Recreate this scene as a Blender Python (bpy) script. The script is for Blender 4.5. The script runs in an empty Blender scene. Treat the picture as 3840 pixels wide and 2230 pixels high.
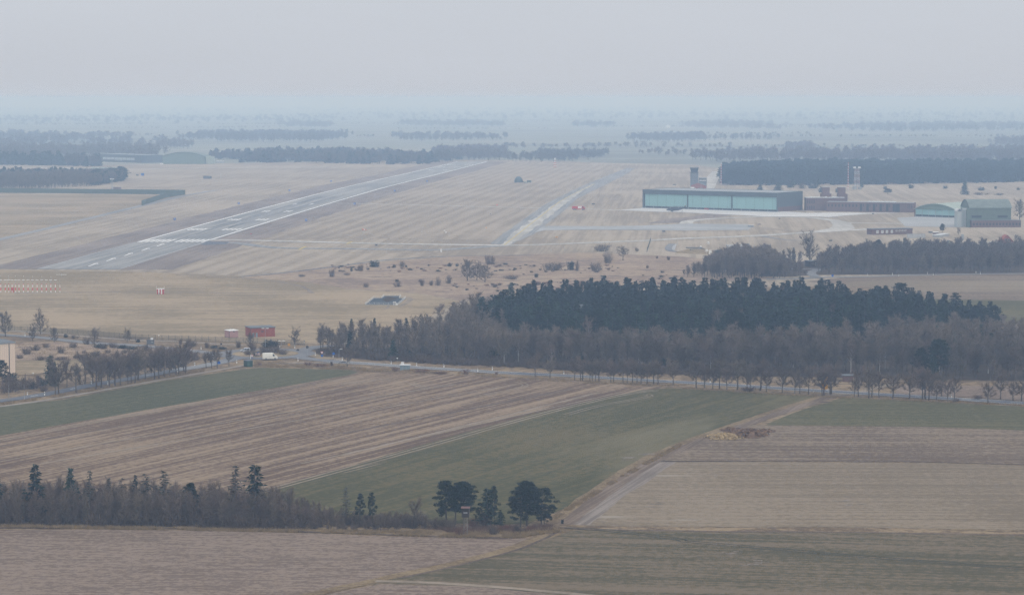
import bpy, math, random
import numpy as np
from math import radians, sin, cos, pi, sqrt, atan2
from mathutils import noise as mnoise, Vector

S_ = bpy.context.scene
COL = S_.collection
R = random.Random(7)

# ------------------------------------------------------------------ camera
F, YH, CAMZ = 8800.0, 368.0, 105.0          # focal length in photo pixels, horizon row, camera height
PITCH = math.atan((1115 - YH) / F)
cam = bpy.data.cameras.new("camera")
cam.sensor_fit = 'HORIZONTAL'
cam.sensor_width = 36.0
cam.lens = 36.0 * F / 3840.0
cam.clip_start = 1.0
cam.clip_end = 120000.0
camo = bpy.data.objects.new("camera", cam)
camo.location = (0, 0, CAMZ)
camo.rotation_euler = (pi / 2 - PITCH, 0, 0)
COL.objects.link(camo)
S_.camera = camo

# ------------------------------------------------------------------ sky, sun, exposure
SUN_EL, SUN_AZ = radians(42), radians(150)
w = bpy.data.worlds.new("World")
S_.world = w
w.use_nodes = True
nt = w.node_tree
nt.nodes.clear()
out = nt.nodes.new('ShaderNodeOutputWorld')
bg = nt.nodes.new('ShaderNodeBackground')
sky = nt.nodes.new('ShaderNodeTexSky')
sky.sky_type = 'NISHITA'
sky.sun_disc = False
sky.sun_elevation = SUN_EL
sky.sun_rotation = SUN_AZ
sky.dust_density = 4.0
hs = nt.nodes.new('ShaderNodeHueSaturation')
hs.inputs['Saturation'].default_value = 0.25
tc = nt.nodes.new('ShaderNodeTexCoord')
sep = nt.nodes.new('ShaderNodeSeparateXYZ')
ramp = nt.nodes.new('ShaderNodeValToRGB')
SKYLOW, SKYTOP = (0.562, 0.588, 0.645), (1.12, 1.15, 1.22)
e = ramp.color_ramp.elements
e[0].position = 0.0
e[0].color = (*SKYLOW, 1)
e[1].position = 0.9
e[1].color = (*SKYTOP, 1)
m1 = ramp.color_ramp.elements.new(0.05)
m1.color = (0.592, 0.627, 0.685, 1)
m2 = ramp.color_ramp.elements.new(0.35)
m2.color = (0.86, 0.89, 0.96, 1)
sc = nt.nodes.new('ShaderNodeVectorMath')
sc.operation = 'SCALE'
sc.inputs['Scale'].default_value = 10.5
cn = nt.nodes.new('ShaderNodeTexNoise')        # faint unevenness of the cloud layer
cn.inputs['Scale'].default_value = 5.0
cn.inputs['Detail'].default_value = 3.0
cmap = nt.nodes.new('ShaderNodeMapping')
cmap.inputs['Scale'].default_value = (1, 1, 6)
cmul = nt.nodes.new('ShaderNodeMapRange')
cmul.inputs['From Min'].default_value = 0.3
cmul.inputs['From Max'].default_value = 0.7
cmul.inputs['To Min'].default_value = 0.985
cmul.inputs['To Max'].default_value = 1.015
sc2 = nt.nodes.new('ShaderNodeVectorMath')
sc2.operation = 'SCALE'
mix = nt.nodes.new('ShaderNodeMix')
mix.data_type = 'RGBA'
mix.inputs[0].default_value = 0.93
L = nt.links.new
L(tc.outputs['Generated'], sep.inputs[0])
L(sep.outputs['Z'], ramp.inputs[0])
L(ramp.outputs[0], sc.inputs[0])
L(tc.outputs['Generated'], cmap.inputs[0])
L(cmap.outputs[0], cn.inputs['Vector'])
L(cn.outputs[0], cmul.inputs[0])
L(sc.outputs[0], sc2.inputs[0])
L(cmul.outputs[0], sc2.inputs['Scale'])
L(sky.outputs[0], hs.inputs['Color'])
L(hs.outputs[0], mix.inputs[6])
L(sc2.outputs[0], mix.inputs[7])
L(mix.outputs[2], bg.inputs[0])
bg.inputs[1].default_value = 0.1
L(bg.outputs[0], out.inputs[0])

sun = bpy.data.lights.new("sun", 'SUN')
sun.energy = 0.7
sun.angle = radians(25)
sun.color = (1.0, 0.96, 0.91)
suno = bpy.data.objects.new("sun", sun)
# Nishita: rotation measured from +Y towards +X (clockwise seen from above)
sd = Vector((sin(SUN_AZ) * cos(SUN_EL), cos(SUN_AZ) * cos(SUN_EL), sin(SUN_EL)))
suno.rotation_euler = sd.to_track_quat('Z', 'Y').to_euler()
suno.location = (0, 0, 400)
COL.objects.link(suno)

S_.view_settings.view_transform = 'Standard'
S_.view_settings.look = 'None'
S_.view_settings.exposure = 0.0
S_.view_settings.gamma = 1.0
S_.view_settings.use_curve_mapping = False
S_.render.engine = 'CYCLES'
S_.cycles.max_bounces = 5
S_.cycles.diffuse_bounces = 2
S_.cycles.volume_bounces = 2
S_.cycles.transparent_max_bounces = 8
S_.cycles.use_denoising = True
S_.cycles.denoising_prefilter = 'NONE'
S_.cycles.denoising_input_passes = 'RGB_ALBEDO_NORMAL'

# ------------------------------------------------------------------ measuring: photo pixel -> point on the ground
REG = {'v': (0, 0, 1.5244), 's': (0, 0, 1.0),
       '1': (0, 340, .50794), '2': (1280, 340, .50794), '3': (2560, 340, .50794),
       '4': (0, 1000, .50794), '5': (1280, 1000, .50794), '6': (2560, 1000, .50794),
       '7': (0, 1640, .50794), '8': (1280, 1640, .50794), '9': (2560, 1640, .50794),
       'a': (760, 1180, .21429), 'b': (2380, 600, .26984), 'c': (3000, 560, .33333),
       'd': (2500, 820, .31746), 'e': (0, 1020, .30159), 'f': (0, 560, .34127),
       'g': (1600, 1800, .21429), 'h': (0, 1240, .30159), 'i': (1840, 600, .21429),
       'j': (2980, 1380, .34127), 'k': (3000, 850, .33333), 'l': (1160, 1260, .21429),
       'm': (600, 780, .27778), 'n': (1280, 1080, .13492)}
def px(r, x, y):
    ox, oy, k = REG[r]
    return ox + x * k, oy + y * k
def G(r, x, y):
    sx, sy = px(r, x, y)
    dx, dy = (sx - 1920) / F, (1115 - sy) / F
    wy = cos(PITCH) + dy * sin(PITCH)
    wz = -sin(PITCH) + dy * cos(PITCH)
    t = -CAMZ / wz
    return (dx * t, wy * t)
def GS(r, pts):
    return [G(r, *p) for p in pts]
def hgt(pt, r, y):
    """height above ground of photo row y at the distance of ground point pt"""
    sy = px(r, 0, y)[1]
    dy = (1115 - sy) / F
    el = (-sin(PITCH) + dy * cos(PITCH)) / (cos(PITCH) + dy * sin(PITCH))
    return CAMZ + pt[1] * el
def ppm(pt):
    return F / pt[1]

# ------------------------------------------------------------------ mesh helpers
class MB:
    def __init__(s):
        s.v = []; s.f = []; s.m = []; s.k = 0
    def add(s, vs, fs):
        o = len(s.v)
        s.v += [tuple(p) for p in vs]
        s.f += [tuple(i + o for i in f) for f in fs]
        s.m += [s.k] * len(fs)
        return s
    def box(s, x0, x1, y0, y1, z0, z1):
        return s.add([(x0, y0, z0), (x1, y0, z0), (x1, y1, z0), (x0, y1, z0), (x0, y0, z1), (x1, y0, z1), (x1, y1, z1), (x0, y1, z1)],
                     [(3, 2, 1, 0), (4, 5, 6, 7), (0, 1, 5, 4), (1, 2, 6, 5), (2, 3, 7, 6), (3, 0, 4, 7)])
    def cbox(s, cx, cy, cz, sx, sy, sz):
        return s.box(cx - sx / 2, cx + sx / 2, cy - sy / 2, cy + sy / 2, cz - sz / 2, cz + sz / 2)
    def bbox(s, x0, x1, y0, y1, z0, z1, b=.04):
        """box with chamfered vertical and top edges"""
        vs = []
        for (z, i) in ((z0, 0), (z1 - b, 0), (z1, b)):
            c = b if i == 0 else b
            ring = [(x0 + c + i, y0 + i), (x1 - c - i, y0 + i), (x1 - i, y0 + c + i), (x1 - i, y1 - c - i), (x1 - c - i, y1 - i), (x0 + c + i, y1 - i), (x0 + i, y1 - c - i), (x0 + i, y0 + c + i)]
            vs += [(a, d, z) for a, d in ring]
        fs = [tuple(range(7, -1, -1)), tuple(range(16, 24))]
        for q in (0, 8):
            for k in range(8):
                fs.append((q + k, q + (k + 1) % 8, q + 8 + (k + 1) % 8, q + 8 + k))
        return s.add(vs, fs)
    def tube(s, p, q, r0, r1=None, n=6, cap=True):
        r1 = r0 if r1 is None else r1
        p, q = Vector(p), Vector(q)
        d = (q - p)
        if d.length < 1e-6: return s
        d.normalize()
        a = d.orthogonal().normalized(); b = d.cross(a)
        vs = []
        for c, r in ((p, r0), (q, r1)):
            for k in range(n):
                t = 2 * pi * k / n
                vs.append(c + a * (r * cos(t)) + b * (r * sin(t)))
        fs = [(k, (k + 1) % n, n + (k + 1) % n, n + k) for k in range(n)]
        if cap:
            fs += [tuple(range(n - 1, -1, -1)), tuple(range(n, 2 * n))]
        return s.add(vs, fs)
    def path(s, pts, rs, n=6):
        for i in range(len(pts) - 1):
            s.tube(pts[i], pts[i + 1], rs[i], rs[i + 1], n, cap=(i == len(pts) - 2))
        return s
    def prism(s, prof, y0, y1, axis='y'):
        """profile of (x,z) points extruded along y (or profile of (y,z) along x)"""
        n = len(prof)
        if axis == 'y':
            vs = [(a, y0, b) for a, b in prof] + [(a, y1, b) for a, b in prof]
        else:
            vs = [(y0, a, b) for a, b in prof] + [(y1, a, b) for a, b in prof]
        fs = [tuple(range(n)), tuple(range(2 * n - 1, n - 1, -1))] + [((k + 1) % n, k, n + k, n + (k + 1) % n) for k in range(n)]
        return s.add(vs, fs)
    def lathe(s, prof, n=12, c=(0, 0)):
        vs = []
        for r, z in prof:
            for k in range(n):
                t = 2 * pi * k / n
                vs.append((c[0] + r * cos(t), c[1] + r * sin(t), z))
        fs = []
        for j in range(len(prof) - 1):
            for k in range(n):
                fs.append((j * n + k, j * n + (k + 1) % n, (j + 1) * n + (k + 1) % n, (j + 1) * n + k))
        fs.append(tuple(range(n - 1, -1, -1)))
        fs.append(tuple(range((len(prof) - 1) * n, len(prof) * n)))
        return s.add(vs, fs)
    def mesh(s, name, mats):
        me = bpy.data.meshes.new(name)
        me.from_pydata(s.v, [], s.f)
        for m in (mats if isinstance(mats, (list, tuple)) else [mats]):
            me.materials.append(m)
        if isinstance(mats, (list, tuple)) and len(mats) > 1:
            me.polygons.foreach_set('material_index', s.m)
        me.update()
        return me
    def obj(s, name, mats, parent=None):
        o = bpy.data.objects.new(name, s.mesh(name, mats))
        COL.objects.link(o)
        if parent: o.parent = parent
        return o

def tag(o, label, cat, group=None):
    o['label'] = label; o['category'] = cat
    if group: o['group'] = group
    return o
def thing(name, label, cat, loc, rz=0, group=None):
    o = bpy.data.objects.new(name, None)
    COL.objects.link(o)
    o.empty_display_size = .5
    o.location = (loc[0], loc[1], loc[2] if len(loc) > 2 else 0)
    o.rotation_euler = (0, 0, rz)
    return tag(o, label, cat, group)
def put(name, me, parent=None):
    o = bpy.data.objects.new(name, me)
    COL.objects.link(o)
    if parent: o.parent = parent
    return o
def dup(root, loc, rz, label, scale=None):
    r = root.copy(); COL.objects.link(r)
    r.location = (loc[0], loc[1], loc[2] if len(loc) > 2 else 0); r.rotation_euler = (0, 0, rz); r['label'] = label
    if scale: r.scale = scale
    for ch in list(root.children):
        c = ch.copy(); COL.objects.link(c); c.parent = r
        for g in ch.children:
            d = g.copy(); COL.objects.link(d); d.parent = c
    return r
ORD = ['first', 'second', 'third', 'fourth', 'fifth', 'sixth', 'seventh', 'eighth', 'ninth', 'tenth', 'eleventh', 'twelfth', 'thirteenth', 'fourteenth', 'fifteenth', 'sixteenth', 'seventeenth', 'eighteenth', 'nineteenth', 'twentieth']
TENS = ['twenty', 'thirty', 'forty', 'fifty', 'sixty', 'seventy']
def ordw(i):
    if i < 20: return ORD[i]
    t, u = divmod(i + 1, 10)
    return TENS[t - 2] + '-' + ORD[u - 1] if u else TENS[t - 2][:-1] + 'ieth'

# ------------------------------------------------------------------ materials
def newmat(name):
    m = bpy.data.materials.new(name)
    m.use_nodes = True
    n = m.node_tree
    return m, n, n.nodes['Principled BSDF'], n.links.new
def mat(name, col, rough=.85, var=.12, scale=1.2, metal=0.0, spec=.25, stretch=(1, 1, 1), rnd=0.0):
    """one colour with soft uneven weathering"""
    m, n, b, Lk = newmat(name)
    b.inputs['Roughness'].default_value = rough
    b.inputs['Metallic'].default_value = metal
    b.inputs['Specular IOR Level'].default_value = spec
    co = n.nodes.new('ShaderNodeTexCoord')
    mp = n.nodes.new('ShaderNodeMapping'); mp.inputs['Scale'].default_value = stretch
    nz = n.nodes.new('ShaderNodeTexNoise')
    nz.inputs['Scale'].default_value = scale; nz.inputs['Detail'].default_value = 5; nz.inputs['Roughness'].default_value = .65
    Lk(co.outputs['Object'], mp.inputs[0]); Lk(mp.outputs[0], nz.inputs['Vector'])
    rp = n.nodes.new('ShaderNodeValToRGB')
    rp.color_ramp.elements[0].position = .3; rp.color_ramp.elements[1].position = .7
    rp.color_ramp.elements[0].color = (*[c * (1 - var) for c in col], 1)
    rp.color_ramp.elements[1].color = (*[min(1, c * (1 + var)) for c in col], 1)
    Lk(nz.outputs[0], rp.inputs[0])
    last = rp.outputs[0]
    if rnd:
        oi = n.nodes.new('ShaderNodeObjectInfo')
        mr = n.nodes.new('ShaderNodeMapRange'); mr.inputs['To Min'].default_value = 1 - rnd; mr.inputs['To Max'].default_value = 1 + rnd
        h2 = n.nodes.new('ShaderNodeHueSaturation')
        Lk(oi.outputs['Random'], mr.inputs[0]); Lk(mr.outputs[0], h2.inputs['Value']); Lk(last, h2.inputs['Color'])
        mr2 = n.nodes.new('ShaderNodeMapRange'); mr2.inputs['To Min'].default_value = .485; mr2.inputs['To Max'].default_value = .515
        ml = n.nodes.new('ShaderNodeMath'); ml.operation = 'FRACT'
        mm = n.nodes.new('ShaderNodeMath'); mm.operation = 'MULTIPLY'; mm.inputs[1].default_value = 7.31
        Lk(oi.outputs['Random'], mm.inputs[0]); Lk(mm.outputs[0], ml.inputs[0]); Lk(ml.outputs[0], mr2.inputs[0]); Lk(mr2.outputs[0], h2.inputs['Hue'])
        last = h2.outputs[0]
    Lk(last, b.inputs['Base Color'])
    return m
def ground(name, cols, ang=0.0, streaks=(), fine=(.6, .3), patch=None, big=(.012, .3), wave=None, rough=.95):
    """soil or turf: cols = ramp of colours dark..light, ang = direction of the rows (radians from +X),
    streaks = (length m, width m, weight), patch = (scale, threshold, softness, colour, stretch along x)"""
    m, n, b, Lk = newmat(name)
    b.inputs['Roughness'].default_value = rough
    b.inputs['Specular IOR Level'].default_value = .1
    co = n.nodes.new('ShaderNodeTexCoord')
    rt = n.nodes.new('ShaderNodeVectorRotate'); rt.rotation_type = 'Z_AXIS'; rt.inputs['Angle'].default_value = -ang
    Lk(co.outputs['Object'], rt.inputs['Vector'])
    total = None
    def acc(sock, wgt, gain=3.0):
        nonlocal total
        wgt = wgt * gain
        a = n.nodes.new('ShaderNodeMath'); a.operation = 'MULTIPLY_ADD'
        sb = n.nodes.new('ShaderNodeMath'); sb.operation = 'SUBTRACT'; sb.inputs[1].default_value = .5
        Lk(sock, sb.inputs[0]); Lk(sb.outputs[0], a.inputs[0]); a.inputs[1].default_value = wgt
        if total is None: a.inputs[2].default_value = .5
        else: Lk(total, a.inputs[2])
        total = a.outputs[0]
    def nz(scale3, detail=4, rgh=.6, seed=0):
        mp = n.nodes.new('ShaderNodeMapping'); mp.inputs['Scale'].default_value = scale3; mp.inputs['Location'].default_value = (seed * 13.7, seed * 7.1, 0)
        Lk(rt.outputs[0], mp.inputs[0])
        t = n.nodes.new('ShaderNodeTexNoise'); t.inputs['Scale'].default_value = 1.0
        t.inputs['Detail'].default_value = detail; t.inputs['Roughness'].default_value = rgh
        Lk(mp.outputs[0], t.inputs['Vector'])
        return t.outputs[0]
    for i, (ln, wd, wg) in enumerate(streaks):
        acc(nz((1 / ln, 1 / wd, 1), 3, .55, i + 1), wg)
    acc(nz((fine[0], fine[0], 1), 5, .8, 11), fine[1])  # fine colour noise; on soil it stands in for small clod shadows
    acc(nz((big[0], big[0], 1), 3, .5, 17), big[1])
    if wave:
        per, wg = wave
        sp = n.nodes.new('ShaderNodeSeparateXYZ'); Lk(rt.outputs[0], sp.inputs[0])
        ns = nz((.004, .03, 1), 2, .5, 23)
        q = n.nodes.new('ShaderNodeMath'); q.operation = 'MULTIPLY_ADD'; q.inputs[1].default_value = per * .8
        Lk(ns, q.inputs[0]); Lk(sp.outputs['Y'], q.inputs[2])
        d = n.nodes.new('ShaderNodeMath'); d.operation = 'MULTIPLY'; d.inputs[1].default_value = 2 * pi / per; Lk(q.outputs[0], d.inputs[0])
        si = n.nodes.new('ShaderNodeMath'); si.operation = 'SINE'; Lk(d.outputs[0], si.inputs[0])
        hf = n.nodes.new('ShaderNodeMath'); hf.operation = 'MULTIPLY_ADD'; hf.inputs[1].default_value = .5; hf.inputs[2].default_value = .5; Lk(si.outputs[0], hf.inputs[0])
        acc(hf.outputs[0], wg, 1.0)
    rp = n.nodes.new('ShaderNodeValToRGB')
    el = rp.color_ramp.elements
    el[0].position = .26; el[0].color = (*cols[0], 1)
    el[1].position = .74; el[1].color = (*cols[-1], 1)
    for i, c in enumerate(cols[1:-1]):
        x = el.new(.26 + .48 * (i + 1) / (len(cols) - 1)); x.color = (*c, 1)
    Lk(total, rp.inputs[0])
    last = rp.outputs[0]
    for p in (patch or ()):
        scl, th, sf, pc, st = p
        t = nz((scl / st, scl, 1), 4, .6, 31 + int(th * 100))
        mr = n.nodes.new('ShaderNodeMapRange'); mr.inputs['From Min'].default_value = th; mr.inputs['From Max'].default_value = th + sf
        Lk(t, mr.inputs[0])
        mx = n.nodes.new('ShaderNodeMix'); mx.data_type = 'RGBA'
        Lk(mr.outputs[0], mx.inputs[0]); Lk(last, mx.inputs[6]); mx.inputs[7].default_value = (*pc, 1)
        last = mx.outputs[2]
    Lk(last, b.inputs['Base Color'])
    return m
def brick(name, c1, c2, mortar, scale=1.0):
    m, n, b, Lk = newmat(name)
    b.inputs['Roughness'].default_value = .9; b.inputs['Specular IOR Level'].default_value = .15
    co = n.nodes.new('ShaderNodeTexCoord')
    sp = n.nodes.new('ShaderNodeSeparateXYZ'); ad = n.nodes.new('ShaderNodeMath'); cb = n.nodes.new('ShaderNodeCombineXYZ')
    Lk(co.outputs['Object'], sp.inputs[0]); Lk(sp.outputs['X'], ad.inputs[0]); Lk(sp.outputs['Y'], ad.inputs[1])
    Lk(ad.outputs[0], cb.inputs[0]); Lk(sp.outputs['Z'], cb.inputs[1])
    bt = n.nodes.new('ShaderNodeTexBrick')
    bt.inputs['Scale'].default_value = 2.0 * scale
    bt.inputs['Color1'].default_value = (*c1, 1); bt.inputs['Color2'].default_value = (*c2, 1); bt.inputs['Mortar'].default_value = (*mortar, 1)
    bt.inputs['Mortar Size'].default_value = .012
    Lk(cb.outputs[0], bt.inputs['Vector'])
    nz = n.nodes.new('ShaderNodeTexNoise'); nz.inputs['Scale'].default_value = .5; nz.inputs['Detail'].default_value = 4
    Lk(co.outputs['Object'], nz.inputs['Vector'])
    mr = n.nodes.new('ShaderNodeMapRange'); mr.inputs['To Min'].default_value = .75; mr.inputs['To Max'].default_value = 1.25; Lk(nz.outputs[0], mr.inputs[0])
    h = n.nodes.new('ShaderNodeHueSaturation'); Lk(mr.outputs[0], h.inputs['Value']); Lk(bt.outputs[0], h.inputs['Color'])
    Lk(h.outputs[0], b.inputs['Base Color'])
    return m
def ribbed(name, col, pitch=.5, axis='X', var=.12, rough=.6):
    """profiled sheet metal or door panels: narrow seams across one axis"""
    m, n, b, Lk = newmat(name)
    b.inputs['Roughness'].default_value = rough; b.inputs['Specular IOR Level'].default_value = .3
    co = n.nodes.new('ShaderNodeTexCoord'); sp = n.nodes.new('ShaderNodeSeparateXYZ'); Lk(co.outputs['Object'], sp.inputs[0])
    d = n.nodes.new('ShaderNodeMath'); d.operation = 'DIVIDE'; d.inputs[1].default_value = pitch; Lk(sp.outputs[axis], d.inputs[0])
    fr = n.nodes.new('ShaderNodeMath'); fr.operation = 'FRACT'; Lk(d.outputs[0], fr.inputs[0])
    g = n.nodes.new('ShaderNodeMath'); g.operation = 'GREATER_THAN'; g.inputs[1].default_value = .12; Lk(fr.outputs[0], g.inputs[0])
    nz = n.nodes.new('ShaderNodeTexNoise'); nz.inputs['Scale'].default_value = .25; nz.inputs['Detail'].default_value = 5; Lk(co.outputs['Object'], nz.inputs['Vector'])
    mr = n.nodes.new('ShaderNodeMapRange'); mr.inputs['To Min'].default_value = 1 - var; mr.inputs['To Max'].default_value = 1 + var; Lk(nz.outputs[0], mr.inputs[0])
    mr2 = n.nodes.new('ShaderNodeMapRange'); mr2.inputs['To Min'].default_value = .8; mr2.inputs['To Max'].default_value = 1; Lk(g.outputs[0], mr2.inputs[0])
    ml = n.nodes.new('ShaderNodeMath'); ml.operation = 'MULTIPLY'; Lk(mr.outputs[0], ml.inputs[0]); Lk(mr2.outputs[0], ml.inputs[1])
    h = n.nodes.new('ShaderNodeHueSaturation'); h.inputs['Color'].default_value = (*col, 1); Lk(ml.outputs[0], h.inputs['Value'])
    Lk(h.outputs[0], b.inputs['Base Color'])
    return m
def banded(name, c1, c2, period, off=0.0, axis='Z'):
    m, n, b, Lk = newmat(name)
    b.inputs['Roughness'].default_value = .5
    co = n.nodes.new('ShaderNodeTexCoord'); sp = n.nodes.new('ShaderNodeSeparateXYZ'); Lk(co.outputs['Object'], sp.inputs[0])
    d = n.nodes.new('ShaderNodeMath'); d.operation = 'MULTIPLY_ADD'; d.inputs[1].default_value = 1 / period; d.inputs[2].default_value = off; Lk(sp.outputs[axis], d.inputs[0])
    fr = n.nodes.new('ShaderNodeMath'); fr.operation = 'FRACT'; Lk(d.outputs[0], fr.inputs[0])
    g = n.nodes.new('ShaderNodeMath'); g.operation = 'GREATER_THAN'; g.inputs[1].default_value = .5; Lk(fr.outputs[0], g.inputs[0])
    mx = n.nodes.new('ShaderNodeMix'); mx.data_type = 'RGBA'; Lk(g.outputs[0], mx.inputs[0])
    mx.inputs[6].default_value = (*c1, 1); mx.inputs[7].default_value = (*c2, 1)
    Lk(mx.outputs[2], b.inputs['Base Color'])
    return m

def rowdir(a, b):
    return atan2(b[1] - a[1], b[0] - a[0])

# ------------------------------------------------------------------ ground sheets and ribbons
def jit(p, amp, sc=.05):
    n = mnoise.noise_vector(Vector((p[0] * sc, p[1] * sc, 3.1)))
    n2 = mnoise.noise_vector(Vector((p[0] * sc * 5, p[1] * sc * 5, 9.1)))
    return (p[0] + amp * (n.x + .4 * n2.x), p[1] + amp * (n.y + .4 * n2.y))
LAYER = [0]
def sheet(name, pts, m, z, amp=.8, step=6.0, kind='structure'):
    LAYER[0] += 1; z += LAYER[0] * .0004
    q = []
    for i in range(len(pts)):
        a, b = pts[i], pts[(i + 1) % len(pts)]
        k = max(1, min(80, int(sqrt((a[0] - b[0]) ** 2 + (a[1] - b[1]) ** 2) / step)))
        for j in range(k):
            q.append((a[0] + (b[0] - a[0]) * j / k, a[1] + (b[1] - a[1]) * j / k))
    if amp: q = [jit(p, amp) for p in q]
    s = MB()
    s.add([(x, y, z) for x, y in q], [tuple(range(len(q)))])
    o = s.obj(name, m)
    if o.data.polygons[0].normal.z < 0: o.data.flip_normals()
    o['kind'] = kind
    return o
def spline(pts, step=5.0):
    P = [pts[0]] + list(pts) + [pts[-1]]
    res = []
    for i in range(1, len(P) - 2):
        p0, p1, p2, p3 = P[i - 1], P[i], P[i + 1], P[i + 2]
        k = max(2, min(60, int(sqrt((p1[0] - p2[0]) ** 2 + (p1[1] - p2[1]) ** 2) / step)))
        for j in range(k):
            t = j / k
            res.append(tuple(.5 * ((2 * p1[d]) + (-p0[d] + p2[d]) * t + (2 * p0[d] - 5 * p1[d] + 4 * p2[d] - p3[d]) * t * t + (-p0[d] + 3 * p1[d] - 3 * p2[d] + p3[d]) * t ** 3) for d in (0, 1)))
    res.append(tuple(pts[-1]))
    return res
def offs(c, d):
    r = []
    for i in range(len(c)):
        a = c[max(0, i - 1)]; b = c[min(len(c) - 1, i + 1)]
        tx, ty = b[0] - a[0], b[1] - a[1]
        l = sqrt(tx * tx + ty * ty) or 1
        r.append((c[i][0] - ty / l * d, c[i][1] + tx / l * d))
    return r
def ribbon(name, pts, width, m, z, amp=.25, off=0.0, kind='structure', step=5.0, smooth=True, th=0.0):
    LAYER[0] += 1; z += LAYER[0] * .0004
    c = spline(pts, step) if smooth else list(pts)
    if off: c = offs(c, off)
    a = [jit(p, amp, .15) for p in offs(c, width / 2)]
    b = [jit(p, amp, .15) for p in offs(c, -width / 2)]
    n = len(c)
    s = MB()
    s.add([(x, y, z) for x, y in a] + [(x, y, z) for x, y in b], [(i, n + i, n + i + 1, i + 1) for i in range(n - 1)])
    o = s.obj(name, m)
    o['kind'] = kind
    return o

GR = ground
RUNDIR = rowdir((-249, 1717), (-175, 2770))
M = {}
M['far'] = GR('farmland', [(0.145, 0.15, 0.125), (0.19, 0.195, 0.155), (0.235, 0.23, 0.19), (0.18, 0.2, 0.15), (0.27, 0.26, 0.215)], 0.08, [(900, 260, .55), (350, 90, .35)], (.02, .15), big=(.0012, .5))
M['air'] = GR('airfield_turf', [(0.24, 0.195, 0.145), (0.31, 0.255, 0.188), (0.37, 0.31, 0.235)], RUNDIR, [(260, 7, .5), (120, 2.5, .3)], (0.12, 0.45), big=(.006, .5))
M['olive'] = GR('olive_turf', [(0.2127, 0.1642, 0.0983), (0.2707, 0.2095, 0.1312), (0.3351, 0.2548, 0.1639)], 0.03, [(80, 9, .35), (40, 4, .25)], (0.25, 0.6), big=(.015, .6))
M['mown'] = GR('mown_turf', [(0.235, 0.19, 0.142), (0.305, 0.25, 0.185), (0.36, 0.3, 0.23)], RUNDIR - .03, [(200, 4, .25)], (0.12, 0.4), big=(.006, .35), wave=(15.0, .30))
M['heath'] = GR('heath', [(0.1877, 0.1346, 0.0992), (0.2816, 0.2047, 0.1457), (0.3402, 0.2574, 0.1749)], 0.05, [(30, 5, .4)], (0.2, 0.7), big=(.02, .4), patch=[(.11, .63, .06, (.075, .05, .045), 3.0)])
M['shoulder'] = GR('dark_turf', [(0.1672, 0.1348, 0.1175), (0.2112, 0.174, 0.1479), (0.2552, 0.2088, 0.1783)], RUNDIR, [(120, 5, .4)], (.4, .3), big=(.01, .4))
M['rough'] = GR('rough_grass', [(0.1208, 0.085, 0.0522), (0.189, 0.135, 0.0808), (0.2625, 0.195, 0.1187)], 0.05, [(12, 4, .35)], (0.3, 0.9), big=(.03, .45), patch=[(.16, .6, .08, (.09, .065, .055), 2.0)])
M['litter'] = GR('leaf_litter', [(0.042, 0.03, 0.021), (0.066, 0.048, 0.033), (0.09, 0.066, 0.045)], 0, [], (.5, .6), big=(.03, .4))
M['asphalt'] = GR('asphalt', [(0.185, 0.19, 0.19), (0.235, 0.235, 0.235), (0.285, 0.28, 0.27)], RUNDIR, [(150, 2.5, .55), (60, 1.2, .3)], (.3, .2), big=(.01, .35), rough=.85)
M['runway'] = GR('runway_asphalt', [(0.2, 0.2, 0.195), (0.255, 0.25, 0.24), (0.325, 0.315, 0.295)], RUNDIR, [(260, 5, .6), (90, 2, .35)], (.25, .15), big=(.006, .35), rough=.85)
M['concrete'] = GR('concrete', [(0.3384, 0.3243, 0.2898), (0.4136, 0.3948, 0.3562), (0.4888, 0.47, 0.4322)], RUNDIR + .05, [(60, 4, .35)], (.2, .3), big=(.02, .45), rough=.9)
M['strip'] = GR('grey_concrete', [(0.27, 0.28, 0.28), (0.33, 0.335, 0.33), (0.38, 0.38, 0.375)], 0, [(60, 4, .3)], (.2, .3), big=(.02, .4), rough=.9)
M['apron'] = GR('apron_concrete', [(0.46, 0.455, 0.44), (0.53, 0.525, 0.51), (0.58, 0.575, 0.56)], 0, [(60, 4, .3)], (.2, .3), big=(.02, .4), rough=.9)
M['road'] = GR('road_asphalt', [(.15, .15, .155), (.19, .19, .195), (.23, .23, .23)], 0, [(40, 1.5, .3)], (.6, .3), big=(.02, .4), rough=.85)
M['bluroad'] = GR('dark_road_asphalt', [(.085, .092, .11), (.115, .122, .14), (.15, .155, .165)], 0.35, [(40, 1.2, .35)], (.6, .25), big=(.02, .4), rough=.8)
M['tyre'] = GR('rubbered_asphalt', [(.14, .145, .15), (.19, .19, .195), (.25, .245, .24)], RUNDIR, [(150, 2.5, .8)], (.3, .3), big=(.01, .5))
M['path'] = GR('gravel_path', [(0.23, 0.1988, 0.162), (0.28, 0.2425, 0.198), (0.33, 0.2861, 0.234)], 0, [], (.9, .4), big=(.05, .4))
M['paint'] = mat('white_road_paint', (.74, .74, .72), .7, .15, .4)
M['wornpaint'] = mat('worn_road_paint', (.36, .36, .355), .8, .25, .3)
M['yellowpaint'] = mat('yellow_road_paint', (.50, .38, .08), .7, .15, .4)
M['green1'] = GR('young_crop', [(0.0606, 0.0571, 0.0222), (0.0849, 0.0753, 0.0311), (0.1172, 0.094, 0.0419)], rowdir(G('v', 690, 1196), G('v', 1570, 960)), [(120, 2.2, .35), (50, 6, .3)], (0.42, 0.75), big=(.012, .35), patch=[(.02, .56, .16, (.155, .135, .075), 3.0)])
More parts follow.
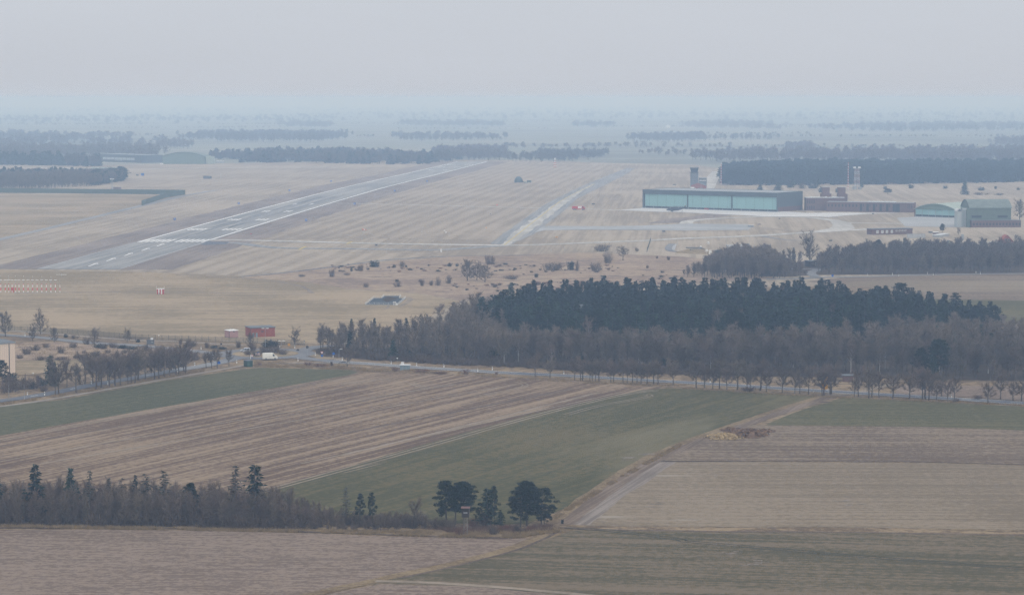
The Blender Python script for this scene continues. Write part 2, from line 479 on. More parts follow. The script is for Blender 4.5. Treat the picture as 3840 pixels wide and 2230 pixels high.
M['green0'] = GR('winter_crop', [(0.0598, 0.0608, 0.029), (0.081, 0.0784, 0.0383), (0.1012, 0.0944, 0.0475)], rowdir(G('v', 0, 1078), G('v', 850, 925)), [(120, 2.2, .3)], (0.42, 0.8), big=(.012, .4))
M['green2'] = GR('right_crop', [(0.0702, 0.0655, 0.0278), (0.0949, 0.0855, 0.0374), (0.128, 0.1069, 0.0507)], -.03, [(90, 4, .4)], (0.42, 0.75), big=(.01, .4))
M['brown'] = GR('ploughed_stubble', [(0.1038, 0.0667, 0.0429), (0.1534, 0.104, 0.0682), (0.203, 0.1446, 0.0934), (0.2616, 0.195, 0.1295)], rowdir(G('v', 690, 1196), G('v', 1570, 960)) - .015, [(240, 3.2, .55), (120, 1.1, .42), (60, 9, .3)], (0.5, 0.6), big=(.012, .25))
M['brown2'] = GR('harrowed_soil', [(0.1384, 0.1006, 0.0759), (0.1831, 0.1368, 0.1037), (0.2321, 0.177, 0.1355)], -.02, [(40, 2.6, .3), (9, 1.5, .5)], (0.6, 1.15), big=(.02, .3), patch=[(.5, .68, .05, (.11, .085, .075), 6.0)])
M['brown3'] = GR('drilled_soil', [(0.115, 0.0816, 0.0564), (0.1592, 0.1183, 0.0809), (0.221, 0.1714, 0.1194)], -.035, [(160, 3.4, .5), (70, 1.2, .35)], (0.5, 0.9), big=(.02, .3))
M['tan'] = GR('pale_stubble', [(0.1585, 0.1223, 0.0807), (0.1969, 0.1535, 0.1027), (0.2449, 0.194, 0.1357)], -.01, [(150, 2.0, .42), (60, .8, .25)], (0.5, 0.65), big=(.012, .35), patch=[(.06, .66, .08, (.33, .30, .255), 7.0)])
M['mixed'] = GR('patchy_crop', [(0.0794, 0.0677, 0.0363), (0.1113, 0.0891, 0.0492), (0.1629, 0.1247, 0.081)], -.14, [(140, 5.5, .6), (60, 1.4, .35)], (0.5, 0.7), big=(.02, .4), patch=[(.05, .69, .05, (.30, .265, .225), 8.0)])
M['gold'] = GR('dry_verge', [(0.119, 0.082, 0.0467), (0.187, 0.1353, 0.0765), (0.2465, 0.1845, 0.1062)], 0, [], (.8, .6), big=(.06, .4))
M['track'] = GR('earth_track', [(0.1136, 0.0818, 0.0589), (0.1573, 0.1163, 0.0846), (0.2098, 0.1596, 0.1184)], rowdir(G('v', 1365, 1290), G('v', 1700, 1090)), [(60, .9, .5)], (1, .4), big=(.05, .3))
M['pale'] = GR('bare_pale_soil', [(0.1546, 0.1264, 0.1048), (0.2087, 0.1734, 0.1441), (0.255, 0.2167, 0.1835)], rowdir(G('v', 1365, 1290), G('v', 1610, 1136)), [(70, 1.0, .6)], (1, .4), big=(.05, .3))
M['palewheel'] = GR('wheel_mark', [(0.1805, 0.1452, 0.1053), (0.2375, 0.1936, 0.1443), (0.285, 0.2332, 0.1794)], 0, [], (1, .4), big=(.08, .5))
M['darkwheel'] = GR('dark_wheel_mark', [(.05, .05, .035), (.065, .065, .045)], 0, [], (1, .4))
M['darksoil'] = GR('dark_furrow', [(0.075, 0.0562, 0.042), (0.1187, 0.0875, 0.066), (0.1625, 0.125, 0.096)], 0, [], (1.2, .6))

# one base sheet to the horizon
s = MB(); s.add([(-13500, -400, 0), (13500, -400, 0), (13500, 45500, 0), (-13500, 45500, 0)], [(0, 1, 2, 3)])
s.obj('ground', M['far'])['kind'] = 'structure'
sheet('airfield_ground', GS('s', [(-400, 622), (350, 619), (560, 617), (900, 612), (1290, 606), (1700, 600), (1960, 600), (2300, 612), (2600, 618), (2760, 640), (2800, 678), (4250, 676), (4250, 1330), (-400, 1330)]), M['air'], .05, 3, 40)
sheet('near_ground', GS('s', [(-200, 1236), (500, 1262), (900, 1282), (1300, 1292), (1700, 1190), (1900, 1110), (2600, 1080), (4100, 1060), (4100, 2330), (-260, 2330)]), M['rough'], .09, 1, 20)

# airfield zones
sheet('south_grass', GS('s', [(-200, 1010), (500, 1019), (910, 1037), (1200, 1060), (1300, 1085), (1560, 1100), (1720, 1130), (1560, 1225), (1230, 1288), (850, 1278), (500, 1262), (-200, 1234)]), M['olive'], .13, 2)
sheet('heath_ground', GS('s', [(905, 1040), (1300, 992), (1700, 962), (2200, 948), (2560, 962), (2760, 985), (2900, 1045), (2560, 1065), (2250, 1075), (1900, 1110), (1720, 1128), (1560, 1098), (1300, 1083), (1150, 1058)]), M['heath'], .13, 2)
sheet('west_field', GS('1', [(-100, 762), (1340, 770), (1030, 845), (560, 985), (-100, 1110)]), M['olive'], .13, 2)
sheet('runway_side_grass', GS('s', [(790, 903), (1215, 775), (1500, 703), (1800, 640), (1900, 612), (2330, 622), (2170, 690), (2000, 775), (1835, 900), (1300, 893)]), M['mown'], .13, 2)
sheet('taxiway_side_grass', GS('s', [(470, 1016), (640, 955), (790, 922), (1000, 936), (1300, 950), (1700, 946), (1500, 975), (1200, 1002), (925, 1035)]), M['mown'], .13, 2)

# runway: centre line through measured points
RC = [(-267, 1440), (-249, 1717), (-213, 2250), (-172, 2780), (-121, 3300), (-64, 3900)]
RWC = spline(RC, 20)
def rwx(Y):
    for (x0, y0), (x1, y1) in zip(RWC, RWC[1:]):
        if y0 <= Y <= y1 + 1e-6:
            t = (Y - y0) / (y1 - y0); return x0 + (x1 - x0) * t
    return RWC[-1][0]
ribbon('runway_shoulder', RC, 118, M['shoulder'], .17, 3, step=20)
ribbon('runway', RC, 52, M['runway'], .22, .3, step=20)
def rmark(name, quads, m, z=.32):
    LAYER[0] += 1; z += LAYER[0] * .0004
    s = MB()
    for (xa, xb, ya, yb) in quads:
        k = max(1, int((yb - ya) / 60))
        for j in range(k):
            a = ya + (yb - ya) * j / k; b = ya + (yb - ya) * (j + 1) / k
            s.add([(rwx(a) + xa, a, z), (rwx(a) + xb, a, z), (rwx(b) + xb, b, z), (rwx(b) + xa, b, z)], [(0, 1, 2, 3)])
    o = s.obj(name, m); o['kind'] = 'structure'; return o
TH = 1712.0
rmark('threshold_marking', [(sx * (1.9 + 3.9 * i) - (2.3 if sx < 0 else 0), sx * (1.9 + 3.9 * i) + (0 if sx < 0 else 2.3), TH, TH + 33) for i in range(6) for sx in (-1, 1)], M['paint'])
rmark('edge_marking', [(-24.9, -22.8, TH, 3880), (22.8, 24.9, TH + 25, 3880)], M['paint'], .30)
rmark('runway_border', [(-26, -24.9, 1442, TH), (24.9, 26, 1442, TH)], M['wornpaint'], .28)
tz = []
for Y0, n_ in ((1866, 4), (2016, 3), (2166, 2), (2316, 1)):
    for sx in (-1, 1):
        for i in range(n_):
            a = 7.5 + 3.6 * (i + (4 - n_) * .0)
            tz.append((sx * a - (1.9 if sx < 0 else 0), sx * a + (0 if sx < 0 else 1.9), Y0, Y0 + 26))
for Y0 in (2150,):
    pass
for Y0, n_ in ((3700, 4), (3560, 3), (3420, 2)):
    for sx in (-1, 1):
        for i in range(n_):
            a = 7.5 + 3.6 * i
            tz.append((sx * a - (1.9 if sx < 0 else 0), sx * a + (0 if sx < 0 else 1.9), Y0, Y0 + 24))
rmark('touchdown_marking', tz, M['paint'])
rmark('centre_marking', [(-.55, .55, Y, Y + 30) for Y in range(1775, 3850, 50)], M['wornpaint'], .31)
# displaced threshold arrows
s = MB()
for Y0 in (1462, 1510, 1560, 1612, 1660):
    x = rwx(Y0 + 15)
    s.add([(x - .6, Y0, .37), (x + .6, Y0, .37), (x + .9, Y0 + 22, .37), (x - .3, Y0 + 22, .37)], [(0, 1, 2, 3)])
    s.add([(x - 2.0, Y0 + 22, .37), (x + 2.6, Y0 + 22, .37), (x + .7, Y0 + 30, .37)], [(0, 1, 2)])
s.obj('arrow_marking', M['paint'])['kind'] = 'structure'
rmark('tyre_marks', [(-9, -5.5, 1900, 2500), (4.5, 8, 1900, 2500), (-2, -.8, 1760, 2300)], M['tyre'], .27)

# taxiways, aprons
TW = [(1096, 1132), (1250, 1020), (1375, 930), (1480, 855), (1580, 800), (1760, 712), (1960, 630), (2110, 572)]
TE = [(1250, 1142), (1345, 1095), (1420, 1060), (1500, 1000), (1640, 890), (1740, 800), (1960, 690), (2090, 625), (2170, 575)]
sheet('taxiway', GS('2', TW + TE[::-1]), M['asphalt'], .17, 1, 30)
sheet('taxiway_centre_concrete', GS('2', [(1175, 1140), (1290, 1040), (1400, 960), (1500, 890), (1640, 800), (1850, 690), (1870, 688), (1760, 755), (1600, 880), (1470, 985), (1380, 1050), (1240, 1140)]), M['concrete'], .21, 2.2, 14)
ribbon('taxi_line', GS('2', [(1205, 1140), (1330, 1040), (1470, 930), (1640, 805), (1870, 690)]), .9, M['yellowpaint'], .25, 0)
ribbon('cross_taxiway', GS('m', [(640, 440), (900, 432), (1300, 440), (2520, 470)]) + GS('2', [(400, 1132), (1000, 1140), (1300, 1142), (1800, 1125), (2300, 1105)]) + GS('3', [(0, 1092), (500, 1074), (900, 1050), (1400, 1022)]), 13, M['concrete'], .2, .4)
ribbon('curved_taxiway', GS('m', [(700, 470), (1000, 470), (1300, 510), (1600, 540), (2000, 548), (2520, 550)]) + GS('2', [(300, 1172), (700, 1176), (1000, 1158), (1250, 1140)]), 11, M['asphalt'], .18, .4)
sheet('turning_pad', GS('m', [(540, 492), (620, 455), (940, 458), (880, 495), (600, 502)]), M['bluroad'], .23, .6)
ribbon('hold_line', GS('m', [(1875, 565), (1965, 525)]), 1.8, M['yellowpaint'], .26, 0, smooth=False)
ribbon('hold_line', GS('2', [(38, 1133), (78, 1117)]), 1.8, M['yellowpaint'], .27, 0, smooth=False)
ribbon('link_taxiway', GS('2', [(-40, 832), (500, 843), (1000, 856), (1480, 868)]), 7, M['concrete'], .18, .3)
ribbon('link_taxiway', GS('2', [(1660, 868), (1900, 878), (2100, 884), (2300, 884)]), 9, M['concrete'], .19, .3)
sheet('apron_strip', GS('2', [(1490, 1000), (1900, 1002), (2200, 998), (2500, 986)]) + GS('3', [(60, 984), (490, 988), (505, 1010), (490, 1030), (0, 1034)]) + GS('2', [(2200, 1030), (1800, 1028), (1500, 1032), (1420, 1052)]), M['strip'], .22, .5)
sheet('hangar_apron', GS('2', [(2040, 884), (2230, 866), (2520, 868)]) + GS('3', [(0, 870), (700, 890), (930, 905), (1100, 902), (1600, 905), (1350, 912), (1080, 935), (900, 930), (600, 930), (300, 915), (0, 900)]) + GS('2', [(2400, 898)]), M['apron'], .23, .6)
ribbon('loop_road', GS('3', [(20, 985), (60, 962), (250, 945), (600, 932), (900, 935), (1090, 955), (1220, 975), (1650, 983)]), 11, M['concrete'], .21, .4)
sheet('loop_junction', GS('3', [(1090, 965), (1130, 960), (1240, 975), (1260, 1000), (1270, 1020), (1180, 1032), (900, 1050), (1080, 1020), (1110, 995)]), M['concrete'], .22, .5)
ribbon('service_track', GS('3', [(490, 1005), (700, 1025), (920, 1047)]), 4, M['path'], .18, .4)
ribbon('perimeter_track', GS('3', [(560, 1070), (750, 1100), (950, 1112)]), 4, M['road'], .18, .4)
sheet('east_apron', GS('3', [(1580, 940), (1720, 932), (2010, 938), (2060, 950), (2080, 1010), (1640, 1004)]), M['strip'], .21, .6)
sheet('dark_grass_patch', GS('2', [(2260, 980), (2400, 945), (2600, 930)]) + GS('3', [(200, 905), (400, 915), (250, 935), (0, 975)]), M['shoulder'], .16, 1.5)
ribbon('field_track', GS('1', [(1780, 1375), (2100, 1345), (2520, 1295)]) + GS('2', [(100, 1280), (400, 1245), (900, 1222), (1400, 1216)]), 3.4, M['bluroad'], .17, .5)
ribbon('tarmac_lane', GS('1', [(-60, 1112), (300, 1030), (600, 958), (900, 885), (1150, 825), (1370, 775), (1600, 735)]), 8, M['asphalt'], .18, .5)
ribbon('tarmac_lane', GS('1', [(-50, 575), (400, 572), (900, 582), (1400, 572), (2000, 568), (2500, 566)]), 14, M['concrete'], .18, .5)
ribbon('tarmac_lane', GS('b', [(1010, 400), (1060, 300), (1110, 210), (1160, 160)]), 16, M['concrete'], .18, .5)
ribbon('tarmac_lane', GS('2', [(2050, 622), (2200, 618), (2520, 620)]), 9, M['concrete'], .18, .5)
ribbon('grass_track', GS('4', [(440, 190), (1100, 190), (1700, 196), (2250, 200), (2290, 185), (2200, 140), (1900, 95), (1300, 60)]), 2.2, M['shoulder'], .16, .5)
ribbon('grass_track', GS('4', [(100, 195), (300, 194), (490, 190)]), 4, M['path'], .17, .5)
ribbon('grass_track', GS('n', [(1620, 520), (1800, 420), (1930, 320), (1850, 270)]), 3, M['palewheel'], .16, .4)
ribbon('grass_track', GS('n', [(640, 590), (1200, 590), (1320, 490)]), 1.2, M['shoulder'], .16, .3)
for k in range(7):
    x = 0
# right-hand fields behind the woods
sheet('east_field', GS('6', [(900, 110), (1200, 82), (1600, 62), (2700, 55), (2700, 110), (1500, 105), (1100, 125)]), M['brown3'], .15, 1)
sheet('east_field', GS('6', [(1100, 125), (1500, 100), (2700, 105), (2700, 195), (1600, 185)]), M['tan'], .15, 1)
sheet('east_field', GS('6', [(1400, 190), (1600, 183), (2700, 192), (2700, 255), (1800, 240)]), M['brown3'], .16, 1)
sheet('east_field', GS('6', [(1700, 238), (2700, 250), (2700, 420), (2300, 430)]), M['green2'], .15, 1)
sheet('east_field', GS('6', [(1500, 560), (1900, 490), (2420, 425), (2750, 390), (2750, 600)]), M['brown2'], .17, 1)
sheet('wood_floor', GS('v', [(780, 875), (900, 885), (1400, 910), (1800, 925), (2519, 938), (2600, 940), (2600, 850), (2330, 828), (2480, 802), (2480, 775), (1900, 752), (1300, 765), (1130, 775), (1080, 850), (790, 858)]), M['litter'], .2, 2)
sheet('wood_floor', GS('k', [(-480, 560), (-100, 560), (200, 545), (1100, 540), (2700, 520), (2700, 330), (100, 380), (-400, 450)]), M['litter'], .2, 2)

# near fields
sheet('green_field', GS('v', [(-80, 1010), (150, 984), (400, 938), (600, 909), (640, 905), (860, 911), (880, 916), (850, 925), (500, 985), (200, 1036), (-80, 1086)]), M['green0'], .15)
sheet('ploughed_field', GS('v', [(-80, 1086), (200, 1036), (500, 985), (850, 925), (880, 916), (1100, 920), (1400, 936), (1640, 955), (1570, 961), (1300, 1021), (1000, 1106), (690, 1197), (600, 1230), (-80, 1292)]), M['brown'], .14)
sheet('green_field', GS('v', [(600, 1230), (690, 1197), (1000, 1106), (1300, 1021), (1570, 961), (1640, 955), (1900, 967), (2020, 974), (1900, 1018), (1700, 1090), (1600, 1130), (1480, 1195), (1365, 1262), (1300, 1290), (900, 1285), (500, 1255)]), M['green1'], .145)
sheet('green_field', GS('v', [(2075, 978), (2519, 1001), (2600, 1004), (2600, 1062), (2260, 1050), (1880, 1046), (1930, 1025), (2000, 1000)]), M['green2'], .15)
sheet('ploughed_field', GS('v', [(1612, 1133), (1720, 1088), (1850, 1046), (2000, 1048), (2260, 1050), (2600, 1062), (2600, 1147), (2300, 1137), (2000, 1135)]), M['brown3'], .14)
sheet('stubble_field', GS('v', [(1395, 1292), (1500, 1218), (1612, 1137), (2000, 1137), (2300, 1139), (2600, 1148), (2600, 1305), (2200, 1299), (1700, 1297)]), M['tan'], .14)
sheet('patchy_field', GS('v', [(1392, 1305), (1700, 1300), (2200, 1303), (2600, 1309), (2600, 1530), (820, 1530), (930, 1432), (1130, 1392), (1270, 1352)]), M['mixed'], .14)
sheet('ploughed_field', GS('v', [(-80, 1303), (300, 1303), (600, 1307), (950, 1319), (1200, 1326), (1300, 1325), (1240, 1349), (1130, 1380), (980, 1410), (760, 1462), (640, 1530), (-80, 1530)]), M['brown2'], .14)
sheet('bare_soil', GS('8', [(1645, 642), (1840, 490), (2250, 190), (2470, 182), (2110, 420), (1830, 648)]), M['pale'], .16)
sheet('bare_soil', GS('8', [(-100, 1160), (300, 1085), (900, 1100), (1500, 1160), (1900, 1260), (-100, 1260)]), M['brown2'], .16)
ribbon('farm_track', GS('8', [(250, 1062), (700, 1078), (1300, 1120), (1800, 1165), (2100, 1200)]), 2.2, M['palewheel'], .18, .4)
ribbon('grass_balk', GS('v', [(1392, 1302), (1290, 1340), (1130, 1384), (980, 1416), (760, 1464), (560, 1505)]), 3.6, M['gold'], .17, .5)
ribbon('grass_balk', GS('v', [(1378, 1306), (1290, 1347), (1130, 1391), (980, 1423)]), 1.0, M['darksoil'], .175, .3)
TR = GS('v', [(1372, 1296), (1480, 1212), (1600, 1135), (1700, 1091), (1850, 1037), (2000, 987), (2060, 973), (2120, 962)])
ribbon('grass_balk', TR, 3.0, M['gold'], .17, .5, off=2.5)
ribbon('farm_track', TR, 4.4, M['track'], .165, .4, off=-1)
ribbon('grass_balk', GS('8', [(1560, 655), (1900, 672), (2520, 680)]) + GS('9', [(300, 685), (1200, 690), (2600, 716)]), 5.0, M['rough'], .17, .4)
ribbon('furrow', GS('8', [(1560, 662), (1900, 682), (2520, 692)]) + GS('9', [(300, 698), (1200, 702), (2600, 724)]), 1.2, M['darksoil'], .18, .3)
ribbon('furrow', GS('9', [(-450, 172), (0, 178), (1300, 174), (1900, 186), (2600, 206)]), .8, M['darksoil'], .18, .3)
ribbon('furrow', GS('v', [(-80, 1299), (300, 1300), (600, 1304), (950, 1316), (1250, 1325)]), 1.3, M['darksoil'], .18, .4)
ribbon('grass_balk', GS('v', [(-80, 1294), (300, 1295), (600, 1300), (950, 1311), (1280, 1318)]), 4.5, M['gold'], .17, .6)
for o in (-1.0, 1.0):
    ribbon('wheel_track', GS('8', [(1650, 668), (2000, 692), (2520, 760)]) + GS('9', [(0, 768), (700, 828), (1400, 888), (2600, 978)]), .5, M['darkwheel'], .18, .1, off=o)
    ribbon('wheel_track', GS('v', [(640, 1212), (1000, 1113), (1300, 1028), (1500, 978), (1615, 960)]), .8, M['palewheel'], .18, .15, off=o * 1.1)
    ribbon('wheel_track', GS('v', [(0, 1084), (300, 1026), (500, 991), (870, 928)]), .6, M['palewheel'], .18, .15, off=o)
    ribbon('wheel_track', GS('8', [(0, 262), (250, 200), (300, 195)]), .5, M['palewheel'], .18, .15, off=o)
    ribbon('wheel_track', GS('5', [(1660, 1095), (1900, 1030), (2150, 985), (2280, 955), (2240, 945)]), .6, M['palewheel'], .18, .15, off=o)
    ribbon('wheel_track', GS('5', [(510, 860), (580, 885), (660, 905)]), .6, M['palewheel'], .18, .15, off=o)
    ribbon('wheel_track', GS('5', [(1300, 850), (1360, 875), (1290, 905), (1000, 960)]), .6, M['palewheel'], .18, .15, off=o)
    ribbon('wheel_track', GS('5', [(0, 870), (250, 840), (390, 825), (330, 845)]), .6, M['palewheel'], .18, .15, off=o)
for i, (r, a, b) in enumerate([('5', (0, 1235), (1700, 905)), ('5', (0, 1110), (1300, 870)), ('5', (0, 1395), (1900, 930)), ('4', (0, 1330), (2520, 905)), ('4', (300, 1457), (2520, 1080)), ('4', (0, 1440), (2520, 1010)), ('5', (-600, 1140), (900, 850)), ('5', (-300, 1457), (2100, 920)), ('5', (0, 1010), (850, 870))]):
    P0, P1 = G(r, *a), G(r, *b)
    mid = ((P0[0] + P1[0]) / 2 + R.uniform(-1, 1), (P0[1] + P1[1]) / 2 + R.uniform(-2, 2))
    ribbon('wheel_track', [P0, mid, P1], R.choice([.8, 1.1, 1.5]), M['palewheel'] if i % 3 else M['darksoil'], .17, .35)
for (r, x, y, wd, hh) in (('9', 330, 855, 150, 26), ('9', 470, 930, 230, 40), ('9', 2250, 360, 450, 60), ('9', 1150, 490, 330, 50), ('8', 2200, 500, 280, 120), ('8', 2085, 152, 110, 10), ('8', 2220, 128, 70, 8)):
    for k in range(6):
        a = (x + R.uniform(-.5, .5) * wd, y + R.uniform(-.5, .5) * hh)
        ribbon('pale_soil_streak', GS(r, [a, (a[0] + R.uniform(20, 90), a[1] + R.uniform(-3, 4))]), R.uniform(.35, .8), M['pale'], .182, .35)

# roads
NR = GS('4', [(-60, 502), (300, 525), (500, 548), (760, 570), (1000, 582), (1250, 606), (1500, 632), (1700, 648)])
ribbon('road', NR, 6.6, M['road'], .2, .1)
ribbon('footpath', GS('4', [(-60, 476), (200, 482), (500, 508), (1000, 545), (1250, 552), (1640, 574), (1800, 583)]), 3.0, M['path'], .19, .2)
LR = GS('4', [(-60, 1003), (330, 945), (700, 872), (1000, 822), (1300, 766), (1500, 735), (1650, 702), (1730, 680)])
ribbon('road', LR[:5], 6.6, M['bluroad'], .205, .1)
ribbon('road', LR[4:], 7.0, M['road'], .2, .1)
ribbon('footpath', GS('4', [(-60, 1042), (250, 1002), (500, 960), (830, 902), (1300, 820), (1600, 768), (1780, 735), (1900, 718), (2250, 712), (2520, 716)]), 2.6, M['path'], .19, .2)
MR = GS('a', [(1600, 740), (1850, 775), (2200, 815), (2520, 850)]) + GS('5', [(0, 708), (250, 722), (500, 742), (900, 766), (1250, 788), (1700, 808), (2100, 832), (2519, 856)]) + GS('6', [(280, 872), (560, 890), (1000, 918), (1400, 942), (2000, 978), (2700, 1022)])
ribbon('road', MR, 7.2, M['road'], .2, .1)
ribbon('road', MR[8:], 6.6, M['bluroad'], .215, .1)
ribbon('road_edge_line', MR[2:], .28, M['paint'], .24, .02, off=3.2)
ribbon('road_edge_line', MR[2:], .28, M['paint'], .24, .02, off=-3.2)
ER = GS('a', [(1640, 720), (1700, 660), (1800, 615), (1950, 575), (2080, 560), (2400, 545)])
ribbon('road', ER, 7.0, M['road'], .2, .1)
ribbon('footpath', GS('l', [(-100, 255), (20, 300), (130, 362), (400, 397), (560, 428), (760, 458)]), 2.2, M['path'], .19, .15)
ribbon('verge', GS('a', [(1780, 672), (1900, 700), (2100, 765), (2300, 775)]), 5, M['olive'], .215, .4)
ribbon('verge', GS('a', [(1420, 650), (1550, 640), (1690, 640)]), 3, M['shoulder'], .23, .3)
RB = G('a', 1100, 690)
def disc(name, c, r0, r1, m, z, n=48):
    z += .07
    s = MB()
    if r0 <= 0:
        s.add([(c[0] + r1 * cos(2 * pi * k / n), c[1] + r1 * sin(2 * pi * k / n), z) for k in range(n)], [tuple(range(n))])
    else:
        vs = [(c[0] + r * cos(2 * pi * k / n), c[1] + r * sin(2 * pi * k / n), z) for r in (r0, r1) for k in range(n)]
        s.add(vs, [(k, n + k, n + (k + 1) % n, (k + 1) % n) for k in range(n)])
    o = s.obj(name, m); o['kind'] = 'structure'; return o
disc('roundabout', RB, 0, 20.5, M['road'], .225)
s = MB(); s.lathe([(13.6, .05), (13.6, .36), (13.2, .40), (8, .6), (.1, .75)], 48, RB)
s.obj('roundabout_island', M['olive'])['kind'] = 'structure'
for k in range(14):                                       # dashed centre line of the lower road
    P = spline(LR[:5], 3)
    j = 6 + k * 7
    if j + 2 < len(P): ribbon('lane_dash', [P[j], P[j + 1]], .3, M['paint'], .24, 0, smooth=False)
P = spline(MR[4:], 3)
for j in range(4, len(P) - 3, 5):
    ribbon('lane_dash', [P[j], P[j + 1]], .22, M['paint'], .245, 0, smooth=False)
WR = GS('d', [(1180, 715), (1500, 712), (1750, 700), (2050, 692), (2520, 686)]) + GS('k', [(1100, 552), (1800, 540), (2600, 528)])
ribbon('road', WR, 6.5, M['road'], .22, .15)
ribbon('road', GS('d', [(1330, 592), (1550, 596), (1780, 600), (1700, 640), (1760, 690)]), 6, M['road'], .215, .2)
ribbon('gravel_drive', GS('j', [(720, 268), (860, 232), (1000, 198), (1080, 180)]), 3, M['palewheel'], .21, .2)
ribbon('field_entrance', GS('j', [(380, 305), (520, 292), (640, 280)]), 5, M['palewheel'], .20, .3)
sheet('meadow', GS('4', [(120, 700), (450, 690), (900, 705), (500, 770), (200, 800), (110, 800)]), M['olive'], .14, .8)
sheet('heath_ground', GS('4', [(60, 570), (400, 555), (800, 590), (1200, 615), (1480, 650), (1200, 690), (900, 700), (450, 688), (110, 695)]), M['heath'], .13, .8)
sheet('brown_meadow', GS('j', [(1100, 190), (1500, 195), (2600, 215), (2600, 370), (2000, 330), (1100, 285)]), M['brown2'], .18, .8)

# ------------------------------------------------------------------ trees
M['bark'] = mat('grey_bark', (.095, .08, .066), .95, .25, 2, rnd=.15)
M['twig'] = mat('bare_twigs', (.155, .118, .09), .95, .25, .35, rnd=.25)
M['twig2'] = mat('wood_twigs', (.135, .107, .084), .95, .35, .12, rnd=.4)
M['birch'] = mat('birch_bark', (.30, .285, .265), .85, .3, 3)
M['needle'] = mat('conifer_needles', (.016, .033, .018), .8, .45, .3, rnd=.55)
M['pine'] = mat('pine_needles', (.012, .023, .012), .8, .35, .6, rnd=.2)
M['larch'] = mat('thin_needles', (.060, .058, .043), .85, .3, .8, rnd=.2)
M['shrub'] = mat('shrub_twigs', (.105, .078, .062), .95, .25, .6, rnd=.25)
M['russet'] = mat('russet_twigs', (.15, .075, .052), .95, .25, .6, rnd=.15)
M['evershrub'] = mat('dark_shrub_leaves', (.02, .028, .02), .85, .35, .8, rnd=.2)

def slivers(P, D, ln, wd, rng):
    """thin triangles: base at P, pointing along D"""
    n = len(P)
    D = D / (np.linalg.norm(D, axis=1)[:, None] + 1e-9)
    Q = rng.normal(size=(n, 3)); side = np.cross(D, Q); side /= (np.linalg.norm(side, axis=1)[:, None] + 1e-9)
    w2 = (wd / 2)[:, None] if hasattr(wd, '__len__') else wd / 2
    l2 = ln[:, None] if hasattr(ln, '__len__') else ln
    V = np.empty((n, 3, 3))
    V[:, 0] = P - side * w2; V[:, 1] = P + side * w2; V[:, 2] = P + D * l2
    return V
def trimesh(name, V, m):
    V = np.concatenate(V) if isinstance(V, list) else V
    n = len(V)
    me = bpy.data.meshes.new(name)
    me.vertices.add(n * 3); me.vertices.foreach_set('co', V.reshape(-1).astype(np.float32))
    me.loops.add(n * 3); me.loops.foreach_set('vertex_index', np.arange(n * 3, dtype=np.int32))
    me.polygons.add(n); me.polygons.foreach_set('loop_start', np.arange(0, n * 3, 3, dtype=np.int32))
    me.materials.append(m); me.update(calc_edges=True)
    return me
def unit(v): return v / (np.linalg.norm(v) + 1e-9)

def gen_bare(seed, H=10.0, spread=.34, fork=.28, nl=9, tw=950, bark='bark', twig='twig', slim=False, wmul=1.0):
    """returns trunk MB and crown triangles of a leafless tree of height H"""
    rng = np.random.default_rng(seed)
    t = MB()
    lean = rng.normal(size=2) * .03 * H
    zs = [0, fork * H * .5, fork * H, .55 * H, .78 * H]
    pts = [(lean[0] * (z / H) ** 1.5 + rng.normal() * .06, lean[1] * (z / H) ** 1.5 + rng.normal() * .06, z) for z in zs]
    r0 = .022 * H * (0.7 if slim else 1.0)
    t.path(pts, [r0 * 1.25, r0, r0 * .85, r0 * .5, r0 * .2], 6)
    segs = []
    for i in range(nl):
        f = fork + (.80 - fork) * (i + rng.uniform(0, .9)) / nl * .95
        z = f * H
        k = np.interp(z, zs, [p[0] for p in pts]), np.interp(z, zs, [p[1] for p in pts])
        az = i * 2.4 + rng.uniform(-.5, .5)
        el = rng.uniform(.35, .75) + (.35 if slim else 0) + .45 * (f - fork)
        ln = spread * H * rng.uniform(.85, 1.25) * (1.0 - .35 * (f - fork) / (.8 - fork))
        d = np.array([cos(az) * cos(el), sin(az) * cos(el), sin(el)])
        p = np.array([k[0], k[1], z]); q = p + d * ln * .5
        d2 = unit(d + np.array([0, 0, rng.uniform(-.1, .5)]) + rng.normal(size=3) * .18); e_ = q + d2 * ln * .55
        rr = r0 * .45 * (1 - .5 * (f - fork))
        t.path([tuple(p), tuple(q), tuple(e_)], [rr, rr * .6, rr * .2], 4)
        segs += [(p + (q - p) * .4, q, .7), (q, e_, 1.0)]
    top = np.array(pts[-1])
    segs.append((np.array(pts[-2]), top, 1.0))
    # second-order branches
    sub = []
    for (p, q, wgt) in segs:
        for _ in range(5):
            a = p + (q - p) * rng.uniform(.15, 1)
            d = unit(unit(q - p) * .8 + rng.normal(size=3) * .55 + np.array([0, 0, .35]))
            ln = spread * H * rng.uniform(.28, .5) * wgt
            b = a + d * ln
            sub.append((a, b))
    V = []
    A = np.array([s[0] for s in sub]); B = np.array([s[1] for s in sub])
    V.append(slivers(A, B - A, np.linalg.norm(B - A, axis=1), np.full(len(A), .009 * H * wmul), rng))
    idx = rng.integers(0, len(sub), tw)
    u = rng.uniform(.1, 1.0, tw)[:, None]
    P = A[idx] + (B - A)[idx] * u
    D = (B - A)[idx]; D /= np.linalg.norm(D, axis=1)[:, None]
    D = D * .9 + rng.normal(size=(tw, 3)) * .6 + np.array([0, 0, .25])
    V.append(slivers(P, D, rng.uniform(.07, .15, tw) * H, rng.uniform(.004, .0075, tw) * H * wmul, rng))
    return t, np.concatenate(V)

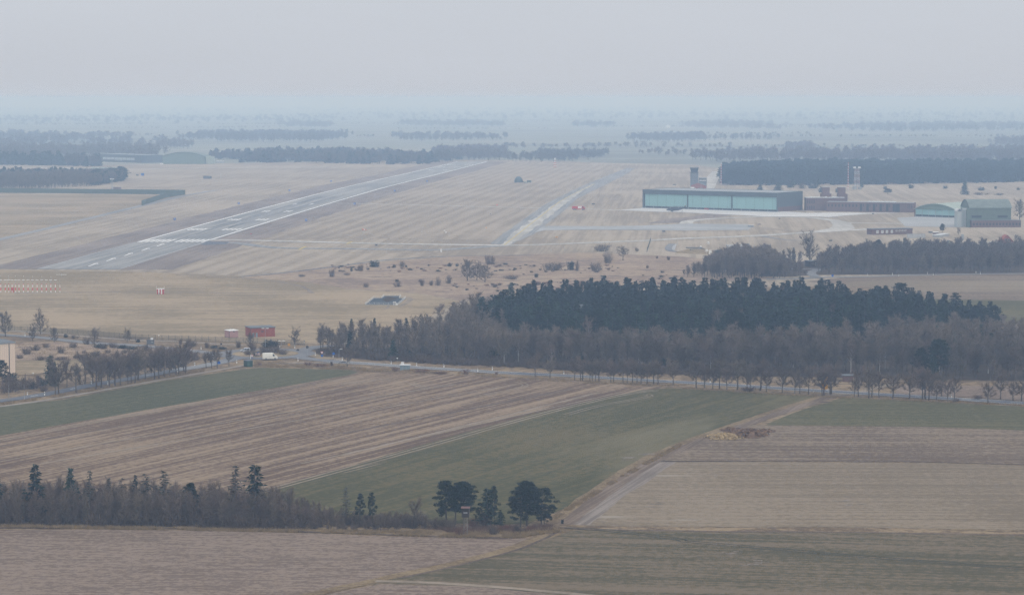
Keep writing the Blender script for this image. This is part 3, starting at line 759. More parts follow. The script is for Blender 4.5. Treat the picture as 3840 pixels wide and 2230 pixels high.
def gen_conifer(seed, H=10.0, base=.1, rad=.24, dens=1.0, droop=.25, ragged=.25, fan=.055):
    rng = np.random.default_rng(seed)
    t = MB()
    t.tube((0, 0, 0), (0, 0, H * .97), .018 * H, .003 * H, 6)
    P = []; D = []; Ln = []; Wd = []
    nlay = int(20 * dens ** .5)
    for i in range(nlay):
        f = base + (1 - base) * (i / nlay) ** .95
        z = f * H
        Lr = rad * H * (1 - (f - base) / (1 - base)) ** .85 + .012 * H
        nb = max(5, int((9 if f < .8 else 6) * dens))
        for b in range(nb):
            az = rng.uniform(0, 2 * pi)
            L_ = Lr * rng.uniform(1 - ragged * 1.6, 1 + ragged)
            slope = -droop * rng.uniform(.4, 1.4) + .35 * max(0, f - .6)
            d = np.array([cos(az), sin(az), slope]); d = unit(d)
            o = np.array([0, 0, z + rng.uniform(-.015, .015) * H])
            m_ = max(2, int(L_ / (.04 * H)))
            for k in range(m_):
                s = (k + rng.uniform(.2, 1)) / m_
                P.append(o + d * L_ * s + np.array([0, 0, .12 * L_ * s * s])); 
                D.append(d * 1.0 + rng.normal(size=3) * np.array([.55, .55, .3]) + np.array([0, 0, -.08]))
                Ln.append(rng.uniform(.05, .095) * H); Wd.append(fan * H * rng.uniform(.6, 1.2))
    P = np.array(P); D = np.array(D)
    V = slivers(P, D, np.array(Ln), np.array(Wd), rng)
    return t, V

def gen_pine(seed, H=10.0, bare=.35, rad=.3, ncl=26, per=75, lean=0.0, flat=.3, top=1.0, clump=.085):
    """pine with a visible stem, whorls of limbs and separate flattened needle clumps"""
    rng = np.random.default_rng(seed)
    t = MB()
    pts = [(0, 0, 0), (lean * .3, rng.normal() * .1, H * .35), (lean * .7, rng.normal() * .12, H * .7), (lean, 0, H * .95)]
    t.path(pts, [.021 * H, .017 * H, .011 * H, .004 * H], 7)
    V = []
    for i in range(ncl):
        f = bare + (1 - bare) * ((i + rng.uniform(0, 1)) / ncl)
        z = f * H
        env = rad * H * (np.interp(f, [bare, bare + .12, bare + .4 * (1 - bare), .85, 1], [.75, 1.0, .95, .6, .2]))
        az = i * 2.399 + rng.uniform(-.5, .5); r = env * sqrt(rng.uniform(.2, 1)) * rng.uniform(.7, 1.2)
        sx = lean * f
        c = np.array([sx + cos(az) * r, sin(az) * r, z + .05 * r])
        t.tube((sx, 0, z - .25 * r * .5), tuple(c), .006 * H, .002 * H, 4, False)
        n = per
        q = rng.normal(size=(n, 3)); q /= np.linalg.norm(q, axis=1)[:, None]
        q *= rng.uniform(.25, 1, n)[:, None] ** .6
        s = clump * H * rng.uniform(.75, 1.3)
        P = c + q * np.array([s, s, s * flat])
        V.append(slivers(P, q + rng.normal(size=(n, 3)) * .5 + np.array([0, 0, .5]), rng.uniform(.022, .05, n) * H, rng.uniform(.014, .026, n) * H, rng))
    return t, np.concatenate(V)

def gen_shrub(seed, W=3.0, H=2.2, n=520, leafy=False):
    rng = np.random.default_rng(seed)
    t = MB()
    P = []; D = []
    tips = []
    for i in range(11):
        az = rng.uniform(0, 2 * pi); r = rng.uniform(.2, .9) * W / 2
        e_ = np.array([cos(az) * r, sin(az) * r, H * rng.uniform(.55, .95) * (1 - .25 * (2 * r / W) ** 2)])
        b = np.array([cos(az) * r * .6, sin(az) * r * .6, 0])
        t.tube(tuple(b), tuple(e_), .03 * H ** .5, .008, 4, False)
        tips.append((b, e_))
    idx = rng.integers(0, len(tips), n); u = rng.uniform(.0, 1.02, n)
    B = np.array([a for a, _ in tips])[idx]; E = np.array([b for _, b in tips])[idx]
    P = B + (E - B) * u[:, None] + rng.normal(size=(n, 3)) * np.array([W * .09, W * .09, H * .05])
    P[:, 2] = np.abs(P[:, 2])
    if leafy:
        V = slivers(P, rng.normal(size=(n, 3)) + np.array([0, 0, .4]), rng.uniform(.08, .16, n) * H, rng.uniform(.06, .12, n) * H, rng)
    else:
        D = (E - B); D = D / np.linalg.norm(D, axis=1)[:, None] + rng.normal(size=(n, 3)) * .55 + np.array([0, 0, .3])
        V = slivers(P, D, rng.uniform(.18, .42, n) * H, rng.uniform(.012, .026, n) * H, rng)
    return t, V

KIND = {}
def reg(kind, gens, barkm, crownm):
    KIND[kind] = []
    for (t, V) in gens:
        KIND[kind].append((t.mesh(kind + '_trunk', M[barkm]), trimesh(kind + '_crown', V, M[crownm]), t, V, barkm, crownm))
reg('oak', [gen_bare(s_, 10, .37, .24, 11, 2600) for s_ in (1, 2, 3, 4)], 'bark', 'twig')
reg('wood', [gen_bare(s_, 10, .25, .2, 12, 1500, twig='twig2', slim=True, wmul=1.1) for s_ in (11, 12, 13, 14, 15)], 'bark', 'twig2')
reg('thicket', [gen_bare(s_, 8, .22, .12, 11, 1000, slim=True, wmul=.85) for s_ in (21, 22, 23, 24)], 'bark', 'twig')
reg('bush', [gen_bare(s_, 10, .36, .05, 16, 2800, wmul=.9) for s_ in (91, 92)], 'bark', 'twig2')
reg('birch', [gen_bare(s_, 10, .24, .3, 9, 800, slim=True) for s_ in (31, 32)], 'birch', 'twig')
reg('fir', [gen_conifer(s_, 14, .05, .2, 1.6, .2, .3, .045) for s_ in (41, 42, 43, 44, 45)], 'bark', 'needle')
reg('spruce', [gen_conifer(s_, 12, .12, .22, 1.15, .22, .4, .05) for s_ in (51, 52)], 'bark', 'needle')
reg('larch', [gen_conifer(s_, 12, .3, .17, .55, .12, .5, .03) for s_ in (61, 62, 63)], 'bark', 'larch')
reg('pine', [gen_pine(71, 10, .33, .34, 52, 120), gen_pine(72, 10, .28, .3, 38, 110, .6), gen_pine(73, 10, .2, .4, 44, 100, -.5), gen_pine(74, 10, .36, .24, 26, 100, .8)], 'bark', 'pine')
reg('shrub', [gen_shrub(s_, 3, 2.2, 620) for s_ in (81, 82, 83)], 'bark', 'shrub')
reg('russet', [gen_shrub(s_, 3, 1.6, 620) for s_ in (84, 85)], 'bark', 'russet')
reg('evershrub', [gen_shrub(s_, 3, 2.4, 620, True) for s_ in (86, 87)], 'bark', 'evershrub')
BASEH = {'bush': 10, 'oak': 10, 'wood': 10, 'thicket': 8, 'birch': 10, 'fir': 14, 'spruce': 12, 'larch': 12, 'pine': 10, 'shrub': 2.2, 'russet': 1.6, 'evershrub': 2.4}
NAME = {'bush': 'bushy_tree', 'oak': 'bare_tree', 'wood': 'woodland_tree', 'thicket': 'hedge_tree', 'birch': 'birch_tree', 'fir': 'conifer_tree', 'spruce': 'spruce_tree', 'larch': 'larch_tree', 'pine': 'pine_tree', 'shrub': 'shrub', 'russet': 'shrub', 'evershrub': 'evergreen_shrub'}
CAT = {'shrub': 'shrub', 'russet': 'shrub', 'evershrub': 'shrub'}
def tree(kind, p, h, label, group=None, wide=1.0, var=None, rz=None, parts=True, z=0.0):
    i = R.randrange(len(KIND[kind])) if var is None else var
    tm, cm = KIND[kind][i][:2]
    o = thing(NAME[kind], label, CAT.get(kind, 'tree'), (p[0], p[1], z), R.uniform(0, 2 * pi) if rz is None else rz, group)
    k = h / BASEH[kind]
    o.scale = (k * wide, k * wide, k)
    shr = kind in CAT
    put('stems' if shr else 'trunk', tm, o); put('twigs' if shr and kind != 'evershrub' else ('foliage' if shr else 'crown'), cm, o)
    return o

def inside(p, poly):
    x, y = p; c = False
    for (x0, y0), (x1, y1) in zip(poly, poly[1:] + poly[:1]):
        if (y0 > y) != (y1 > y) and x < (x1 - x0) * (y - y0) / (y1 - y0) + x0: c = not c
    return c
def fill(poly, sp, jitter=.38):
    xs = [p[0] for p in poly]; ys = [p[1] for p in poly]
    res = []
    y = min(ys); r = 0
    while y < max(ys):
        x = min(xs) + (sp / 2 if r % 2 else 0)
        while x < max(xs):
            q = (x + R.uniform(-jitter, jitter) * sp, y + R.uniform(-jitter, jitter) * sp)
            if inside(q, poly): res.append(q)
            x += sp
        y += sp * .88; r += 1
    return res
def stuff_trees(name, label, cat, items, thin=1):
    """items: (kind, x, y, h, wide) merged into one far wood; several materials"""
    tri = {}; 
    for (kind, x, y, h, wd) in items:
        _, _, t, V, bm_, cm_ = KIND[kind][R.randrange(len(KIND[kind]))]
        k = h / BASEH[kind]
        a = R.uniform(0, 2 * pi); ca, sa = cos(a), sin(a)
        W = V[R.randrange(thin)::thin] if thin > 1 else V
        W = W * np.array([k * wd, k * wd, k])
        if thin > 1:                      # fewer but proportionally wider slivers
            mid = (W[:, 0] + W[:, 1]) / 2
            f_ = thin ** 1.0
            W = W.copy(); W[:, 0] = mid + (W[:, 0] - mid) * f_; W[:, 1] = mid + (W[:, 1] - mid) * f_
        X = W[..., 0] * ca - W[..., 1] * sa + x; Y = W[..., 0] * sa + W[..., 1] * ca + y
        tri.setdefault(cm_, []).append(np.stack([X, Y, W[..., 2]], -1))
        r = .02 * h                       # plain stem: two crossed thin wedges
        st = np.array([[[-r, 0, 0], [r, 0, 0], [0, 0, h * .7]], [[0, -r, 0], [0, r, 0], [0, 0, h * .7]]]) + np.array([x, y, 0])
        tri.setdefault(bm_, []).append(st)
    ms = list(tri); Vs = [np.concatenate(tri[m_]) for m_ in ms]
    me = trimesh(name, Vs, M[ms[0]])
    for m_ in ms[1:]: me.materials.append(M[m_])
    me.polygons.foreach_set('material_index', np.concatenate([np.full(len(v), i, np.int32) for i, v in enumerate(Vs)]))
    me.update()
    o = put(name, me); o['kind'] = 'stuff'
    tag(o, label, cat)
    return o

# ---- foreground hedge of slender bare trees with conifers standing in it
HEDGE = GS('7', [(-70, 655), (500, 660), (1200, 672), (2000, 685), (2520, 690)]) + GS('8', [(560, 690), (620, 650), (300, 620)]) + GS('7', [(2400, 590), (2000, 555), (1000, 535), (-70, 525)])
hp = fill(HEDGE, 2.75)
for q in hp:
    s_x = 1920 + F * q[0] / q[1]
    hh = R.uniform(5.6, 9.6)
    if s_x > 1000: hh *= max(.34, 1 - (s_x - 1000) / 330 * .66)
    tree('thicket', q, hh, 'slender bare grey tree packed in the dense hedge along the near brown field', 'slender bare trees of the near hedge', R.uniform(.85, 1.2))
hedge_under = [('shrub', q[0], q[1], R.uniform(2.0, 4.6) * max(.4, 1 - max(0, 1920 + F * q[0] / q[1] - 1000) / 500), R.uniform(.8, 1.2)) for q in fill(HEDGE, 3.0)]
stuff_trees('undergrowth', 'tangled brown brush filling the foot of the near hedge', 'undergrowth', hedge_under, 2)
ev = [('spruce', 265, 655, 190, 1.0, 'dark pointed spruce at the far left of the near hedge'),
      ('spruce', 525, 650, 218, .8, 'dark narrow spruce with a flat ragged top in the left part of the near hedge'),
      ('larch', 665, 640, 236, .85, 'thin sparse conifer just right of the flat-topped spruce in the near hedge'),
      ('larch', 805, 630, 296, .7, 'smallest sparse conifer poking above the left part of the near hedge'),
      ('larch', 900, 640, 290, .9, 'sparse brownish conifer left of the two close dark tops in the near hedge'),
      ('spruce', 1003, 640, 268, .62, 'slim dark spruce beside a brownish larch in the middle of the near hedge'),
      ('larch', 1082, 645, 258, 1.1, 'brownish broad larch right of the slim dark spruce in the near hedge'),
      ('larch', 1215, 645, 240, 1.1, 'pale leafless larch alone above the middle of the near hedge'),
      ('pine', 1408, 650, 340, .75, 'low round dark pine top above the near hedge'),
      ('larch', 1740, 655, 198, 1.05, 'tall see-through larch beside the biggest spruce of the near hedge'),
      ('spruce', 1882, 660, 190, 1.1, 'biggest darkest spruce at the right end of the tall near hedge'),
      ('spruce', -12, 640, 290, .9, 'dark conifer cut by the left edge of the photo in the near hedge')]
for i, (k, x, yb, yt, wd, lb) in enumerate(ev):
    p = G('7', x, yb - 40); tree(k, p, hgt(p, '7', yt), lb, None, wd)
ev = [('larch', 35, 650, 362, .8, 'grey sparse conifer at the thin right end of the near hedge'),
      ('pine', 132, 660, 420, .62, 'small left pine of the pair with bare stems at the end of the near hedge'),
      ('pine', 235, 660, 412, .55, 'small right pine of the pair with bare stems at the end of the near hedge')]
for i, (k, x, yb, yt, wd, lb) in enumerate(ev):
    p = G('8', x, yb); tree(k, p, hgt(p, '8', yt), lb, None, wd, 3 if k == 'pine' else None)
# bare bush-tree and low thicket right of the hedge
p = G('8', 540, 672); tree('oak', p, hgt(p, '8', 455), 'small spreading bare tree rising from the low thicket left of the raised hide', None, .8)
p = G('8', 292, 700); tree('oak', p, hgt(p, '8', 560), 'dark twisted little bare tree at the front edge of the thicket', None, 1.0)
k = 0
for (x, y, wd, h) in [(330, 660, 4.5, 3.4), (400, 665, 4.5, 3.2), (470, 665, 4.5, 3.4), (545, 668, 4, 3.2), (620, 668, 4.5, 3.0), (690, 668, 4, 2.6), (745, 668, 4, 2.4), (800, 668, 4.5, 2.4), (250, 655, 4, 3.2), (190, 650, 4, 3.4), (120, 650, 4, 3.0), (50, 645, 4, 3.2), (575, 640, 5, 3.0), (450, 640, 5, 3.2), (350, 640, 5, 3.2)]:
    tree('shrub', G('8', x, y), h, 'dark bare shrub crowded in the low thicket between the near hedge and the pines', 'low thicket shrubs', wd / 3 / (h / 2.2))
for (x, y, wd, h, kd, lb) in [(885, 725, 4.2, 2.3, 'russet', 'reddish dark bush at the foot of the raised hide'), (1130, 715, 3.6, 2.6, 'shrub', 'bare bush in the dry grass below the middle pine'), (1300, 705, 3.2, 2.4, 'shrub', 'bare thorny bush in front of the right-hand pine group'), (1060, 665, 6, 3.2, 'shrub', 'wide dark bush at the foot of the middle conifer'), (980, 660, 4, 2.5, 'russet', 'low reddish bush between the hide and the middle conifer'), (1400, 690, 3, 1.5, 'russet', 'low reddish bush at the right end of the dry strip'), (1200, 690, 3.5, 1.6, 'russet', 'low reddish brush between the middle conifer and right pines'), (1632, 640, .9, 1.5, 'evershrub', 'tiny dark shrub standing alone at the field corner by the track')]:
    tree(kd, G('8', x, y), h, lb, None, wd / 3 / (h / BASEH[kd]))
gp = [('pine', 345, 770, 15, .98, 1, 'left tall pine of the group behind the raised hide'), ('pine', 495, 785, 60, .9, 3, 'middle thin-stemmed pine of the group behind the raised hide'), ('pine', 650, 800, 40, 1.05, 0, 'right dense pine of the group behind the raised hide'), ('pine', 270, 720, 470, .9, 3, 'small leaning pine at the left edge of the group behind the hide'),
      ('spruce', 1060, 815, 125, 1.3, 0, 'pointed dark conifer between the hide and the right pine group'), ('pine', 1190, 800, 120, .5, 3, 'thin pine with tufted open top beside the pointed conifer'), ('spruce', 1290, 825, 510, 1.35, 1, 'small bushy conifer right of the pointed conifer'), ('pine', 930, 800, 480, .7, 2, 'small dark pine left of the pointed conifer'),
      ('pine', 1640, 825, 120, .9, 2, 'left slender-stemmed pine of the right pine group'), ('pine', 1752, 805, 35, 1.12, 0, 'tallest broad-crowned pine by the field track'), ('pine', 2005, 790, 150, 1.05, 2, 'right low-branched pine nearest the field track'), ('pine', 2060, 780, 430, 1.2, 2, 'small bushy pine at the outer right foot of the pine group')]
for (k, x, yb, yt, wd, va, lb) in gp:
    p = G('g', x, yb); tree(k, p, hgt(p, 'g', yt), lb, None, wd, va)

# ---- roadside rows
def row(kind, r, pts, label, group, hs, wide=(.85, 1.1)):
    for i, (x, y) in enumerate(pts):
        tree(kind, G(r, x, y), R.uniform(*hs), label.format(ordw(i)), group, R.uniform(*wide))
tree('birch', G('h', 112, 872), 9.5, 'white-stemmed birch leaning by the lower road at the left edge', None, .8)
tree('birch', G('h', 305, 862), 9.0, 'slim grey tree right of the white-stemmed birch on the lower road', None, .6)
row('oak', 'h', [(690, 803), (730, 797), (945, 772), (1195, 738), (1260, 708), (1360, 702), (1432, 697), (1495, 687), (1590, 667), (1632, 662), (1680, 657), (1722, 632), (1805, 612), (1920, 607), (1975, 602), (2045, 582), (2112, 570), (2190, 560), (2222, 547), (2285, 522), (2310, 527)],
    'bare roadside tree, {} from the left in the near row along the lower road', 'near row of trees along the lower road', (8, 13), (.75, 1.15))
row('oak', 'h', [(835, 700), (1060, 660), (1155, 655), (1232, 640), (1340, 625), (1480, 600), (1580, 585), (1700, 560), (1880, 530), (2000, 515), (2130, 500)],
    'bare tree, {} from the left in the far row behind the lower road', 'far row of trees behind the lower road', (9, 12), (.8, 1.0))
row('oak', 'a', [(60, 942), (155, 937), (255, 937), (460, 902)], 'small bare tree, {} from the left near the green cabin before the roundabout', 'small bare trees by the green cabin', (6.5, 8), (.75, .95))
row('oak', '5', [(43, 742), (1430, 818), (1540, 822), (1722, 840), (1765, 842), (1782, 842), (1836, 846), (1852, 848), (1877, 848), (1902, 850), (1990, 856), (2010, 853), (2080, 857), (2110, 862), (2150, 862), (2182, 864), (2212, 866), (2257, 867), (2305, 869), (2337, 870), (2450, 874)],
    'bare roadside tree, {} from the left along the main road before the wood', 'roadside trees on the left stretch of the main road', (6.5, 9.5), (.75, 1.05))
row('oak', '6', [(100, 902), (162, 902), (222, 904), (272, 905), (325, 912), (405, 914), (475, 917), (500, 918), (575, 914), (617, 927), (735, 933), (827, 942), (865, 938), (930, 942)],
    'bare roadside tree, {} from the left between the wood sign and the field entrance', 'roadside trees on the middle stretch of the main road', (6.5, 12), (.75, 1.3))
row('oak', 'j', [(300, 312), (322, 308), (390, 292), (405, 292), (655, 322), (697, 317), (815, 332), (850, 322), (925, 324), (1080, 332), (1262, 342), (1405, 352), (1435, 347), (1475, 357), (1560, 362), (1615, 312), (1680, 372), (1757, 356), (2125, 393), (2260, 345), (2400, 362), (2490, 368)],
    'bare roadside tree, {} from the left on the right-hand stretch of the main road', 'roadside trees on the right stretch of the main road', (6, 11.5), (.75, 1.3))
# shrubs of the western verge
for i, (r, x, y, kd, w_, h, lb) in enumerate([
    ('4', 40, 515, 'bush', 0, 11, 'bare tree at the left edge beside the upper road'), ('4', 300, 500, 'bush', 0, 10.5, 'reddish round bare tree standing against the airfield fence'),
    ('4', 240, 545, 'bush', 0, 6.5, 'low bare tree left of the upper road bend'), ('4', 400, 560, 'bush', 0, 6.5, 'low bare tree on the near side of the upper road'), ('4', 700, 590, 'bush', 0, 8, 'dense bare tree beside the upper road'), ('4', 640, 575, 'shrub', 4, 3.5, 'bare shrub left of the dense roadside tree'), ('4', 740, 600, 'evershrub', 6, 2.2, 'low dark shrub under the dense roadside tree'),
    ('4', 940, 560, 'bush', 0, 6, 'dark compact bare tree left of the dark bus shelter'), ('4', 485, 522, 'evershrub', 2.2, 1.9, 'small dark round shrub in the upper verge'), ('4', 550, 530, 'shrub', 4, 1.6, 'low brown shrub by the fence path'), ('4', 1020, 558, 'evershrub', 2.6, 1.6, 'little dark shrub beside the dark bus shelter'),
    ('4', 900, 605, 'evershrub', 8, 1.8, 'long low dark hedge shrub along the upper road'), ('4', 980, 612, 'evershrub', 6, 1.6, 'second low dark shrub along the upper road'), ('4', 830, 600, 'shrub', 5, 2.6, 'bare shrub between the two upper-road hedges'),
    ('4', 1420, 590, 'shrub', 6, 3, 'bare shrub beside the fence path before the roundabout'), ('4', 1580, 603, 'evershrub', 4.5, 1.6, 'low dark flat shrub left of the roundabout'), ('4', 1640, 610, 'evershrub', 4.0, 1.5, 'second low dark flat shrub left of the roundabout'), ('4', 1530, 600, 'shrub', 3, 3, 'thin bare shrub between fence and roundabout'), ('4', 1760, 600, 'shrub', 3, 3.4, 'thin bare shrub behind the silver car'),
    ('4', 1330, 575, 'shrub', 2, 3, 'single bare sapling shrub by the fence path'), ('4', 2175, 585, 'bush', 0, 7.5, 'bare tree right of the red brick building by the fence end'), ('4', 1850, 610, 'bush', 0, 7, 'bare tree behind the roundabout island'),
    ('4', 2020, 590, 'evershrub', 6, 3.2, 'dark shrub behind the roundabout under the street lamp'), ('4', 1975, 595, 'evershrub', 5, 3.6, 'dark taller shrub behind the roundabout under the street lamp'),
    ('4', 370, 880, 'spruce', 0, 11.5, 'broad dark conifer right of the beige hall'), ('4', 405, 880, 'fir', 0, 9, 'smaller dark conifer touching the broad one by the beige hall'), ('4', 20, 860, 'pine', 0, 8.5, 'round dark pine in front of the beige hall'), ('4', 60, 850, 'evershrub', 8, 4, 'dark evergreen bush under the pine at the beige hall'),
    ('4', 250, 900, 'shrub', 9, 4.5, 'wide bare bush left of the broad conifer'), ('4', 150, 910, 'shrub', 9, 5, 'wide bare bush behind the birches'), ('4', 60, 930, 'shrub', 9, 5.5, 'wide bare bush at the left edge behind the white birch'), ('4', 310, 880, 'evershrub', 4, 3.4, 'dark bush between wide bare bush and broad conifer'), ('4', 235, 900, 'evershrub', 3, 3, 'small dark bush among the bare bushes by the beige hall'), ('4', 330, 920, 'shrub', 4, 2.2, 'low bare bush by the lower road verge'), ('4', 285, 840, 'shrub', 3, 2.6, 'bare bush behind the white post by the beige hall'),
    ('4', 620, 690, 'shrub', 5, 2.4, 'bare shrub at the back of the mown meadow'), ('4', 730, 690, 'shrub', 5, 3.2, 'taller bare shrub at the back of the mown meadow'), ('4', 150, 680, 'shrub', 4, 2, 'brown shrub right of the beige hall'), ('4', 300, 690, 'shrub', 7, 1.8, 'low brown shrub line behind the mown meadow'), ('4', 440, 690, 'shrub', 7, 1.7, 'second low brown shrub line behind the mown meadow'), ('4', 1300, 660, 'shrub', 7, 3.4, 'dark bare shrub between lower road trees and upper road'), ('4', 1180, 650, 'shrub', 7, 3.6, 'second dark bare shrub between the two roads'), ('4', 1420, 670, 'shrub', 7, 3, 'bare shrub before the road fork'), ('4', 1350, 740, 'shrub', 5, 2, 'brown shrub beside the fork of the lower road'),
    ('5', 915, 795, 'russet', 4.2, 2.2, 'round reddish bush beside the main road'), ('5', 1145, 800, 'russet', 2, 1.6, 'little reddish bush right of the round one'), ('l', 395, 520, 'shrub', 1.6, 2.2, 'small bare shrub in the verge before the field corner'), ('l', 1510, 610, 'russet', 4, 1.6, 'reddish shrub left of the grey bus shelter'), ('l', 2000, 640, 'russet', 9, 1.3, 'long low reddish brush right of the grey bus shelter'), ('l', 2300, 660, 'russet', 9, 1.2, 'second long low reddish brush right of the grey bus shelter'), ('a', 1850, 890, 'russet', 5, 1.6, 'reddish brush on the verge right of the white van'), ('a', 2100, 905, 'russet', 9, 1.2, 'long reddish brush on the verge before the main road'), ('a', 1000, 895, 'russet', 2, 1.4, 'small reddish shrub beside the green cabin'),
    ('6', 480, 922, 'shrub', 7, 2.2, 'low bare shrub under the roadside trees'), ('j', 2010, 345, 'shrub', 5, 1.8, 'low bare shrub on the far side of the right-hand road'), ('j', 1760, 375, 'shrub', 4, 1.6, 'low bare shrub at the foot of a right-hand roadside tree')]):
    p = G(r, x, y)
    if w_: tree(kd, p, h, lb, None, w_ / 3 / (h / BASEH[kd]))
    else: tree(kd, p, h, lb, None)
for i, (x, y) in enumerate([(260, 620), (340, 600), (450, 640), (540, 600), (620, 640), (560, 680), (700, 660), (800, 640), (860, 680), (920, 640), (980, 690), (1040, 650), (1100, 690), (1240, 690), (1360, 690), (1080, 625), (1260, 640), (1450, 690), (380, 680), (200, 650), (1560, 690), (760, 610), (1150, 720), (1000, 730), (1240, 745)]):
    tree('shrub', G('4', x, y), R.uniform(1.4, 3.2), 'brown bare shrub scattered on the rough ground between the two left roads', 'brown shrubs between the two left roads', R.uniform(1.0, 1.8))
# shrubs on the roundabout island
for i, (x, y, w_, h, lb) in enumerate([(800, 720, 5, 2.4, 'dark bare bush at the left end of the roundabout island'), (950, 735, 6, 2.6, 'dark bare bush behind the white van on the roundabout island'), (1100, 700, 7, 3.6, 'tallest bare bush in the middle of the roundabout island'), (1250, 690, 7, 3.4, 'round bare bush right of the middle on the roundabout island'), (1400, 710, 6, 2.4, 'low bare bush at the right end of the roundabout island'), (880, 650, 5, 4.2, 'bare bush at the back of the island beside the silver car')]):
    tree('shrub', G('a', x, y), h, lb, None, w_ / 3 / (h / 2.2), z=.4)

# ---- the mid-distance wood
HOUSE = G('5', 1815, 428)
CON = GS('v', [(1168, 838), (1185, 812), (1235, 800), (1300, 775), (1500, 757), (1900, 760), (2150, 775), (2350, 785), (2482, 795), (2478, 802), (2330, 820), (2250, 827), (2100, 852), (1750, 866), (1400, 866), (1300, 852), (1220, 846)])
cps = sorted(fill(CON, 7.6), key=lambda q: q[1])
def clearhouse(q, w_=7):
    x = HOUSE[0] * q[1] / HOUSE[1]
    return q[1] < HOUSE[1] + 10 and q[1] > HOUSE[1] - 28 and abs(q[0] - x) < w_
cps = [q for q in cps if not clearhouse(q)]
def conh(q):
    vx = (1920 + F * q[0] / q[1]) / 1.5244
    h = 15.5 if vx < 2200 else 15.5 - (vx - 2200) / 290 * 7.5
    return h * R.uniform(.74, 1.14)
items = []
for i, q in enumerate(cps):
    kd = 'pine' if R.random() < .10 else 'fir'
    h = conh(q) * (.95 if kd == 'pine' else 1)
    if R.random() < .035:
        tree('birch' if R.random() < .5 else 'wood', q, h * .95, 'pale bare tree standing among the dark evergreens of the wood', 'bare trees among the evergreens', 1.1); continue
    if i < 300: tree(kd, q, h, 'dark blue-green conifer crowded in the evergreen wood behind the bare wood', 'conifers of the evergreen wood', R.uniform(.95, 1.3), parts=True, var=(0 if R.random() < .5 else 1) if kd == 'pine' else None)
    else: items.append((kd, q[0], q[1], h, R.uniform(1.0, 1.3)))
stuff_trees('conifer_wood', 'back of the dark evergreen wood, a mass of conifer tops', 'wood', items, 2)
# mixed conifers on the west flank of the wood
for (x, y, yt, wd, lb) in [(830, 395, 258, 1.2, 'bushy dark conifer at the western tip of the evergreen wood'), (1255, 330, 110, 1.0, 'pointed conifer first to stand clear of the bare trees'), (1335, 345, 150, .9, 'second pointed conifer beside the first at the west of the wood'), (1130, 470, 290, .8, 'single conifer among bare trees below the western tip'), (480, 520, 375, 1.0, 'dark conifer above the middle of the left bare wood'), (75, 505, 380, .8, 'slim conifer near the left end of the bare wood'), (245, 515, 375, .8, 'conifer left of the middle in the bare wood'), (1180, 640, 560, .9, 'young green conifer inside the bare wood edge')]:
    p = G('5', x, y); tree('fir', p, hgt(p, '5', yt), lb, None, wd)
for (x, y, yt, wd, lb, kd) in [(1760, 820, 605, .95, 'left broad evergreen of the dark pair in the right bare wood', 'pine'), (1885, 815, 540, 1.05, 'right taller evergreen of the dark pair in the right bare wood', 'pine'), (1850, 830, 620, 1.0, 'lower evergreen filling the dark pair in the right bare wood', 'fir'), (2065, 640, 515, 1.0, 'pointed conifer alone at the back of the right bare wood', 'fir')]:
    p = G('6', x, y); tree(kd, p, hgt(p, '6', yt), lb, None, wd, 0 if kd == 'pine' else None)
BARE = GS('v', [(788, 868), (900, 883), (1100, 895), (1400, 909), (1700, 923), (1900, 926), (2100, 924), (2300, 934), (2560, 942), (2560, 850), (2400, 846), (2330, 838), (2250, 846), (2100, 864), (1750, 876), (1400, 876), (1250, 858), (1235, 800), (1180, 785), (1120, 800), (1090, 838), (1000, 850), (860, 850), (788, 852)])
bps = sorted(fill(BARE, 6.3), key=lambda q: q[1])
bps = [q for q in bps if not clearhouse(q, 5)]
items = []
nb = 0
for i, q in enumerate(bps):
    vx = (1920 + F * q[0] / q[1]) / 1.5244
    h = R.uniform(8.0, 14.0) * (.85 if vx < 1000 else 1)
    dark = vx > 2030 and R.random() < .25
    if dark: continue
    if R.random() < .03:
        tree('fir', q, h * .8, 'dark young conifer standing among the bare trees of the leafless wood', 'conifers inside the leafless wood', 1.2); continue
    if nb < 215:
        nb += 1
        tree('birch' if R.random() < .05 else 'wood', q, h, 'grey-brown bare tree crowded in the leafless wood along the main road', 'bare trees of the leafless wood', R.uniform(.95, 1.35))
    else: items.append(('wood', q[0], q[1], h, R.uniform(1.0, 1.35)))
stuff_trees('bare_wood', 'back of the leafless wood, a brown-grey mass of bare crowns', 'wood', items, 2)
EDGE = GS('v', [(795, 871), (900, 886), (1100, 898), (1400, 912), (1700, 925), (1990, 926), (1990, 915), (1700, 912), (1400, 900), (1100, 886), (900, 874), (795, 862)])
stuff_trees('undergrowth', 'low bare undergrowth along the edge of the leafless wood', 'undergrowth', [('shrub', q[0], q[1], R.uniform(1.6, 3.4), R.uniform(1.2, 1.8)) for q in fill(EDGE, 4.2)], 2)
p = G('6', 330, 520); tree('oak', p, 11, 'rounded rusty-brown bare crown between bare wood and evergreens', None, 1.3)
p = G('5', 725, 400); tree('oak', p, hgt(p, '5', 275), 'lone bare tree at the lane left of the western conifer', None, 1.0)

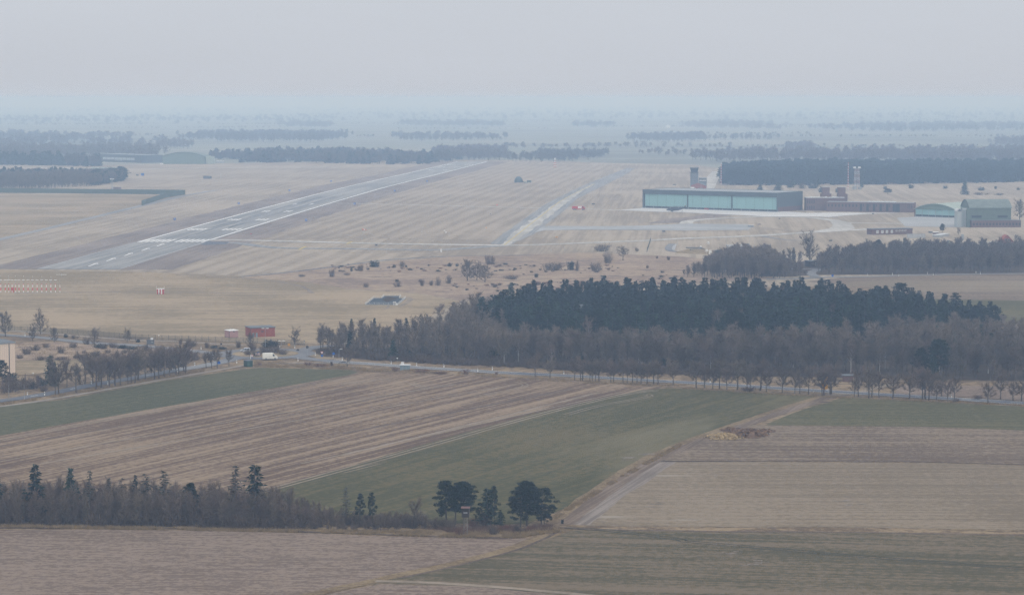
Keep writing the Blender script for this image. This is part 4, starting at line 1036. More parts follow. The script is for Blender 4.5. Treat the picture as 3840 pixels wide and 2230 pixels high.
# ---- the wood on the right below the airfield
W1 = GS('d', [(180, 690), (600, 715), (1180, 715), (1640, 695), (1380, 610), (1300, 560), (1000, 540), (700, 540), (450, 600)])
w1 = sorted(fill(W1, 6.0), key=lambda q: q[1])
def w1h(q):
    xd = (1920 + F * q[0] / q[1] - 2500) / .31746
    f = max(0, min(1, (xd - 180) / 620)) * max(.55, min(1, (1700 - xd) / 500))
    return (4.5 + 8.5 * f) * R.uniform(.85, 1.12)
stuff_trees('bare_wood', 'back of the rounded grove west of the side road', 'wood', [('wood', q[0], q[1], w1h(q), 1.4) for q in w1[36:]], 2)
for q in w1[:36]:
    tree('wood', q, min(9.5, w1h(q)), 'bare grey tree in the rounded grove west of the side road', 'bare trees of the rounded grove', R.uniform(1.1, 1.5))
W2 = GS('k', [(205, 548), (1100, 535), (2600, 518), (2600, 300), (1900, 290), (1200, 300), (700, 330), (200, 430), (190, 500)])
w2 = sorted(fill(W2, 8.2), key=lambda q: q[1])
items = []
for i, q in enumerate(w2):
    if i < 45: tree('wood', q, R.uniform(8.5, 12), 'bare grey tree in the long grove beside the far right road', 'bare trees of the long right grove', R.uniform(1.1, 1.5))
    else: items.append(('wood', q[0], q[1], R.uniform(8.5, 12), 1.3))
if items: stuff_trees('bare_wood', 'back of the long grove right of the airfield entrance', 'wood', items, 2)
for (r, x, y, yt, kd, lb) in [('d', 1690, 540, 175, 'bush', 'tallest wide bare tree left of the long right grove'), ('d', 1465, 600, 350, 'oak', 'bare tree with thick trunk on the gravel yard'), ('d', 1390, 560, 370, 'wood', 'bare tree behind the gravel yard'), ('d', 1570, 560, 380, 'wood', 'bare tree behind the thick-trunked tree'), ('d', 1500, 480, 340, 'fir', 'tiny pointed conifer above the grove gap'),
                              ('k', 880, 350, 150, 'pine', 'greenish conifer at the top of the long right grove'), ('k', 1175, 320, 120, 'fir', 'small dark conifer at the top of the right grove below the grey wall'), ('k', 1518, 290, 195, 'fir', 'small dark conifer left of the pale gabled hut'), ('c', 1600, 945, 838, 'pine', 'broad green pine in front of the far apron'), ('c', 1785, 965, 878, 'bush', 'round dark shrub tree right of the broad green pine'), ('c', 2470, 800, 560, 'bush', 'tall bare tree right of the green hangar'), ('k', 2430, 180, 90, 'bush', 'bare tree right of the red-roofed house'), ('k', 60, 530, 480, 'shrub', 'low shrub on the side-road verge'), ('d', 1590, 640, 615, 'shrub', 'flat shrub at the side-road junction')]:
    p = G(r, x, y); tree(kd, p, hgt(p, r, yt), lb, None, .95, 0 if kd == 'pine' else None)

# ---- bushes on the heath
for i, (x, y, w_, h, kd, lb) in enumerate([
    (250, 1302, 75, 60, 'evershrub', 'dark round bush left on the heath beside the dark track'), (135, 1332, 55, 55, 'shrub', 'grey bush left of the dark round one on the heath'), (75, 1335, 22, 36, 'evershrub', 'small narrow dark bush at the left of the heath'), (448, 1302, 45, 48, 'shrub', 'pale bare bush right of the dark round one'), (480, 1304, 20, 22, 'evershrub', 'tiny dark bush beside the pale bare bush'), (390, 1304, 28, 25, 'evershrub', 'tiny dark bush left of the pale bare bush'),
    (800, 1298, 38, 30, 'evershrub', 'left of two small dark bushes on the mid heath'), (857, 1298, 32, 28, 'evershrub', 'right of two small dark bushes on the mid heath'), (930, 1405, 120, 158, 'bush', 'big left clump tree of the heath'), (1000, 1400, 100, 130, 'bush', 'middle tree of the big heath clump'), (1060, 1414, 110, 130, 'bush', 'right purple-brown tree of the big heath clump'), (1105, 1282, 90, 74, 'shrub', 'bare grey bush behind the big heath clump'), (795, 1424, 55, 62, 'shrub', 'bare bush left of the big heath clump'),
    (715, 1440, 45, 66, 'shrub', 'thin bare sapling bush left of the clump'), (595, 1442, 46, 56, 'shrub', 'thin bare bush farther left of the clump'), (660, 1438, 36, 44, 'shrub', 'faint bare bush between the two thin ones'), (413, 1412, 32, 26, 'evershrub', 'dark low conifer bush on the near heath'), (415, 1450, 60, 44, 'shrub', 'bare bush just below the dark low one'), (180, 1452, 45, 36, 'shrub', 'dark bush at the near left of the heath'), (1130, 1455, 30, 28, 'shrub', 'small bush above the basin on the near heath'),
    (1560, 1326, 180, 66, 'shrub', 'wide low dark thicket on the right heath'), (1695, 1324, 64, 76, 'evershrub', 'tall dark bush right of the wide thicket'), (1742, 1332, 34, 76, 'shrub', 'slim bare bush beside the tall dark bush'), (1875, 1332, 92, 68, 'shrub', 'purple bare bush at the right of the heath'), (1910, 1187, 140, 62, 'shrub', 'wide flat thicket beyond the dark track'), (2080, 1254, 82, 106, 'oak', 'lone bare tree right of the heath'), (1965, 1274, 78, 84, 'shrub', 'grey bare bush left of the lone tree'), (1255, 1392, 140, 32, 'shrub', 'flat dark brush patch on the heath'), (1440, 1378, 34, 34, 'evershrub', 'small green bush right of the flat brush'), (2185, 1187, 32, 30, 'shrub', 'little dark bush beside the fenced compound'), (2415, 1252, 34, 34, 'shrub', 'little bare bush below the compound'), (2330, 1240, 22, 24, 'shrub', 'tiny sapling below the compound'), (2260, 1312, 26, 26, 'shrub', 'tiny bush by the right dark heather'), (1345, 1360, 20, 12, 'shrub', 'dark tuft on the middle heath'), (350, 1312, 24, 18, 'shrub', 'dark tuft on the left heath'), (40, 1362, 60, 18, 'shrub', 'low brush at the far left heath')]):
    p = G('2', x, y); k = .50794 / ppm(p)
    W_, H_ = w_ * k, h * k
    if kd in ('oak', 'bush'): tree(kd, p, H_, lb, 'bushes and trees on the heath', W_ / (H_ * .62), parts=True)
    else: tree(kd, p, H_, lb, 'bushes and trees on the heath', W_ / 2.6 / (H_ / BASEH[kd]))
for (x, y, w_, h, lb) in [(2450, 75, 60, 60, 'dark bare bush at the left of the heath beyond the grass track'), (2230, 75, 60, 22, 'low brush left of the dark bare bush')]:
    p = G('4', x, y); k = .50794 / ppm(p); tree('shrub', p, h * k, lb, None, w_ * k / 2.6 / (h * k / 2.2))
brush = []
for k in range(420):
    q = G('2', R.uniform(-100, 2500), R.uniform(1290, 1470)); 
    if mnoise.noise(Vector((q[0] * .02, q[1] * .012, 4))) > -.05: brush.append((R.choice(['shrub', 'russet', 'evershrub', 'shrub']), q[0] + R.gauss(0, 4), q[1] + R.gauss(0, 6), R.uniform(.5, 1.5), R.uniform(1.2, 2.6)))
stuff_trees('heather_brush', 'low dark heather and brush scattered over the heath', 'brush', brush, 2)
# bushes below the far conifer wood
for i, (x, y, w_, h, kd, lb) in enumerate([(572, 737, 60, 45, 'fir', 'dark bush left behind the long hangar roof'), (705, 742, 85, 70, 'fir', 'big dark bush behind the long hangar roof'), (795, 716, 70, 50, 'evershrub', 'dark bush at the foot of the far conifer wood'), (880, 724, 75, 45, 'shrub', 'bare bush at the foot of the far conifer wood'), (965, 722, 80, 40, 'evershrub', 'flat dark bush at the wood edge left of the chimneys'), (1142, 752, 40, 34, 'evershrub', 'dark bush between the two brick stair towers'), (1022, 752, 40, 50, 'evershrub', 'dark bush left of the left brick stair tower'),
    (1322, 716, 40, 30, 'evershrub', 'small bush right of the lattice tower'), (1515, 766, 52, 42, 'pine', 'lone round pine on the right grassland'), (1492, 728, 35, 28, 'evershrub', 'small bush behind the lone round pine'), (1685, 722, 45, 34, 'evershrub', 'bush at the wood edge in the right grassland'), (1942, 724, 38, 28, 'evershrub', 'bush left of the tall dark conifer'), (2082, 768, 75, 105, 'fir', 'tall dark conifer in the right grassland'), (2205, 738, 50, 34, 'evershrub', 'dark bush right of the tall dark conifer'), (2310, 726, 24, 26, 'evershrub', 'small round bush on the far right grassland'), (2477, 734, 28, 22, 'evershrub', 'round bush nearest the right edge of the grassland'), (2200, 770, 120, 20, 'shrub', 'low dark hedge patch beside the tall conifer'), (2340, 772, 90, 16, 'shrub', 'low hedge patch right of the tall conifer')]):
    p = G('3', x, y); k = .50794 / ppm(p); W_, H_ = w_ * k, h * k
    tree(kd, p, H_, lb, 'bushes on the eastern grassland', (W_ / 2.6 / (H_ / BASEH[kd])) if kd in CAT else W_ / (H_ * .5), 0 if kd == 'pine' else None)

# ---- far woods (one mass each)
def mass(name, label, poly, sp, kinds, h, thin=4, wide=1.5):
    stuff_trees(name, label, 'wood', [(R.choice(kinds), q[0], q[1], R.uniform(h * .62, h * 1.2), wide * R.uniform(.8, 1.3)) for q in fill(poly, sp)], thin)
mass('far_conifer_wood', 'long dark conifer wood behind the hangars on the right', GS('s', [(2712, 695), (3000, 696), (3350, 692), (3900, 682), (4200, 678), (4200, 632), (3000, 634), (2712, 648)]), 11, ['fir', 'pine', 'pine', 'fir'], 14.5, 3)
mass('far_bare_wood', 'thin bare wood with pale stems at the far left', GS('s', [(-120, 716), (130, 712), (360, 697), (470, 678), (470, 668), (-120, 676)]), 8, ['wood'], 13, 2, 1.1)
mass('far_conifer_wood', 'dark conifer strip at the end of the far left wood', GS('s', [(345, 697), (466, 678), (468, 662), (345, 680)]), 8, ['fir', 'pine'], 13, 2)
mass('far_conifer_wood', 'dark conifers topping the far left wood', GS('s', [(-120, 684), (340, 678), (340, 668), (-120, 672)]), 12, ['fir'], 14, 3)
mass('far_conifer_wood', 'dark spruce row left of the long dark hangar', GS('s', [(-120, 617), (250, 622), (250, 616), (-120, 610)]), 12, ['fir'], 19, 3)
mass('far_bare_wood', 'bare wood between spruce row and long dark hangar', GS('s', [(250, 624), (372, 626), (372, 618), (250, 616)]), 11, ['wood', 'wood', 'fir'], 17, 3)
FARB = [  # base row polygon (s), spacing, kinds, height, label
    ([(-150, 600), (590, 594), (590, 574), (-150, 560)], 24, ['wood'], 19, 'hazy bare wood behind the far left hangars'),
    ([(780, 598), (960, 602), (960, 592), (780, 590)], 16, ['wood', 'fir'], 15, 'hazy trees right of the arched far hangar'),
    ([(940, 612), (1150, 618), (1400, 612), (1700, 610), (1700, 590), (1300, 588), (940, 586)], 22, ['wood', 'wood', 'fir'], 17, 'hazy wood left of the runway end'),
    ([(1640, 600), (1890, 597), (1890, 572), (1640, 575)], 22, ['wood'], 17, 'hazy round clump of bare trees behind the runway end'),
    ([(1890, 604), (2120, 606), (2280, 594), (2280, 582), (2020, 588), (1900, 600)], 18, ['wood'], 15, 'hazy belt of bare trees right of the runway end'),
    ([(2700, 605), (3100, 612), (3900, 612), (4200, 606), (4200, 575), (3300, 580), (2700, 588)], 26, ['wood'], 18, 'hazy bare wood behind the far conifer wood'),
    ([(2960, 566), (3070, 568), (3060, 555), (2960, 556)], 24, ['wood'], 16, 'small hazy grove beyond the right-hand bare wood'),
    ([(2360, 530), (2640, 534), (2640, 520), (2420, 518)], 28, ['wood'], 19, 'hazy grove below the white far building'),
    ([(2650, 528), (2900, 528), (2900, 522), (2650, 522)], 40, ['wood'], 16, 'hazy line of trees right of the far grove'),
    ([(3700, 546), (3900, 548), (4200, 548), (4200, 528), (3720, 534)], 30, ['wood'], 18, 'hazy grove at the far right edge'),
    ([(600, 560), (715, 560), (715, 545), (600, 546)], 26, ['wood'], 18, 'hazy round grove above the arched far hangar'),
    ([(715, 530), (1130, 534), (1270, 528), (1270, 512), (720, 512)], 34, ['wood'], 19, 'hazy belt of trees in the left distance'),
    ([(-150, 575), (160, 540), (580, 548), (600, 530), (100, 512), (-150, 505)], 50, ['wood'], 18, 'hazy wooded country at the far left'),
    ([(1060, 478), (1250, 480), (1250, 468), (1060, 466)], 46, ['wood'], 18, 'faint grove in the left far distance'),
    ([(1490, 528), (1880, 530), (1880, 516), (1490, 514)], 42, ['wood'], 17, 'faint hedged belt behind the runway end'),
    ([(1510, 474), (1880, 476), (1880, 466), (1510, 464)], 60, ['wood'], 20, 'faint long belt in the middle distance'),
    ([(2150, 478), (2310, 480), (2310, 470), (2150, 468)], 60, ['wood'], 20, 'faint belt in the far middle right'),
    ([(1880, 560), (2500, 556), (2720, 558), (2720, 551), (1900, 552)], 46, ['wood'], 12, 'faint hedgerow trees behind the airfield'),
    ([(2400, 583), (2710, 590), (2710, 578), (2400, 574)], 40, ['wood'], 12, 'scattered hazy trees left of the far conifer wood'),
    ([(2560, 482), (2900, 486), (2900, 470), (2560, 466)], 60, ['wood'], 20, 'faint wooded belt in the right distance'),
    ([(3150, 492), (4200, 496), (4200, 470), (3150, 474)], 70, ['wood'], 20, 'faint wide wooded belt at the far right'),
    ([(-200, 470), (1200, 462), (1200, 440), (-200, 444)], 130, ['wood'], 22, 'faintest wooded country near the left horizon'),
    ([(1300, 452), (4300, 446), (4300, 428), (1300, 430)], 190, ['wood'], 24, 'faintest wooded country near the right horizon'),
    ([(-300, 425), (4400, 420), (4400, 408), (-300, 410)], 330, ['wood'], 26, 'last dim line of woods before the horizon')]
for (pl, sp, kd, h, lb) in FARB:
    if 20 < sp < 80: sp *= .8
    P = GS('s', pl)
    cx = sum(p[0] for p in P) / len(P); cy = sum(p[1] for p in P) / len(P)
    big = [(cx + (p[0] - cx) * 1.35, cy + (p[1] - cy) * 1.5) for p in P]
    wx = max(p[0] for p in P) - min(p[0] for p in P); wy = max(p[1] for p in P) - min(p[1] for p in P)
    it = []
    for q in fill(big, sp):
        nv = mnoise.noise_vector(Vector((q[0] * 3.0 / wx ** .8 / 5, q[1] * .006, 1.7)))
        j = (q[0] + nv.x * wx * .16, q[1] + nv.y * wy * .45)
        if (inside(j, P) and R.random() < .93): it.append((R.choice(kd), q[0], q[1], h * R.uniform(.55, 1.15), 1.9 if sp < 34 else 2.8))
    stuff_trees('distant_wood', lb, 'wood', it, 10 if sp > 24 else 5)
it = []
for k in range(34):                        # hedgerows and single trees of the farmland beyond the airfield
    D = R.uniform(4100, 11500); x = R.uniform(-.24, .24) * D; n_ = R.randrange(18, 70)
    if D < 4600 and -300 < x < 500: continue
    for j in range(n_): it.append(('wood', x + j * R.uniform(9, 13), D + j * R.uniform(-1.5, 2), R.uniform(5, 8.5), 2.8))
stuff_trees('hedgerow_trees', 'hazy hedgerows and single trees dotted over the far farmland', 'hedgerow', it, 8)

# ------------------------------------------------------------------ buildings and other things
M['hangdark'] = ribbed('dark_metal_cladding', (.078, .10, .112), 1.2)
M['hangdoor'] = ribbed('pale_green_door_sheet', (.27, .47, .47), 1.0, 'X', .06)
M['doorframe'] = mat('grey_door_frame', (.36, .40, .40), .6, .1, .5)
M['doorgrey'] = ribbed('grey_green_door_sheet', (.20, .25, .24), 1.0, 'Y', .08)
M['roofgrey'] = mat('grey_flat_roof', (.28, .30, .31), .9, .2, .15)
M['rooflight'] = mat('pale_roof_felt', (.55, .57, .57), .8, .15, .3)
M['glass'] = mat('dark_window_glass', (.035, .045, .055), .15, .2, 1.5, spec=.5)
M['paleglass'] = mat('pale_window_glass', (.42, .46, .46), .3, .25, .4, spec=.5)
M['brick'] = brick('dull_red_brick', (.165, .098, .09), (.14, .085, .08), (.2, .165, .155))
M['brickred'] = brick('bright_red_brick', (.32, .085, .06), (.26, .07, .052), (.30, .2, .17))
M['pinkwall'] = brick('pale_pink_brick', (.40, .24, .235), (.35, .21, .21), (.42, .34, .32))
M['green'] = mat('olive_green_cladding', (.12, .16, .135), .7, .15, .25)
M['greenroof'] = mat('weathered_green_roof', (.16, .195, .18), .85, .25, .25)
M['archroof'] = mat('pale_green_roof', (.32, .38, .33), .8, .12, .15)
M['archend'] = mat('green_gable_board', (.15, .21, .17), .75, .12, .25)
M['slate'] = mat('bluish_slate_roof', (.14, .155, .17), .85, .2, .5)
M['beige'] = ribbed('beige_metal_wall', (.72, .585, .47), .9, 'X', .04)
M['darkgrey'] = mat('dark_grey_metal', (.07, .075, .08), .6, .2, 1)
M['grey'] = mat('grey_galvanised_steel', (.30, .32, .33), .5, .15, 1)
M['white'] = mat('white_painted_metal', (.74, .74, .72), .5, .06, 1)
M['vanwhite'] = mat('warm_white_car_paint', (.72, .71, .64), .3, .05, .8, spec=.5)
M['silver'] = mat('silver_car_paint', (.50, .53, .58), .3, .06, 1, metal=.3, spec=.5)
M['black'] = mat('black_rubber', (.02, .02, .021), .8, .2, 2)
M['red'] = mat('signal_red_paint', (.44, .05, .04), .45, .08, 1)
M['orange'] = mat('orange_red_paint', (.62, .11, .045), .5, .08, 1)
M['yellow'] = mat('yellow_sign_face', (.60, .30, .03), .5, .12, 1)
M['blue'] = mat('blue_sign_face', (.03, .12, .42), .5, .08, 1)
M['greencab'] = mat('dark_green_cabinet_paint', (.035, .075, .058), .6, .15, 1)
M['shelter'] = ribbed('blue_grey_shelter_sheet', (.20, .27, .31), .9, 'X', .1)
M['redwhite'] = banded('red_white_bands', (.58, .06, .045), (.74, .73, .70), 3.0)
M['redwhite2'] = banded('red_white_posts', (.62, .04, .03), (.74, .73, .70), 3.2, .62)
M['palelat'] = banded('faded_red_white_steel', (.38, .28, .26), (.52, .51, .50), 7.0)
M['stripes'] = banded('red_white_stripes', (.62, .05, .045), (.78, .77, .75), 1.4, 0.0, 'X')
M['dullred'] = mat('faded_red_felt', (.15, .088, .082), .9, .2, 1)
M['roofred'] = mat('red_clay_tiles', (.30, .095, .07), .85, .2, .6)
M['timber'] = mat('weathered_timber', (.05, .043, .04), .9, .3, 2, stretch=(1, 1, .3))
M['palewood'] = mat('pale_timber', (.22, .195, .17), .85, .2, 2)
M['palewood2'] = mat('grey_board', (.26, .26, .27), .9, .2, 2)
M['camo'] = mat('grey_green_canvas', (.07, .10, .105), .9, .3, .6)
M['armygreen'] = mat('army_green_paint', (.085, .115, .085), .7, .2, .8)
M['heli'] = mat('dark_grey_aircraft_paint', (.062, .07, .078), .55, .2, .5)
M['sheetwhite'] = mat('pale_concrete_wall', (.38, .39, .395), .85, .12, .3)
M['straw'] = mat('old_straw', (.33, .24, .125), .95, .35, 1.2)
M['dung'] = mat('dark_manure', (.135, .08, .045), .95, .45, .7)
M['mesh'] = mat('dark_green_fence_wire', (.05, .06, .055), .7, .15, 2)
M['water'] = mat('dark_water', (.022, .035, .045), .6, .35, .08, spec=.1)
M['yelgreen'] = mat('yellowish_gable_board', (.36, .40, .26), .8, .2, .5)

def frame(A, B):
    """local frame: x along A->B, y away from the camera"""
    return (A[0], A[1], 0), atan2(B[1] - A[1], B[0] - A[0]), sqrt((B[0] - A[0]) ** 2 + (B[1] - A[1]) ** 2)
def wins(par, xs, y, z0, z1, wdt, name='window', gm='glass', fm='white', axis='x', fr=.09, out_=-1):
    """one frame and one pane mesh per window, standing proud of the wall"""
    for x in xs:
        f = MB(); g = MB(); d = .06 * out_
        if axis == 'x':
            f.box(x, x + fr, y + d, y - d * .2, z0, z1); f.box(x + wdt - fr, x + wdt, y + d, y - d * .2, z0, z1)
            f.box(x + fr, x + wdt - fr, y + d, y - d * .2, z0, z0 + fr); f.box(x + fr, x + wdt - fr, y + d, y - d * .2, z1 - fr, z1)
            g.box(x + fr, x + wdt - fr, y + d * .5, y - d * .2, z0 + fr, z1 - fr)
        else:
            f.box(y - d * .2, y + d, x, x + fr, z0, z1); f.box(y - d * .2, y + d, x + wdt - fr, x + wdt, z0, z1)
            f.box(y - d * .2, y + d, x + fr, x + wdt - fr, z0, z0 + fr); f.box(y - d * .2, y + d, x + fr, x + wdt - fr, z1 - fr, z1)
            g.box(y - d * .2, y + d * .5, x + fr, x + wdt - fr, z0 + fr, z1 - fr)
        o = f.obj(name, M[fm], par); g.obj('pane', M[gm], o)

# ---- the long hangar with pale green doors
A, B = G('b', 110, 667), G('b', 1974, 724)
loc, rz, Ln = frame(A, B); H = hgt(A, 'b', 415); Dp = 52
t = thing('hangar', 'long dark hangar with three wide pale green doors and flat roof', 'hangar', loc, rz)
dz = H * .78
s = MB(); s.box(0, Ln, 3.0, Dp, 4.4, H); s.box(0, Ln, -.3, 3.0, dz, H); s.box(0, 1.6, -.3, 3.0, 0, dz); s.obj('cladding', M['hangdark'], t)
s = MB(); s.box(.05, Ln - .05, 3.05, Dp - .05, 0, 4.4); s.obj('brick_base', M['brick'], t)
s = MB(); s.box(.8, Ln - .8, .8, Dp - .8, H + .02, H + .25); s.obj('roof', M['roofgrey'], t)
s = MB(); s.box(-.1, Ln + .1, -.45, .35, H, H + .45); s.box(Ln - .4, Ln + .15, .35, Dp, H, H + .45); s.box(-.15, .4, .35, Dp, H, H + .45); s.box(.4, Ln - .4, Dp - .6, Dp, H, H + .45); s.obj('parapet', M['hangdark'], t)
bw = (Ln - 1.6) / 3
for k in range(3):
    x0 = 1.6 + k * bw
    s = MB(); npan = 10
    for j in range(npan):
        a = x0 + .7 + (bw - .9) * j / npan; b = x0 + .7 + (bw - .9) * (j + 1) / npan
        s.box(a + .05, b - .05, .6 + .25 * (j % 2), .8 + .25 * (j % 2), 2.15, dz - .05)
    d = s.obj('door', M['hangdoor'], t)
    s = MB()
    s.box(x0 + .7, x0 + bw - .2, .45, .6, 0, .35); s.box(x0 + .7, x0 + bw - .2, .45, .6, 2.0, 2.15)
    for j in range(6): 
        a = x0 + .7 + (bw - 1.2) * j / 5; s.box(a, a + .35, .44, .6, .35, 2.0)
    s.obj('door_frame', M['doorframe'], d)
    s = MB(); s.box(x0 + .7, x0 + bw - .2, .6, .7, .35, 2.0); s.obj('window_strip', M['glass'], d)
    s = MB(); s.box(x0 + bw - .2, x0 + bw + .7 if k < 2 else x0 + bw, -.2, 3, 0, dz); s.obj('door_post', M['hangdark'], t)
s = MB(); s.box(Ln, Ln + .06, 13, 14.3, 0, 2.4); s.box(Ln, Ln + .06, Dp - 4, Dp - 2, 0, 3.2); s.obj('side_door', M['darkgrey'], t)

# ---- control tower with its brick hut and block
A = G('b', 772, 392); P0 = A
k = .26984 / ppm(A)
Ht = hgt(A, 'b', 103)
t = thing('control_tower', 'dark airfield control tower with flared glazed cab', 'tower', (A[0], A[1], 0), -.1)
s = MB(); s.bbox(0, 9.2, 0, 9, 0, Ht - 6.2, .1); s.obj('shaft', M['slate'], t)
s = MB(); s.box(-.9, 10.1, -.9, 9.9, Ht - 6.2, Ht - 5.7)
for x in range(0, 12): s.tube((-.85 + x, -.85, Ht - 5.7), (-.85 + x, -.85, Ht - 4.7), .04, n=4)
s.box(-.9, 10.1, -.9, -.8, Ht - 4.75, Ht - 4.65); s.box(10, 10.1, -.8, 9.9, Ht - 4.75, Ht - 4.65); s.obj('gallery', M['darkgrey'], t)
s = MB(); z0, z1 = Ht - 5.7, Ht - 1.1
b_, c_ = .9, .0
s.add([(b_, b_, z0), (9.2 - b_, b_, z0), (9.2 - b_, 9 - b_, z0), (b_, 9 - b_, z0), (c_ - .3, c_ - .3, z1), (9.5, -.3, z1), (9.5, 9.3, z1), (-.3, 9.3, z1)], [(0, 1, 5, 4), (1, 2, 6, 5), (2, 3, 7, 6), (3, 0, 4, 7)])
s.obj('cab_glazing', M['glass'], t)
s = MB(); s.bbox(-.7, 9.9, -.7, 9.7, z1, Ht - .3, .1); s.tube((4, 4, Ht - .3), (4, 4, Ht + 1.6), .05); s.tube((6, 5, Ht - .3), (6, 5, Ht + 1.2), .05); s.obj('cab_roof', M['darkgrey'], t)
for i in range(4): wins(t, [3.4], 0, 4 + i * 4, 5.4 + i * 4, 2.2)
s = MB()
for i in range(4): s.box(-.05, 0, 1.5, 3, 4.5 + i * 3.6, 6 + i * 3.6)
s.obj('balcony', M['white'], t)
A = G('b', 885, 392)
t = thing('tower_annex', 'grey flat-roofed block right of the control tower', 'building', (A[0] + 1, A[1] + 6, 0), -.1)
s = MB(); s.bbox(0, 9, 0, 12, 0, 11.5); s.obj('wall', M['slate'], t); s = MB(); s.box(-.1, 9.1, -.1, 12.1, 11.5, 11.9); s.obj('roof', M['roofgrey'], t)
s = MB(); s.box(.5, 8.5, -.08, 0, 8.3, 9.3); s.obj('window_band', M['white'], t)
A = G('b', 770, 402); B = G('b', 962, 404); loc, rz, Ln = frame(A, B)
t = thing('brick_hut', 'red brick gabled hut at the foot of the control tower', 'building', (loc[0], loc[1] - 14, 0), rz)
h_ = hgt(A, 'b', 345)
s = MB(); s.prism([(0, 0), (Ln, 0), (Ln, h_), (Ln / 2, h_ + 2.8), (0, h_)], 0, 9); s.obj('wall', M['brickred'], t)
s = MB()
for sg in (0, 1):
    x0, x1 = (-.4, Ln / 2) if sg == 0 else (Ln / 2, Ln + .4)
    za, zb = (h_ - .1, h_ + 2.85) if sg == 0 else (h_ + 2.85, h_ - .1)
    s.add([(x0, -.4, za), (x1, -.4, zb), (x1, 9.4, zb), (x0, 9.4, za), (x0, -.4, za + .25), (x1, -.4, zb + .25), (x1, 9.4, zb + .25), (x0, 9.4, za + .25)], [(3, 2, 1, 0), (4, 5, 6, 7), (0, 1, 5, 4), (1, 2, 6, 5), (2, 3, 7, 6), (3, 0, 4, 7)])
s.obj('roof', M['slate'], t); wins(t, [Ln * .55, Ln * .75], 0, 1, 2.6, 1.3)
A = G('b', 905, 404)
t = thing('flagpole', 'thin white flagpole before the control tower', 'pole', (A[0], A[1] - 16, 0)); s = MB(); s.tube((0, 0, 0), (0, 0, 7), .12, .07); s.obj('pole', M['white'], t); s = MB(); s.lathe([(.4, 0), (.4, .3)], 8); s.obj('base', M['grey'], t)

# ---- vehicles (profile along x = length, nose at +x)
def vehicle(name, label, cat, p, rz, Lg, Wd, prof, paint, glass_side, screen, wheels, wr, group=None, extra=None):
    t = thing(name, label, cat, (p[0], p[1], p[2] if len(p) > 2 else .22), rz, group)
    s = MB()
    n = len(prof); w2 = Wd / 2; ins = .12 * Wd
    zt = max(z for _, z in prof); zb = min(z for _, z in prof)
    def half(z): 
        f = max(0, (z - .55 * zt) / (.45 * zt)); return w2 - ins * f ** 1.5
    vs = [(x, -half(z) , z) for x, z in prof] + [(x, half(z), z) for x, z in prof]
    cx = sum(x for x, _ in prof) / n; cz = sum(z for _, z in prof) / n
    s.add(vs, [tuple(range(n)), tuple(range(2 * n - 1, n - 1, -1))] + [((i + 1) % n, i, n + i, n + (i + 1) % n) for i in range(n)])
    s.obj('body', M[paint], t)
    for sd in (-1, 1):
        for q in glass_side:
            g = MB(); y = lambda z: sd * (half(z) + .012)
            pts = [(x, y(z), z) for x, z in q]
            g.add(pts, [tuple(range(len(q)))] if sd < 0 else [tuple(range(len(q) - 1, -1, -1))]); g.obj('side_window', M['glass'], t)
    for (x0, z0, x1, z1, nm) in screen:
        g = MB(); a = half(z0) - .1; b = half(z1) - .08
        g.add([(x0, -a, z0), (x0, a, z0), (x1, b, z1), (x1, -b, z1)], [(0, 1, 2, 3)]); g.obj(nm, M['glass'], t)
    for x in wheels:
        for sd in (-1, 1):
            s = MB(); s.tube((x, sd * (w2 - .26), wr), (x, sd * (w2 + .02), wr), wr, n=16); o = s.obj('wheel', M['black'], t)
            r = MB(); r.tube((x, sd * (w2 + .02), wr), (x, sd * (w2 + .035), wr), wr * .58, n=12); r.obj('rim', M['grey'], o)
    xn = max(x for x, _ in prof); xr = min(x for x, _ in prof)
    for sd in (-1, 1):
        s = MB(); s.cbox(xn - .16, sd * (w2 - .32), .33 * zt + .05, .3, .34, .24); s.obj('headlight', M['paleglass'], t)
        s = MB(); s.cbox(xr + .03, sd * (w2 - .16), .38 * zt, .1, .16, .4); s.obj('tail_light', M['red'], t)
        s = MB(); s.cbox(xn - Lg * .27, sd * (w2 + .12), .52 * zt, .12, .2, .26); s.obj('mirror', M['black'], t)
    s = MB(); s.box(xr + .2, xn - .25, -w2 + .03, w2 - .03, zb - .1, zb + .02); s.obj('underbody', M['black'], t)
    s = MB(); s.box(xn - .12, xn + .05, -w2 + .1, w2 - .1, zb, zb + .28); s.obj('bumper', M['darkgrey'], t)
    return t
VANP = [(-3.0, .35), (-3.03, 1.2), (-2.98, 2.45), (-2.8, 2.66), (.6, 2.70), (1.25, 2.58), (1.55, 2.35), (2.25, 1.62), (2.85, 1.32), (3.0, 1.0), (3.0, .35)]
p = G('a', 1180, 790)
vehicle('delivery_van', 'white high-roof delivery van driving on the roundabout', 'van', p, rowdir(G('a', 1060, 783), G('a', 1300, 778)) , 6, 2.0, VANP, 'vanwhite', [[(1.0, 1.5), (1.98, 1.5), (1.6, 2.05), (1.35, 2.25), (1.0, 2.25)]], [(2.22, 1.67, 1.58, 2.33, 'windscreen')], [-1.75, 1.9], .36)
CARP = [(-2.1, .32), (-2.13, .8), (-2.02, 1.35), (-1.9, 1.72), (-1.6, 1.82), (.15, 1.82), (.5, 1.7), (1.15, 1.1), (1.9, .92), (2.1, .7), (2.1, .32)]
p = G('a', 745, 662)
